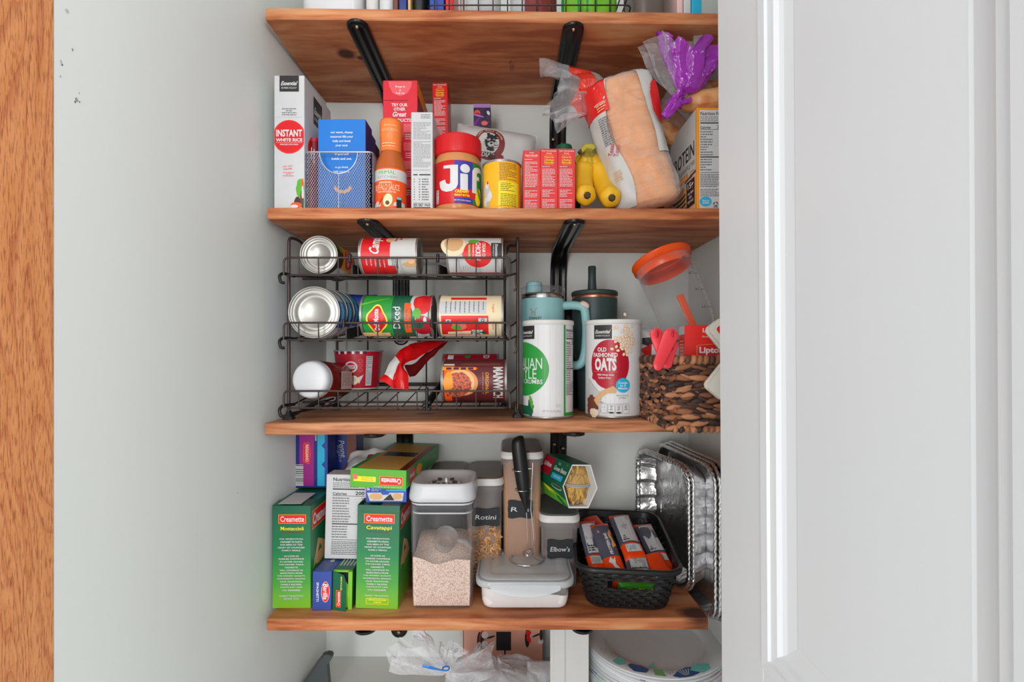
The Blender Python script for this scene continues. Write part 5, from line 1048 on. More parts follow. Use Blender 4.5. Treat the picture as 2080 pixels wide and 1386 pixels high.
# ------------------------------------------------------------------ fourth shelf, left
def creamette_logo(d, u, v, w, h):
    d.rect(u-w/2, v-h/2, u+w/2, v+h/2, 'amber'); d.rect(u-w/2+.001, v-h/2+.001, u+w/2-.001, v+h/2-.001, 'brightred'); d.t('Creamette', u, v, w*.86, h*.62, 'white', 0, .015)
TXT = ['FOR GENERATIONS,', 'CREAMETTE PASTA', 'HAS BEEN AT THE', 'HEART OF COUNTLESS', 'FAMILY MEALS.', '', 'AS LONG AS', 'FAMILIES CONTINUE', 'TO GATHER AROUND', 'THE DINNER TABLE,', 'CREAMETTE', 'WILL CONTINUE TO', 'MAKE PASTA FROM', 'THE HIGHEST QUALITY', 'INGREDIENTS, MAKING', 'YOUR TRADITIONAL', 'FAMILY RECIPES', 'TASTE JUST LIKE', 'YOU REMEMBER.', '', 'FAMILY TRADITION', 'SINCE 1912']
def pastabox(w, dp, h, nm, foot):
    def f(mb):
        d = front(mb, w); creamette_logo(d, w*.52, h-.024, w*.72, .0165); d.t(nm, w*.52, h-.041, w*.60, .0068 if nm[0] == 'M' else .0086, 'yellow', 0, .015); d.rect(w*.25, h-.0485, w*.77, h-.0475, 'brown')
        for i, s_ in enumerate(TXT):
            if s_: d.t(s_, w*.5, h-.060-i*.0051, len(s_)*.00265, .0027 if s_ != 'CREAMETTE PASTA' else .0032, 'offwhite', 0, .035)
        if foot: d.rect(w*.25, .0085, w*.78, .0195, 'yellow'); d.rect(w*.26, .0093, w*.77, .0187, 'limegreen'); d.para(w*.30, w*.74, .0170, 2, .0040, 'yellow', .4, 'c', .95)
        e = rightf(mb, w, dp); e.rect(.006, h-.046, dp*.9, h-.012, 'amber'); e.rect(.0075, h-.0445, dp*.9-.0015, h-.0135, 'red'); e.t('Creamette', .05, h-.029, .078, .022, 'white', 0, .03); e.poly([(.010, h*.35), (.035, h*.62), (.065, h*.55), (.085, h*.42), (.060, h*.45), (.045, h*.55), (.022, h*.40)], 'tan'); e.ell(.05, h*.42, .035, .012, 'tan', jag=.3); e.ell(.06, h*.33, .02, .008, 'leaf', jag=.3)
    return f
Yq = .890; x = X_(592, Yq); w_ = .069; h_ = .185
t = carton('pasta_box', 'green mostaccioli pasta box against the left wall, taped top', 'box', w_, .118, h_, {'all': 'pastacarton'}, (x, Yq, top(4, x)+.0003), rot=(R(0), 0, R(.5)), group=None, draw=pastabox(w_, .118, h_, 'Mostaccioli', 0))
mb = MB(); mb.add([(-w_/2, .001, h_+.0003), (w_/2, .001, h_+.0003), (w_/2, .03, h_+.0022), (0, .035, h_+.003), (-w_/2, .03, h_+.0022)], [[0, 1, 2, 3, 4]], 'darkgreen'); mb.box(-w_*.35, w_*.25, .0, .07, h_+.0032, h_+.0036, 'lgrey', .0001); mb.build('top_flap', t)
Yq = .888; x = X_(765, Yq); w2 = .0765; h2 = .186; mb = MB()
mb.box(-w2/2, w2/2, 0, .105, 0, h2-.012, {'all': 'pastacarton'}, .0006)
for a in ((-w2/2, w2/2, 0, .0009), (-w2/2, w2/2, .1041, .105)): mb.box(a[0], a[1], a[2], a[3], h2-.0125, h2, 'pastacarton', .0001)
for a in ((-w2/2, -w2/2+.0009), (w2/2-.0009, w2/2)): mb.box(a[0], a[1], .0009, .104, h2-.0125, h2, 'pastacarton', .0001)
pastabox(w2, .105, h2, 'Cavatappi', 1)(mb)
t = mb.build('pasta_box', loc=(x, Yq, top(4, x)+.0003), rot=(0, R(1.2), R(-1)), label='green cavatappi pasta box with open top beside the big clear container', cat='box')
mb = MB(); mb.box(-w2/2+.002, w2/2-.002, .003, .05, -.0004, .0004, 'darkgreen', .0001, TR(0, 0, h2-.010, R(6))); mb.box(0, w2/2-.004, .01, .06, -.0004, .0004, 'lgrey', .0001, TR(0, 0, h2-.006, R(3))); mb.build('top_flap', t)
# spaghetti boxes lying front to back
def barilla(mb):
    w, h = .034, .070; d = front(mb, w); d.ell(w*.68, h*.48, .0075, .0185, 'white', n=30); d.ell(w*.68, h*.48, .0068, .0178, 'brightred', n=30); d.t('Barilla', w*.68, h*.48, .028, .0085, 'white', R(-90), .02, .2); d.t('SPAGHETTI', w*.27, h*.48, .034, .0042, 'white', R(-90), .02)
    e = topf(mb, w, h); e.para(.004, .03, .06, 10, .006, 'grey', .3, 'l', .8, 3); e.ell(.016, .10, .009, .014, 'lgrey', n=16, jag=.3); e.ell(.016, .10, .008, .013, 'barilla', n=16); e.ell(.02, .045, .004, .006, 'lgrey')
Yq = .882; x = X_(653.5, Yq); carton('spaghetti_box', 'dark blue spaghetti box lying front to back between the green boxes', 'box', .034, .25, .070, 'barilla', (x, Yq, top(4, x)+.0003), rot=(0, R(.8), R(.5)), draw=barilla)
def fettu(mb):
    w, h = .0345, .0700; e = topf(mb, w, h); 
    for i in range(5): e.rect(.005+i*.006, .02, .0075+i*.006, .2, 'lgrey')
Yq = .886; x = X_(694.5, Yq)+.0005; mb = MB(); mb.box(-.0172, .0172, .004, .25, 0, .070, {'all': 'darkgreen', 'front': 'ink'}, .0006); mb.box(.0100, .0172, -.0006, .004, .0, .070, 'limegreen', .0003); mb.box(-.0172, .0172, -.0006, .004, .067, .070, 'limegreen', .0003); fettu(mb)
mb.grid(lambda u, v: (.002+.011*u, .001-.002*sin(PI*v), .003+.052*v*(1-.3*u)), 6, 10, 'limegreen')
t = mb.build('spaghetti_box', loc=(x, Yq, top(4, x)+.0003), rot=(0, R(1.0), R(.5)), label='green fettuccine box with its end flap open beside the dark blue box', cat='box')
mb = MB(); M = TR(-.0172, -.0003, 0, 0, 0, R(-28)); q = [(0, -.004), (.0262, -.008), (.0262, .030), (.0262, .050), (.022, .062), (0, .068)]
mb.add([(a, 0, b) for a, b in q]+[(a, .0006, b) for a, b in q], [[0,1,2,3,4,5], [11,10,9,8,7,6]]+[[i, (i+1) % 6, (i+1) % 6+6, i+6] for i in range(6)], 'darkgreen', False, TR(-.0172, -.001, .002, 0, 0, R(-14)))
d = D(mb, fl((0, 0, 0), (1, 0, 0), (0, 0, 1)), None, TR(-.0172, -.001, .002, 0, 0, R(-14))); d.t('FETTUCCINE', .017, .047, .024, .0028, 'yellow', R(90), .03); d.rect(.007, .004, .0165, .034, 'amber'); d.rect(.0076, .0046, .0159, .0334, 'brightred'); d.t('Creamette', .0118, .019, .025, .0058, 'white', R(90), .03)
mb.build('end_flap', t, label='open dark green end flap with red emblem')
# white nutrition box resting on them
def nbox(mb): d = front(mb, .082); nutri(d, .0125, .0730, .154, .006, '200', 2)
zb_ = top(4, -.3)+.0725; Yq = .93; x = X_(703, Yq)
carton('cracker_box', 'white box showing nutrition facts, resting on the lying spaghetti boxes', 'box', .082, .040, .158, {'all': 'paper'}, (x, Yq, zb_), rot=(R(-1), R(1.2), 0), draw=nbox)
fn = pillow(.085, .06, .03, .1, .005, 2); mb = MB(); pillow_mesh(mb, fn, .085, .06, lambda u, v: 'kodiak' if u > .55 and v < .6 else 'lgrey'); mb.build('snack_pouch', loc=(x+.018, .985, zb_+.150), rot=(R(-62), R(-4), 0), label='crinkled grey and red packet slumped above the white nutrition box', cat='packet')
# blue and magenta box on the mostaccioli
def reg(mb):
    w, h = .078, .124; d = front(mb, w)
    d.rect(w*.27, .004, w*.64, h-.0006, 'magenta'); d.rect(w*.73, .004, w*.92, h-.0006, 'cyan'); d.rect(w*.0+.0006, .0045, w*.37, .047, 'paper'); l = d.lift(); r_ = random.Random(3); v = .049
    v = .008
    while v < .044: hh = r_.choice((.0006, .0012, .0018)); d.rect(.001, v, w*.37, v+hh, 'barcode', l); v += hh+r_.uniform(.0012, .003)
    d.poly([(w*.37, .052), (w*.52, .048), (w*.56, .070), (w*.52, .092), (w*.37, .090)], 'pinkred'); d.poly([(w*.385, .0535), (w*.51, .0495), (w*.545, .070), (w*.51, .0905), (w*.385, .0885)], 'brightred'); d.t('REGGANO', w*.465, .070, .034, .0062, 'white', R(-90), .03)
    d.t('MOSTACCIOLI', w*.69, .108, .026, .0035, 'white', R(90), .03); d.poly([(w*.92, .04), (w*.84, .047), (w*.92, .054)], 'royal'); d.poly([(w*.92, .078), (w*.84, .085), (w*.92, .092)], 'royal'); d.rect(w*.92, .004, w-.0004, h-.0006, 'midblue')
zq = top(4, -.39)+h_+.0045; Yq = .992; x = X_(626, Yq)
carton('pasta_box', 'dark blue and magenta box with a barcode, on top of the mostaccioli box', 'box', .078, .045, .124, 'navy', (x+.0005, Yq, zq), draw=reg)
def penne(mb):
    w, h = .060, .300; d = front(mb, w); d.rect(w*.02, h-.105, w*.20, h-.038, 'amber'); d.rect(w*.04, h-.104, w*.18, h-.039, 'crimson'); d.t('REGGANO', w*.11, h-.07, .040, .006, 'pinkred', R(-90)); d.t('Penne', w*.50, h-.045, .036, .012, 'lgrey', R(-80), 0, .3); d.t('Rigate', w*.38, h-.055, .036, .009, 'grey', R(-80), 0, .3); d.poly([(w*.66, h-.09), (w*.66, h-.005), (w*.98, h-.005), (w*.98, h-.10)], 'brown')
Yq = 1.055; x = X_(695, Yq); carton('pasta_box', 'very dark blue pasta box behind the white nutrition box', 'box', .060, .05, .300, 'navy', (x+.001, Yq, top(4, x)+.0003), draw=penne)
# blue packet and Creamette spaghetti on top
def five(mb):
    w, h = .074, .030; d = front(mb, w); d.rect(w*.5, h-.006, w-.001, h-.0008, 'magenta'); d.rect(w*.5, h-.0095, w-.001, h-.0065, 'cyan'); d.t('5', w*.06, h-.005, .006, .0055, 'white', 0, .03); d.para(w*.14, w*.42, h-.003, 3, .0024, 'lgrey', .4)
    d.poly([(w*.03, h-.012), (w*.93, h-.012), (w*.90, .003), (w*.10, .003)], 'offwhite'); d.poly([(w*.35, h-.009), (w*.6, h-.009), (w*.55, h-.016), (w*.4, h-.016)], 'royal'); d.ell(w*.25, .011, .012, .006, 'tan', jag=.2); d.poly([(w*.42, .004), (w*.6, .016), (w*.7, .004)], 'ink'); d.ell(w*.78, .011, .009, .006, 'tan', jag=.2)
zc = top(4, -.23)+h2+.0025; x = X_(784, .895); carton('snack_box', 'flat blue box sandwiched between the cavatappi box and the spaghetti box', 'box', .074, .09, .030, 'royal', (x, .897, zc), draw=five)
Ls = .255; w3, h3 = .102, .0340; mb = MB(); zc2 = zc+.0315
mb.box(-w3/2, w3/2, 0, Ls, 0, h3, {'all': 'green', 'right': 'green', 'top': 'green', 'front': 'leaf'}, .0006)
d = front(mb, w3); d.rect(w3*.06, .011, w3*.46, .0200, 'yellow'); d.ell(w3*.09, .019, .005, .005, 'coral', jag=.4); d.para(w3*.2, w3*.44, .018, 2, .0034, 'amber', .4); d.rect(w3*.53, .0060, w3*.94, .0220, 'amber'); d.rect(w3*.54, .0068, w3*.93, .0212, 'brightred'); d.t('Creamette', w3*.735, .014, .036, .0100, 'white', PI, .03); d.t('great taste, family tradition', w3*.68, .0030, .050, .0018, 'white', PI, .02)
e = topf(mb, w3, h3); e.rect(.010, .002, w3-.014, Ls-.02, 'spag'); l = e.lift()
for i in range(26): e.rect(.011+i*.0029, .004, .0116+i*.0029, Ls-.022, 'tan', l)
e.rect(w3-.013, .002, w3-.001, Ls-.02, 'darkred'); e.rect(.02, .11, .085, .15, 'black_card')
g = rightf(mb, w3, Ls); g.rect(.02, .006, .055, h3-.004, 'red'); g.ell(.085, .018, .02, .010, 'amber', jag=.3); g.t('Creamette', .037, .018, .03, .009, 'white', 0, .03)
mb.build('spaghetti_box', loc=(X_(768, .878), .876, zc2), rot=(0, R(1.6), R(-5)), label='green spaghetti box with clear window lying on top of the pile', cat='box')
# ------------------------------------------------------------------ clear containers
Yq = .880; x = X_(896, Yq); w_ = .1135; hh = .225; t = thing('flour_container', 'large clear square container of beige powder with white lid', 'container', (x, Yq+w_/2, top(4, x)+.0003))
mb = MB(); bz = .186
mb.loft([(w_*.92, w_*.92, .020, 0), (w_*.95, w_*.95, .020, .003), (w_*.955, w_*.955, .018, .02), (w_, w_, .018, bz), (w_-.004, w_-.004, .016, bz), (w_*.955-.004, w_*.955-.004, .016, .02), (w_*.93-.004, w_*.93-.004, .016, .005)], 'glassclear', 8, cap1=True); mb.build('body', t)
mb = MB(); wi = w_*.945-.003
def powder(u, v):
    x_ = (u-.5)*wi; y_ = (v-.5)*wi; z = .096+.010*noise.noise(Vector((x_*16, y_*16, 0)))+.018*math.exp(-((x_+.002)**2+(y_-.02)**2)/.0016)-.0026*(x_/.05)+.004*(y_/.05)-.012*math.exp(-((x_+.01)**2+(y_+.055)**2)/.0006); return (x_*.985, y_*.985, z)
mb.grid(powder, 40, 40, 'oatpowder')
n_ = 40; ed = [(i/n_, 0) for i in range(n_)]+[(1, i/n_) for i in range(n_)]+[(1-i/n_, 1) for i in range(n_)]+[(0, 1-i/n_) for i in range(n_)]
tp = [powder(*e_) for e_ in ed]; mb.rings([[(p[0]*.975, p[1]*.975, .006) for p in tp], [(p[0]*.99, p[1]*.99, .02) for p in tp], tp], 'oatpowder', True, True, False); o = mb.build('powder', t, kind='stuff')
mb = MB(); M = TR(.004, -.028, .116, R(35), R(18), 0); mb.lathe([(.001, -.015), (.018, -.014), (.022, .012), (.021, .012), (.017, -.013)], 'frostplastic', 32, M); mb.tube([(.02, 0, .010), (.036, 0, .012), (.050, -.004, .004)], [.004, .005, .004], 'frostplastic', 8, M=M); mb.build('scoop', t, label='translucent scoop half buried in the powder')
mb = MB(); mb.loft([(w_*.93, w_*.93, .018, .172), (w_*.965, w_*.965, .018, .1715), (w_*.965, w_*.965, .018, .1735), (w_*.93, w_*.93, .018, .174)], 'capwhite', 8, cap0=False, cap1=False)
mb.loft([(w_*.93, w_*.93, .018, .175), (w_*.97, w_*.97, .018, .176), (w_*.97, w_*.97, .018, .186)], 'dgrey', 8, cap0=False, cap1=False); mb.build('gasket', t, label='grey and white rubber seal')
mb = MB(); mb.loft([(w_*.98, w_*.98, .020, .187), (w_*1.0, w_*1.0, .022, .188), (w_*1.01, w_*1.01, .022, .191)], 'capwhite', cap1=False)
mb.loft([(w_*1.02, w_*1.02, .022, .193), (w_*1.07, w_*1.07, .026, .196), (w_*1.075, w_*1.075, .027, .202), (w_*1.03, w_*1.03, .028, .221), (w_*1.0, w_*1.0, .028, .2255), (w_*.95, w_*.95, .026, .2255), (w_*.88, w_*.88, .024, .222), (w_*.74, w_*.74, .03, .211), (w_*.5, w_*.5, .028, .209)], 'capwhite', cap0=True); mb.build('lid', t)
mb = MB(); mb.lathe([(.030, .2085), (.032, .213), (.026, .2145), (.001, .2145)], 'capwhite', 40)
for j in range(10):
    a = 2*PI*j/10; mb.box(-.0026, .0026, -.004, .004, .2140, .2185, 'chrome' if j % 2 else 'knobdark', .0004, TR(.020*sin(a), -.020*cos(a), 0, 0, 0, a))
mb.build('release_button', t)
def canister2(name, label, px0, px1, Yq, ztopf, depth, fill=None, fillm=None, text=None, tx=None, lidm='taupe', lab=True, lvl=.1):
    xc = (X_(px0, Yq)+X_(px1, Yq))/2; w_ = X_(px1, Yq)-X_(px0, Yq); z0_ = top(4, xc)+.0003; h = H+ztopf-z0_
    t = thing(name, label, 'canister', (xc, Yq+depth/2, z0_)); mb = MB(); a = .88
    mb.loft([(w_*.80, depth*.86, .014, 0), (w_*.84, depth*.9, .016, .004), (w_*a, depth*.93, .018, h-.032), (w_*.96, depth*.98, .018, h-.028), (w_*.96, depth*.98, .018, h-.012), (w_*.94, depth*.96, .018, h-.012), (w_*a-.003, depth*.92, .016, h-.034), (w_*.82, depth*.88, .016, .006)], 'frostplastic', 8, cap1=False); mb.build('body', t)
    if fill:
        mb = MB()
        mb.loft([(w_*.80, depth*.86, .012, .007), (w_*.84, depth*.89, .012, fill*.7), (w_*.84, depth*.89, .012, fill), (w_*.5, depth*.5, .012, fill+.006)], fillm, 8)
        if fillm == 'rotini':
            r_ = random.Random(5)
            for k in range(120):
                xx = r_.uniform(-w_*.34, w_*.34); zz = r_.uniform(.02, fill+.004); M = TR(xx, -depth*.418+r_.uniform(-.001, .002), zz, r_.uniform(0, 3), r_.uniform(0, 3), 0)
                mb.tube([(.0035*cos(q*1.6), .0035*sin(q*1.6), q*.0035-.012) for q in range(8)], .0019, r_.choice(('pasta', 'bunlight', 'tan')), 5, M=M)
        mb.build('pasta', t, kind='stuff')
    mb = MB(); mb.loft([(w_*.99, depth*.99, .020, h-.016), (w_*1.0, depth, .022, h-.0145), (w_*1.0, depth, .022, h-.009), (w_*.98, depth*.985, .022, h-.007), (w_*.96, depth*.97, .022, h-.003)], 'sealwhite', 8, cap1=True); mb.build('lid_rim', t)
    mb = MB(); mb.loft([(w_*.94, depth*.96, .022, h-.004), (w_*.93, depth*.95, .022, h-.001), (w_*.88, depth*.92, .022, h)], lidm, 8); mb.build('lid', t, label='grey lid insert')
    if lab:
        mb = MB(); cu, cv, lw, lh = tx; y0 = -depth*.470-.0004
        q = []
        for i in range(48):
            s_ = i/48; a_ = 2*PI*s_; x_ = cu+lw/2*max(-1, min(1, 1.35*cos(a_)))*(1-.04*abs(sin(4*a_))); z_ = cv+lh/2*max(-1, min(1, 1.35*sin(a_)))*(1+.07*cos(6*a_)*(abs(sin(a_)) > .6)); q.append((x_, z_))
        mb.add([(a_, y0-.0002, b_) for a_, b_ in q]+[(a_, y0+.0028, b_) for a_, b_ in q], [list(range(48)), list(range(95, 47, -1))]+[[i, (i+1) % 48, (i+1) % 48+48, i+48] for i in range(48)], 'chalk')
        d = D(mb, fl((0, y0-.0002, 0), (1, 0, 0), (0, 0, 1))); d.t(text, cu, cv, lw*.72, lh*.26, 'white', 0, .0, .15); mb.build('chalk_label', t, label='black chalkboard label with white handwriting')
    return t
canister2('pasta_canister', 'clear canister of rotini with grey lid and black name label', 941, 1024, .965, -.2435, .160, .112, 'rotini', 'Rotini', (.004, .137, .056, .034))
canister2('pasta_canister', 'tallest clear canister, rising behind the milk frother', 1016, 1106, .972, -.193, .155, .235, 'pasta', 'R  s', (-.004, .150, .050, .034))
canister2('pasta_canister', 'canister whose grey lid shows behind the white-lidded flour container', 862, 942, .992, -.2450, .135, None, None, lab=False)
canister2('pasta_canister', 'shorter clear canister labelled for elbow pasta, under the green bean pack', 1096, 1181, .955, -.3125, .150, None, None, "Elbow's", (.000, .078, .052, .036), 'lidgrey')
# low container of flour
Yq = .880; x = X_(1067, Yq); w_, dp, h = .163, .135, .0565; t = thing('flour_box', 'low clip-lid plastic container of white flour under the milk frother', 'container', (x, Yq+dp/2, top(4, x)+.0003))
mb = MB(); mb.loft([(w_*.90, dp*.88, .018, 0), (w_*.94, dp*.93, .020, .003), (w_*.96, dp*.95, .020, .012), (w_, dp, .022, h-.012), (w_-.003, dp-.003, .020, h-.012), (w_*.95-.003, dp*.94-.003, .02, .008)], 'clearplastic', 8); mb.build('body', t)
mb = MB(); ww, dd_ = w_*.955, dp*.95; rg = []
for k, z in enumerate((.003, .012)): rg.append([(p[0], p[1], z) for p in rrect(ww*(.97, 1)[k], dd_*(.97, 1)[k], .018, 0)])
rg.append([(p[0], p[1], .036-.012*max(0, p[0]/.08)**1.2+.002*sin(p[0]*60)) for p in rrect(ww*1.015, dd_*1.015, .018, 0)]); mb.rings(rg, 'flour', True); mb.build('flour', t, kind='stuff')
mb = MB(); wl_ = .178; dl = .150
mb.loft([(w_*1.01, dp*1.01, .022, h-.016), (wl_*.99, dl*.99, .026, h-.014), (wl_, dl, .028, h-.010), (wl_, dl, .028, h-.004), (wl_*.97, dl*.97, .028, h-.002), (wl_*.95, dl*.95, .028, h-.004)], 'frostlid', 8, cap0=False, cap1=False)
mb.loft([(wl_*.95, dl*.95, .028, h-.0035), (wl_*.92, dl*.92, .026, h-.001), (wl_*.90, dl*.90, .024, h), (wl_*.70, dl*.60, .012, h), (wl_*.69, dl*.58, .012, h-.0012)], 'frostlid', 8, cap0=False); mb.build('lid', t, label='frosted clip-on lid')
mb = MB(); mb.tube([(p[0], p[1], h-.0025) for p in rrect(wl_*.935, dl*.935, .027, 0)], .0014, 'lidgrey' if 0 else 'grey', 6, True); mb.build('gasket', t)
mb = MB(); hw = .062; yk = -dl/2-.0012; n_ = 24; pl = [(-hw+2*hw*i/n_, h-.008) for i in range(n_+1)]; pb = [(hw-2*hw*i/n_, h-.016-.013*math.cos((1-2*i/n_)*PI/2)**.8) for i in range(n_+1)]
q = pl+pb; N = len(q); mb.add([(a, yk, b) for a, b in q]+[(a, yk+.0016, b) for a, b in q], [list(range(N))[::-1], list(range(N, 2*N))]+[[i, (i+1) % N, (i+1) % N+N, i+N] for i in range(N)], 'frostlid'); mb.box(-hw, hw, yk-.0004, yk+.004, h-.0095, h-.0065, 'frostlid', .0006); mb.build('front_clip', t)
# milk frother on its stand
lidz = t.location.z+h; Yc = .962; xs = X_(1070, Yc); t = thing('milk_frother', 'black milk frother in a wire stand on the low flour container', 'frother', (xs, Yc, lidz+.0004)); Rg = .0330
mb = MB(); mb.tube([(Rg*cos(2*PI*i/40), Rg*sin(2*PI*i/40), .0016) for i in range(40)], .0016, 'chrome', 8, True)
xr_, yr_ = .0155, -.009; 
mb.tube([(.028, -.006, .0018), (xr_+.003, yr_+.002, .0025), (xr_, yr_, .008), (xr_-.002, yr_, .050), (xr_-.008, yr_, .100), (xr_-.007, yr_, .135), (xr_-.0045, yr_, .182), (xr_-.0045, yr_, .190)], .0012, 'chrome', 8); mb.build('stand', t)
fc = [(-.006+.0, -.006, .110), (-.0095, -.006, .136), (-.0150, -.006, .180), (-.0185, -.005, .212), (-.021, -.004, .238)]
for zc_, cx in ((.138, -.0095), (.176, -.0145)):
    m2 = MB(); m2.tube([(cx+.0135*cos(a), -.006-.0135*sin(a)*1.0, zc_) for a in [R(-20+230*i/20) for i in range(21)]]+[(xr_-.006, yr_, zc_+.003)], .0011, 'chrome', 6); m2.build('holder_ring', t)
m2 = MB(); ax0 = Vector((-.001, -.006, .094)); ax1 = Vector((-.0185, -.006, .240)); rg = []
for s_, r_ in ((0, .0022), (.05, .0028), (.12, .0050), (.20, .0092), (.28, .0122), (.45, .0138), (.62, .0144), (.80, .0142), (.93, .0128), (.98, .0110), (1.0, .0060)):
    c = ax0.lerp(ax1, s_); rg.append([tuple(c+Vector((r_*cos(a), r_*sin(a), (r_*cos(a)*.38 if s_ > .9 else 0)))) for a in [2*PI*k/24 for k in range(24)]])
m2.rings(rg, 'blackplastic', True); m2.build('handle', t)
m2 = MB(); m2.tube([(-.001, -.006, .096), (.0010, -.005, .050), (.002, -.004, .014)], .0009, 'chrome', 6)
m2.tube([(.002+.010*cos(a), -.003+.010*sin(a), .0135+.0012*sin(6*a)) for a in [2*PI*i/36 for i in range(36)]], .0013, 'chrome', 6, True); m2.tube([(.002+.0085*cos(a), -.003+.0085*sin(a), .0115) for a in [2*PI*i/36 for i in range(36)]], .0010, 'chrome', 6, True); m2.build('whisk', t)
# green bean pack
hexv = [(1163, 945), (1199, 943), (1212, 989), (1194.5, 1031), (1156, 1035), (1144, 991)]; Y0 = .925
c = W(1178, 989, Y0); t = thing('green_bean_pack', 'green cardboard sleeve of two green bean cups on the elbow canister', 'package', (c.x, Y0, c.z))
def fr(px, py): p = W(px, py, Y0)-c; return Vector((p.x, 0, p.z))
fv = [fr(*q) for q in hexv]; fv = [v+Vector((0, -v.x*.30, 0)) for v in fv]; ex = Vector((-.0400, .105, .000)); bv = [v*.98+ex for v in fv]
mb = MB(); N = 6; mm = ['darkgreen', 'darkgreen', 'offwhite', 'darkgreen', 'darkgreen', 'darkgreen']
mb.add(fv+bv, [[i, i+6, (i+1) % 6+6, (i+1) % 6] for i in range(6)], ['darkgreen', 'offwhite', 'offwhite', 'darkgreen', 'darkgreen', 'darkgreen'])
iv = [v*.93+Vector((0, .0005, 0)) for v in fv]; ib = [v*.93+ex for v in fv]; mb.add(fv+iv, [[i, (i+1) % 6, (i+1) % 6+6, i+6] for i in range(6)], 'offwhite'); mb.add(iv+ib, [[i, (i+1) % 6, (i+1) % 6+6, i+6] for i in range(6)], 'offwhite')
def quadmap(a, b, e): # a bottom-front? origin a, u along ex (back), v toward b
    return None
o5 = fv[5]; u_ = -ex.normalized(); v_ = (fv[0]-fv[5]).normalized(); D0 = D(mb, fl(fv[5]+ex, u_, v_)); D0.ss = .0004; Lx = ex.length; wv = (fv[0]-fv[5]).length
D0.rect(.001, wv*.15, Lx*.42, wv*.95, 'crimson'); D0.t('Del Monte', Lx*.22, wv*.6, Lx*.3, .010, 'white', 0, .03); D0.t('Cut', Lx*.62, wv*.82, .010, .005, 'white', 0, .0, .2); D0.t('Green Beans', Lx*.72, wv*.58, Lx*.46, .0095, 'white', 0, .02); D0.rect(Lx*.50, wv*.12, Lx*.90, wv*.36, 'cyan'); D0.t('PLASTIC CUPS', Lx*.7, wv*.24, .026, .003, 'white')
v2 = (fv[5]-fv[4]).normalized(); D1 = D(mb, fl(fv[4]+ex*1.0, u_, v2)); D1.ss = .0004; w5 = (fv[5]-fv[4]).length; D1.ell(Lx*.72, w5*.78, .022, .005, 'lgrey', rot=0); D1.ell(Lx*.72, w5*.8, .020, .0035, 'darkgreen'); D1.poly([(0, .001), (Lx*.99, .001), (Lx*.99, w5*.35), (Lx*.6, w5*.55), (0, w5*.7)], 'leaf'); D1.ell(Lx*.4, w5*.45, .028, .004, 'yellow', rot=-.2, jag=.3); D1.ell(Lx*.65, w5*.3, .03, .003, 'limegreen', rot=-.15); D1.ell(Lx*.8, w5*.18, .02, .004, 'darkgreen', rot=-.3, jag=.4)
mb.build('sleeve', t)
for s_, nm in ((1, 'bean_cup'), (-1, 'bean_cup')):
    mb = MB(); M = TR(0, .040, 0); rg = [(.027, .0015*s_), (.0265, .004*s_), (.022, .026*s_), (.020, .036*s_), (.001, .037*s_)]
    mb.lathe([(.0255, 0), (.0255, .004*s_), (.021, .026*s_), (.0185, .034*s_), (.001, .0345*s_)], 'beantan', 32, TR(-.001, .030, 0)); r_ = random.Random(3+s_)
    for k in range(22):
        a = R(r_.uniform(-75, 75)); z = s_*r_.uniform(.006, .030); rr = .0252-abs(z)*.20; p = Vector((rr*sin(a)-.001, .030-rr*cos(a), z)); ti = r_.uniform(-.5, .5)
        mb.tube([p+Vector((sin(ti)*.008, 0, cos(ti)*.008)), p-Vector((sin(ti)*.008, 0, cos(ti)*.008))], .0030, r_.choice(('beantan', 'beandark', 'spag')), 7)
    mb.lathe(rg, 'glassclear', 32, TR(-.001, .029, 0)); mb.lathe([(.0245, -.001*s_), (.0285, -.001*s_), (.0285, .0022*s_), (.0265, .0022*s_)], 'lgrey', 32, TR(-.001, .029, 0)); mb.build(nm, t)
# ------------------------------------------------------------------ black basket with bars
zt4 = top(4, .22); t = thing('plastic_basket', 'black woven-look plastic basket full of wrapped bars', 'basket', (.2275, .985, zt4+.0003), (0, 0, R(-6)))
def bsecs(n=100):
    # bottom w .135 d .205, top w .178 d .245 ; front rim lower
    lv = []
    for k in range(23):
        s_ = (k//2+(.72 if k % 2 else 0))/11.0; w_ = .148+.034*s_; d_ = .205+.040*s_; z = .002+.074*s_
        ring = rrect(w_, d_, .034, 0, n=24); out = []
        for (x_, y_, _) in ring: rise = max(0, (y_+.06)/.19)*.026*s_; out.append((x_, y_, z+rise))
        lv.append(out)
    return lv
lv = bsecs(); lv = [r_ for r_ in lv]; n_ = len(lv[0])
# resample ring to even spacing
def even(ring, n):
    P_ = [Vector(p) for p in ring]+[Vector(ring[0])]; ds = [0]
    for i in range(1, len(P_)): ds.append(ds[-1]+(P_[i]-P_[i-1]).length)
    out = []; j = 0
    for k in range(n):
        s_ = ds[-1]*k/n
        while ds[j+1] < s_: j += 1
        f = (s_-ds[j])/max(1e-9, ds[j+1]-ds[j]); out.append(tuple(P_[j].lerp(P_[j+1], f)))
    return out
NR = 192; lv = [even(r_, NR) for r_ in lv]
def bm(i, j):
    p = lv[i][j]
    if p[1] < -.09 and abs(p[0]+.0) < .040 and 11 <= i <= 15: return None
    if p[1] < -.09 and abs(p[0]) < .046 and 10 <= i <= 16: return 'blackplastic'
    if i in (0, 20, 21, 19): return 'blackplastic'
    if i % 2 == 1 and (j+(i//2 % 2)*3) % 6 in (1, 2, 3): return None
    return 'blackplastic'
mb = MB()
for i in range(len(lv)):
    if 1 < i < 20:
        lv[i] = [tuple(Vector(p)+Vector((p[0], p[1], 0)).normalized()*(.0012*sin(j*PI/3+(i//2 % 2)*PI))) for j, p in enumerate(lv[i])]
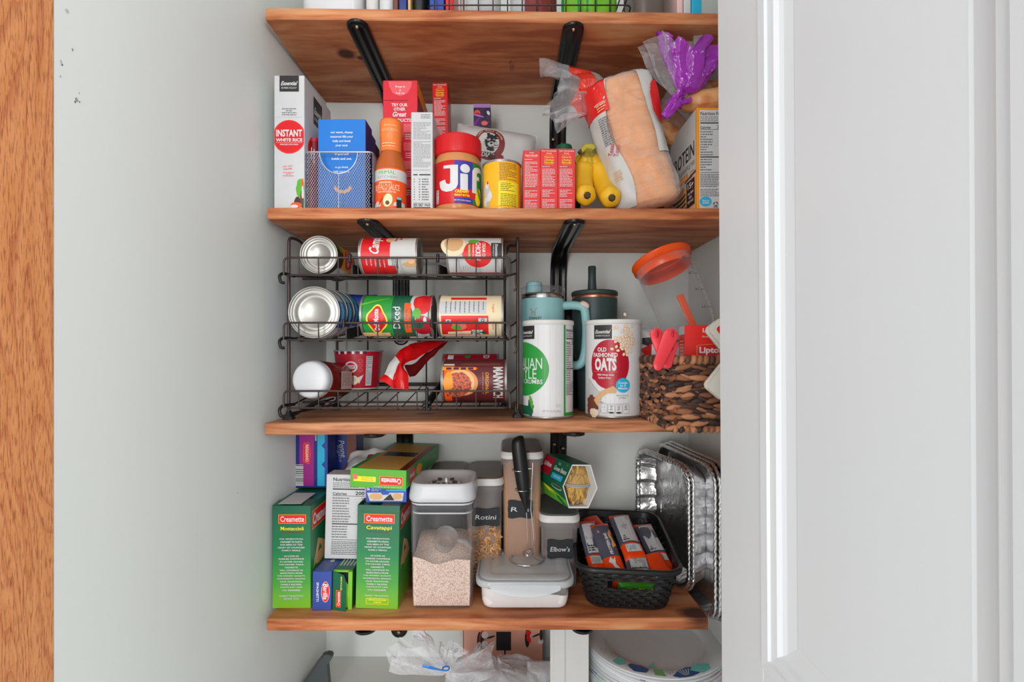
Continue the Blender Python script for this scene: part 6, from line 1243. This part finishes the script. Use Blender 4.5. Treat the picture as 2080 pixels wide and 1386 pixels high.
mb.rings(lv, bm, False, True, False); o = mb.build('woven_wall', t); md = o.modifiers.new('thick', 'SOLIDIFY'); md.thickness = .0022; md.offset = -1
mb = MB(); rp = [Vector(p) for p in lv[-1]]; mb.rings([[tuple(p+Vector((p.x, p.y, 0)).normalized()*a+Vector((0, 0, b))) for p in rp] for a, b in ((-.001, -.004), (.005, -.004), (.006, -.001), (.006, .003), (.004, .005), (-.001, .005), (-.002, 0), (-.001, -.004))], 'blackplastic', True, False, False); mb.build('rim', t)
def bar(lab, pa, pb, wdt, style, th=.016, roll=0, grp=True):
    """wrapped bar from image point pa (x,y,Y) to pb"""
    A = W(*pa); B = W(*pb); ax = B-A; Lb = ax.length; zax = ax.normalized(); xax = Vector((1, 0, 0)); xax = (xax-zax*xax.dot(zax)).normalized(); yax = zax.cross(xax)
    M = Matrix((xax, yax, zax)).transposed().to_4x4() @ Matrix.Rotation(roll, 4, 'Z'); fn = pillow(wdt, Lb, th, .09, .0018, len(lab))
    def mm(u, v):
        if style == 'or' : return 'barorange'
        if v < .30 or v > .93: return 'barorange'
        if style == 'g': return 'barslate' if u > .18 else 'barslate'
        return 'barslate' if (u < .14) else ('barorange' if u > .93 else 'barslate')
    mb = MB(); pillow_mesh(mb, fn, wdt, Lb, mm, 16, 26); d = D(mb, lambda u, v, l: fn(u, v, -1, l+.0005), .006)
    if style == 'w': d.rect(-wdt*.34, Lb*.34, wdt*.38, Lb*.90, 'silvergrey'); d.para(-wdt*.3, wdt*.34, Lb*.87, 10, .0035, 'softink', .4, 'l', .95, len(lab)); d.para(-wdt*.3, wdt*.10, Lb*.48, 3, .005, 'ink', .6, 'l', .9, 3); d.rect(-wdt*.32, Lb*.14, wdt*.36, Lb*.28, 'paper'); l = d.lift(); [d.rect(-wdt*.28+k*.0022, Lb*.155, -wdt*.28+k*.0022+.0010, Lb*.265, 'softink', l) for k in range(8)]
    if style == 'g': d.t('PROTEIN BAR', wdt*.05, Lb*.55, Lb*.42, .0058, 'white', R(90), .03, .2); d.poly([(wdt*.2, Lb*.45), (wdt*.42, Lb*.5), (wdt*.42, Lb*.85), (wdt*.2, Lb*.75)], 'bun'); d.ell(-wdt*.25, Lb*.8, .002, .003, 'coral'); d.poly([(-wdt*.25, Lb*.22), (-wdt*.1, Lb*.30), (-wdt*.02, Lb*.24), (wdt*.12, Lb*.28), (wdt*.05, Lb*.16), (wdt*.2, Lb*.08), (-wdt*.05, Lb*.10), (-wdt*.12, Lb*.18)], 'white')
    if style == 'n': d.t('NATURE VALLEY', 0, Lb*.5, Lb*.6, .009, 'yellow', R(-90), .04)
    o = mb.build('wrapped_bar', loc=tuple(A), label=lab, cat='snack bar', group='orange wrapped bars in the black basket' if grp else None); o.rotation_euler = M.to_euler(); return o
bar('orange and grey wrapped bar with printed panel along the basket left side', (1219, 1168, .905), (1190, 1060, 1.01), .036, 'w')
bar('orange and dark grey wrapped bar showing its protein lettering, second from the left', (1255, 1171, .895), (1216, 1066, .99), .037, 'g', .018)
bar('orange wrapped bar lying highest in the heap, silver panel up', (1294, 1141, .915), (1256, 1048, 1.02), .042, 'w', .018)
bar('orange wrapped bar leaning along the right side of the black basket', (1352, 1160, .915), (1304, 1066, 1.03), .038, 'w')
bar('orange wrapped bar under the highest one, at the front of the basket', (1303, 1175, .885), (1290, 1130, .93), .044, 'w', .014)
bar('plain orange bar end poking up at the front right of the black basket', (1350, 1172, .895), (1318, 1128, .94), .044, 'or', .018)
bar('small orange bar end at the back left of the black basket', (1222, 1080, 1.02), (1198, 1052, 1.06), .034, 'or')
PAL['naturegreen'] = ((60, 150, 40), .35)
A = W(1296, 1196, .905); mb = MB(); fn = pillow(.026, .074, .013, .1, .0012, 4); pillow_mesh(mb, fn, .026, .074, 'naturegreen', 14, 24); d = D(mb, lambda u, v, l: fn(u, v, -1, l+.0005), .006); d.t('NATURE VALLEY', 0.0, .036, .058, .0085, 'yellow', R(-90), .04); d.rect(-.011, .066, .011, .073, 'tan')
mb.build('granola_bar', loc=(A.x-.037, A.y-.002, A.z), rot=(0, R(90), 0), label='green wrapped granola bar seen through the black basket handle slot', cat='snack bar')
A = W(1290, 1184, .915); mb = MB(); fn = pillow(.030, .080, .013, .1, .0012, 9); pillow_mesh(mb, fn, .030, .080, 'barorange', 14, 24); mb.build('wrapped_bar', loc=(A.x-.040, A.y+.01, A.z), rot=(0, R(90), 0), label='orange wrapped bar lying above the green one in the handle slot', cat='snack bar')
# ------------------------------------------------------------------ foil pans
def pan(label, xf, yf, xb_, yb_, z0_, z1_, depth, n=1, seed=0):
    """pan on edge: rim plane from (xf,yf) to (xb,yb), opening to the left (-x)"""
    dy = Vector((xb_-xf, yb_-yf, 0)); wd = dy.length; u = dy.normalized(); nx = Vector((u.y, -u.x, 0)); hgt = z1_-z0_
    t = thing('foil_pan', label, 'pan', (xf, yf, H+z0_), (0, 0, 0), 'foil pans stood on edge at the right')
    def pl(a, b, c): # a along depth, b up, c into pan (+x)
        return tuple(u*(wd/2+a)+Vector((0, 0, hgt/2+b))+nx*c)
    fl0 = 1 if depth > .03 else .12
    def ring(w_, h_, r_, c, fl_=0, nn=14):
        base = rrect(w_, h_, r_, 0, n=nn); ev = even(base, 220); out = []
        for j, (a, b, _) in enumerate(ev):
            f = fl_*(1 if (j//5) % 2 else -1); L_ = math.hypot(a, b) or 1
            nzx, nzy = (a/L_, b/L_); out.append(pl(a+nzx*f, b+nzy*f, c+.0016*fl0*noise.noise(Vector((a*50+seed, b*50, c*50)))))
        return out
    mb = MB(); ins = depth*.42
    rg = [ring(wd-.012, hgt-.012, .034, 0), ring(wd-.014, hgt-.014, .034, .003, .0012*fl0), ring(wd-.014-ins*.6, hgt-.014-ins*.6, .030, depth*.5, .0018*fl0), ring(wd-.016-ins*1.1, hgt-.016-ins*1.1, .028, depth*.92, .0015*fl0), ring(wd-.02-ins*1.25, hgt-.02-ins*1.25, .026, depth, .0), ring(wd-.06-ins*1.2, hgt-.06-ins*1.2, .02, depth+.0006)]
    mb.rings(rg, 'foil', True, False, True); mb.build('tray', t)
    mb = MB(); base = even(rrect(wd-.006, hgt-.006, .037, 0, n=14), 260)
    mb.rings([[pl(a*(1+q/wd*2)+.0, b*(1+q/hgt*2), c+.0010*noise.noise(Vector((j*.9, seed, c*90)))+.0009*sin(j*2.1)) for j, (a, b, _) in enumerate(base)] for q, c in ((-.005, .0), (-.003, -.0012), (.0, -.002), (.0026, -.0012), (.0032, .0012), (.0018, .0030), (-.001, .0022))], 'foil', True, False, False); mb.build('rolled_rim', t)
pan('foil pan, leftmost of the row, opening towards the black basket', .3415, .925, .2930, 1.128, -.4560, -.2130, .040, seed=1)
pan('foil pan nested right behind the leftmost pan', .3475, .918, .3000, 1.126, -.4560, -.2110, .038, seed=4)
pan('large foil pan whose smooth bottom shows between the rims, past the shelf end', .3640, .862, .3400, 1.128, -.4780, -.1990, .022, seed=7)
pan('large foil pan next to the right wall, partly hidden by the door edge', .3805, .856, .3600, 1.128, -.4800, -.1930, .018, seed=9)
pan('foil pan rim squeezed between the two large pans', .3715, .860, .3510, 1.128, -.4790, -.1960, .018, seed=12)
# ------------------------------------------------------------------ bottom shelf
z5 = top(5, 0)
t = thing('dust_brush', 'dark grey plastic handle leaning in the lower left corner', 'handle', (X_(655, 1.0), 1.0, z5+.0003))
mb = MB(); path = [(-.040, 0, 0), (-.020, .0, .045), (-.004, .0, .075), (.010, 0, .094)]
rg = []
for i, (x_, y_, z_) in enumerate(path+[(.0165, 0, .0995)]):
    w_ = (.062, .040, .028, .020, .010)[i]; off = (.012, .008, .004, .0, 0)[i]; rg.append([(x_+off+a*w_/2, y_+b*.006, z_-a*(.0, .004, .006, .006, .003)[i]) for a, b in ((-1, -1), (1, -1), (1, 1), (-1, 1))])
mb = MB(); poly = [(-.062, 0), (-.0045, .083), (.0, .090), (.010, .0935), (.018, .0925), (.0205, .088), (.0190, .082), (.0110, .072), (.0165, 0)]
N = len(poly); mb.add([(a, -.006, b) for a, b in poly]+[(a, .008, b) for a, b in poly], [list(range(N)), list(range(N, 2*N))[::-1]]+[[(i+1) % N, i, i+N, (i+1) % N+N] for i in range(N)], 'dustgrey'); mb.build('blade', t)
mb = MB(); mb.tube([(-.060, -.006, .001), (-.005, -.007, .082), (.002, -.007, .090)], .0022, 'dgrey', 8); mb.build('edge_rib', t)
# patterned panel behind the bag
mb = MB(); w_, h_ = .178, .150; mb.box(-w_/2, w_/2, 0, .012, 0, h_, {'all': 'ink', 'front': 'skinpink'}, .0008); d = front(mb, w_)
pc_ = lambda px, py: (X_(px, 1.10)-X_(1021, 1.10)+w_/2, Z_(py, 1.10)+.70)
def pe(px, py, a, b_, m, r_=0): u, v = pc_(px, py); d.ell(u, v, a*1.10/F, b_*1.10/F, m, rot=r_, n=18)
def pr(x0_, y0_, x1_, y1_, m): a_ = pc_(x0_, y1_); b2 = pc_(x1_, y0_); d.rect(a_[0], max(.0006, a_[1]), b2[0], b2[1], m)
pr(925+16, 1250, 942, 1326, 'rubber')
for q_ in ((976,1306,7,22,'ink',.05), (981,1304,7,23,'orange',.05), (979,1304,4,19,'ink',0), (985,1291,7,7,'white'), (985,1310,7,8,'white'), (1071,1297,5,19,'ink'), (1074,1299,4,8,'brightred',.4), (1073,1286,6,5,'brightred'), (1098,1304,6,5,'white'), (1040,1339,6,4,'white',.3), (1066,1352,2,7,'ink',.2)): pe(*q_)
pr(1008, 1284, 1038, 1322, 'ink'); pr(1024, 1322, 1027, 1336, 'ink'); pr(1026, 1334, 1050, 1337, 'ink')
for q_ in ((997,1295,9,2,'ink',.3), (997,1310,9,2,'ink',.3), (1090,1291,10,2,'ink',.4), (1099,1290,3,12,'ink')): pe(*q_)
mb.build('patterned_panel', loc=(X_(1021, 1.10), 1.10, z5+.0004), rot=(0, 0, 0), label='pinkish panel with black, orange and white shapes behind the plastic bag', cat='panel')
mb = MB(); mb.box(-.036, .036, 0, .16, 0, .205, 'offwhite', .001); mb.box(-.030, -.008, -.0030, 0, .0, .204, 'offwhite', .0006)
mb.build('storage_box', loc=(X_(1160, .90), .925, z5+.0004), rot=(0, R(0), R(-9)), label='plain white storage box between the plastic bag and the paper plates', cat='box')
# clear bag with blue tie
t = thing('tied_bag', 'clear plastic bag closed with a bright blue twist tie', 'bag', (X_(975, .96), .96, z5+.0005)); org = Vector(t.location); kn = W(905, 1366, .90)-org
mb = MB()
def blob(u, v, sx, sy, sz, c, sd):
    a = 2*PI*u; b = PI*(v-.5)*.98; n_ = noise.fractal(Vector((cos(a)*1.7+sd, sin(a)*1.7, v*3.5)), .8, 2, 3)*.16+abs(noise.noise(Vector((cos(a)*5+sd, sin(a)*5, v*9))))*.10
    k = 1+n_; return (c[0]+sx*cos(b)*cos(a)*k, c[1]+sy*cos(b)*sin(a)*k, max(.001, c[2]+sz*sin(b)*k))
cb = W(1010, 1395, .96)-org
mb.grid(lambda u, v: blob(u, v, .098, .060, .050, (cb.x, cb.y, cb.z), 3.1), 80, 40, 'bagfilm_cloudy'); mb.build('bag', t)
mb = MB(); mb.grid(lambda u, v: blob(u, v, .080, .048, .036, (cb.x+.002, cb.y, cb.z-.004), 8.1), 40, 24, 'lgrey'); mb.build('bag_filling', t, label='pale contents seen through the bag')
mb = MB(); fan(mb, kn, (-.70, -.1, .55), (.6, 0, .8), .095, .040, 'bagfilm_cloudy', 1.2, 70, 20, .006, .7, .5); fan(mb, kn, (.15, .1, .8), (1, 0, 0), .045, .022, 'bagfilm_cloudy', 4.2, 50, 14, .005, .7, .6); fan(mb, kn, (.75, .3, -.2), (.2, 0, 1), .07, .045, 'bagfilm_cloudy', 6.2, 60, 14, .006, .8, .8); mb.build('bag_tail', t)
mb = MB(); 
def ribbon(pts, ws):
    P_ = [Vector(p) for p in pts]; mb.rings([[tuple(p+Vector((0, 0, w1))), tuple(p+Vector((0, -.0008, 0))), tuple(p-Vector((0, 0, w1))), tuple(p+Vector((0, .0008, 0)))] for p, w1 in zip(P_, ws)], 'blue', False)
k0 = W(905, 1363, .880)-org; ribbon([W(858, 1353, .874)-org, W(872, 1356, .873)-org, W(893, 1361, .877)-org, k0], [.0022, .0030, .0016, .0014]); ribbon([k0+Vector((-.001, 0, -.001)), W(906, 1353, .876)-org, W(908, 1345, .878)-org], [.0012, .0014, .0016])
mb.tube([k0+Vector((.006*cos(a), .006+.006*sin(a), 0)) for a in [2*PI*i/16 for i in range(16)]], .0012, 'blue', 6, True); mb.build('twist_tie', t, label='bright blue twist tie')
fn = pillow(.06, .10, .04, .1, .006, 6); mb = MB(); pillow_mesh(mb, fn, .06, .10, 'bagfilm_cloudy'); mb.build('plastic_bag', loc=(X_(1098, .93), .945, z5+.001), rot=(R(-8), R(4), 0), label='small crumpled plastic bag left of the white storage box', cat='bag')
# paper plates
PY = 1.005; Rp = .1385; xp = X_(1333, .985)
def plate(i, z, dx, dy, m_, lab, tilt):
    mb = MB(); mb.lathe([(.001, 0), (.094, 0), (.097, .001), (.1005, .006), (.103, .0085), (Rp, .0145), (Rp+.0012, .0135), (Rp, .0120), (.104, .0065), (.098, .0)], 'platewhite', 90)
    if i == 0:
        def rimf(u, v, l): a = u/Rp; r_ = .103+v*1.36; z_ = .0085+v*1.36*.169; return (r_*sin(a), -r_*cos(a), z_+l)
        d = D(mb, rimf, .006); d.ss = .0005
        d.poly([(-.128, .001), (-.110, .0005), (-.098, .012), (-.106, .022), (-.122, .020)], 'plateaqua'); d.poly([(-.092, .004), (-.066, .001), (-.048, .006), (-.052, .018), (-.074, .022), (-.094, .012)], 'plateblue'); d.poly([(-.040, .005), (-.020, .001), (-.016, .021), (-.036, .020)], 'plategreen'); d.poly([(-.004, .020), (.014, .006), (.040, .001), (.052, .004), (.044, .012), (.058, .020), (.030, .0245), (.006, .0245)], 'plateblue'); d.poly([(.040, .010), (.060, .0015), (.082, .004), (.092, .013), (.078, .022), (.056, .0235)], 'plateaqua')
        for k in range(5): d.poly([(.012+k*.007, .005), (.0145+k*.007, .005), (.020+k*.002, .020), (.0188+k*.002, .020)], 'white')
        d.rect(-.150, -.001, -.045, .0004, 'coral'); r_ = random.Random(2)
        for k in range(90): u = r_.choice((r_.uniform(-.172, -.134), r_.uniform(-.016, .004), r_.uniform(.066, .09))); v = r_.uniform(.001, .016); d.ell(u, v, .0006, .0006, 'softink', n=5, l=.0007)
        d.poly([(-.054, -.002), (-.034, -.002), (-.038, -.016)], 'plateaqua')
    else:
        r_ = random.Random(i); 
        d = D(mb, lambda u, v, l: ((Rp+.0014+l)*sin(u/Rp), -(Rp+.0014+l)*cos(u/Rp), .0125+v), .006)
        for k in range(9): u = r_.uniform(-.16, .16); ln = r_.uniform(.008, .026); d.rect(u, -.0009, u+ln, .0009, r_.choice(('coral', 'plateblue', 'plateaqua', 'plategreen', 'midblue', 'lgrey')), .0003)
    return mb.build('paper_plate', loc=(xp+dx, PY+dy, z), rot=(R(tilt), R(-1.5), R(i*37) if i else 0), label=lab, cat='plate', group='stacked patterned paper plates')
NP = 24; r_ = random.Random(9)
for i in range(NP):
    z = z5+.002+(NP-1-i)*.0049
    lab = 'white paper plate with blue and aqua leaf print, top of the stack' if i == 0 else ('lowest paper plate of the stack right of the white box' if i == NP-1 else 'paper plate within the stack under the printed top one')
    if i == 1: lab = 'paper plate directly under the printed top plate'
    plate(i, z+.0003, r_.uniform(-.001, .001), r_.uniform(-.001, .001), None, lab, 0)
# ------------------------------------------------------------------ top shelf, only the lowest strip in view
z1 = lambda x: top(1, x)+.0003
def topbox(name, lab, cat, px0, px1, Yq, h, m, r_=.002, grp=None):
    x0, x1 = X_(px0, Yq), X_(px1, Yq); w_ = x1-x0; xc = (x0+x1)/2; t = thing(name, lab, cat, (xc, Yq+.05, z1(xc)), group=grp); mb = MB()
    mb.loft([(w_*.97, .094, r_, 0), (w_, .098, r_, .003), (w_, .1, r_, h-.02)], m, 6); mb.build('body', t); mb = MB(); mb.loft([(w_*.96, .092, r_, h-.02), (w_*.96, .092, r_, h-.004), (w_*.9, .086, r_, h)], 'capwhite' if m in ('white', 'capwhite') else m, 6); mb.build('lid', t); return t
topbox('storage_bin', 'white glossy bin at the left end of the topmost shelf', 'bin', 608, 732, .862, .13, 'capwhite', .02)
topbox('jar', 'cream jar right of the white bin on the topmost shelf', 'jar', 741, 766, .865, .12, 'offwhite', .009)
topbox('jar', 'white bottle between the cream jar and the brown packets on the topmost shelf', 'bottle', 768, 796, .862, .12, 'capwhite', .01)
topbox('food_box', 'thin brown box on the topmost shelf', 'box', 798, 808, .87, .12, 'brown'); topbox('food_box', 'thin dark blue box on the topmost shelf', 'box', 809.5, 826, .87, .12, 'navy'); topbox('food_box', 'thin tan box on the topmost shelf', 'box', 828, 834, .866, .12, 'tan')
topbox('food_tin', 'black tin left of the wire basket on the topmost shelf', 'tin', 838, 862, .87, .12, 'rubber', .008)
topbox('food_box', 'bright blue box in the wire basket on the topmost shelf', 'box', 872, 902, .876, .12, 'royal'); topbox('food_box', 'bright red box beside the blue one in the wire basket', 'box', 904.5, 921, .876, .12, 'brightred')
def toppouch(lab, px, Yq, w_, m, sd):
    mb = MB(); fn = pillow(w_, .11, .04, .1, .004, sd); pillow_mesh(mb, fn, w_, .11, m); xc = X_(px, Yq); mb.build('food_pouch', loc=(xc, Yq+.01, z1(xc)+.001), label=lab, cat='pouch')
toppouch('silvery pouch in the wire basket on the topmost shelf', 975, .888, .075, lambda u, v: 'silvergrey' if u > .35 else 'lgrey', 3); toppouch('reddish brown pouch in the wire basket', 1084, .888, .085, lambda u, v: 'kodiak' if u > .3 else 'silvergrey', 5)
toppouch('bright green pouch in the wire basket on the topmost shelf', 1198, .888, .100, lambda u, v: 'limegreen' if (u*7) % 1 > .2 else 'green', 7)
x0, x1, y0, y1 = X_(868, .864), X_(1283, .864), .864, 1.06; t = thing('wire_basket', 'dark wire basket on the topmost shelf holding pouches and boxes', 'basket', ((x0+x1)/2, y0, z1(.05)+.0016)); o_ = Vector(t.location); mb = MB()
for zz in (0, .0145, .05, .09): mb.tube([Vector(p)-o_ for p in fillet([(x0, y0, o_.z+zz), (x1, y0, o_.z+zz), (x1, y1, o_.z+zz), (x0, y1, o_.z+zz)], .012, 4, True)], .0013, 'wire', 6, True)
for i in range(14): x = x0+(x1-x0)*(i+.5)/14; mb.tube([Vector((x, y1, o_.z+.09))-o_, Vector((x, y1, o_.z))-o_, Vector((x, y0, o_.z))-o_, Vector((x, y0, o_.z+.09))-o_], .0011, 'wire', 6)
mb.build('wires', t)
topbox('spice_jar', 'dark speckled glass jar right of the wire basket', 'jar', 1290, 1356, .87, .12, 'taupe', .022); topbox('food_box', 'pink and white striped box on the topmost shelf', 'box', 1376, 1388, .865, .12, 'stanleypink'); topbox('food_box', 'white and blue striped box on the topmost shelf', 'box', 1389.5, 1404, .865, .12, 'paper'); topbox('food_box', 'light blue box, rightmost on the topmost shelf', 'box', 1405.5, 1426, .865, .12, 'cyan')
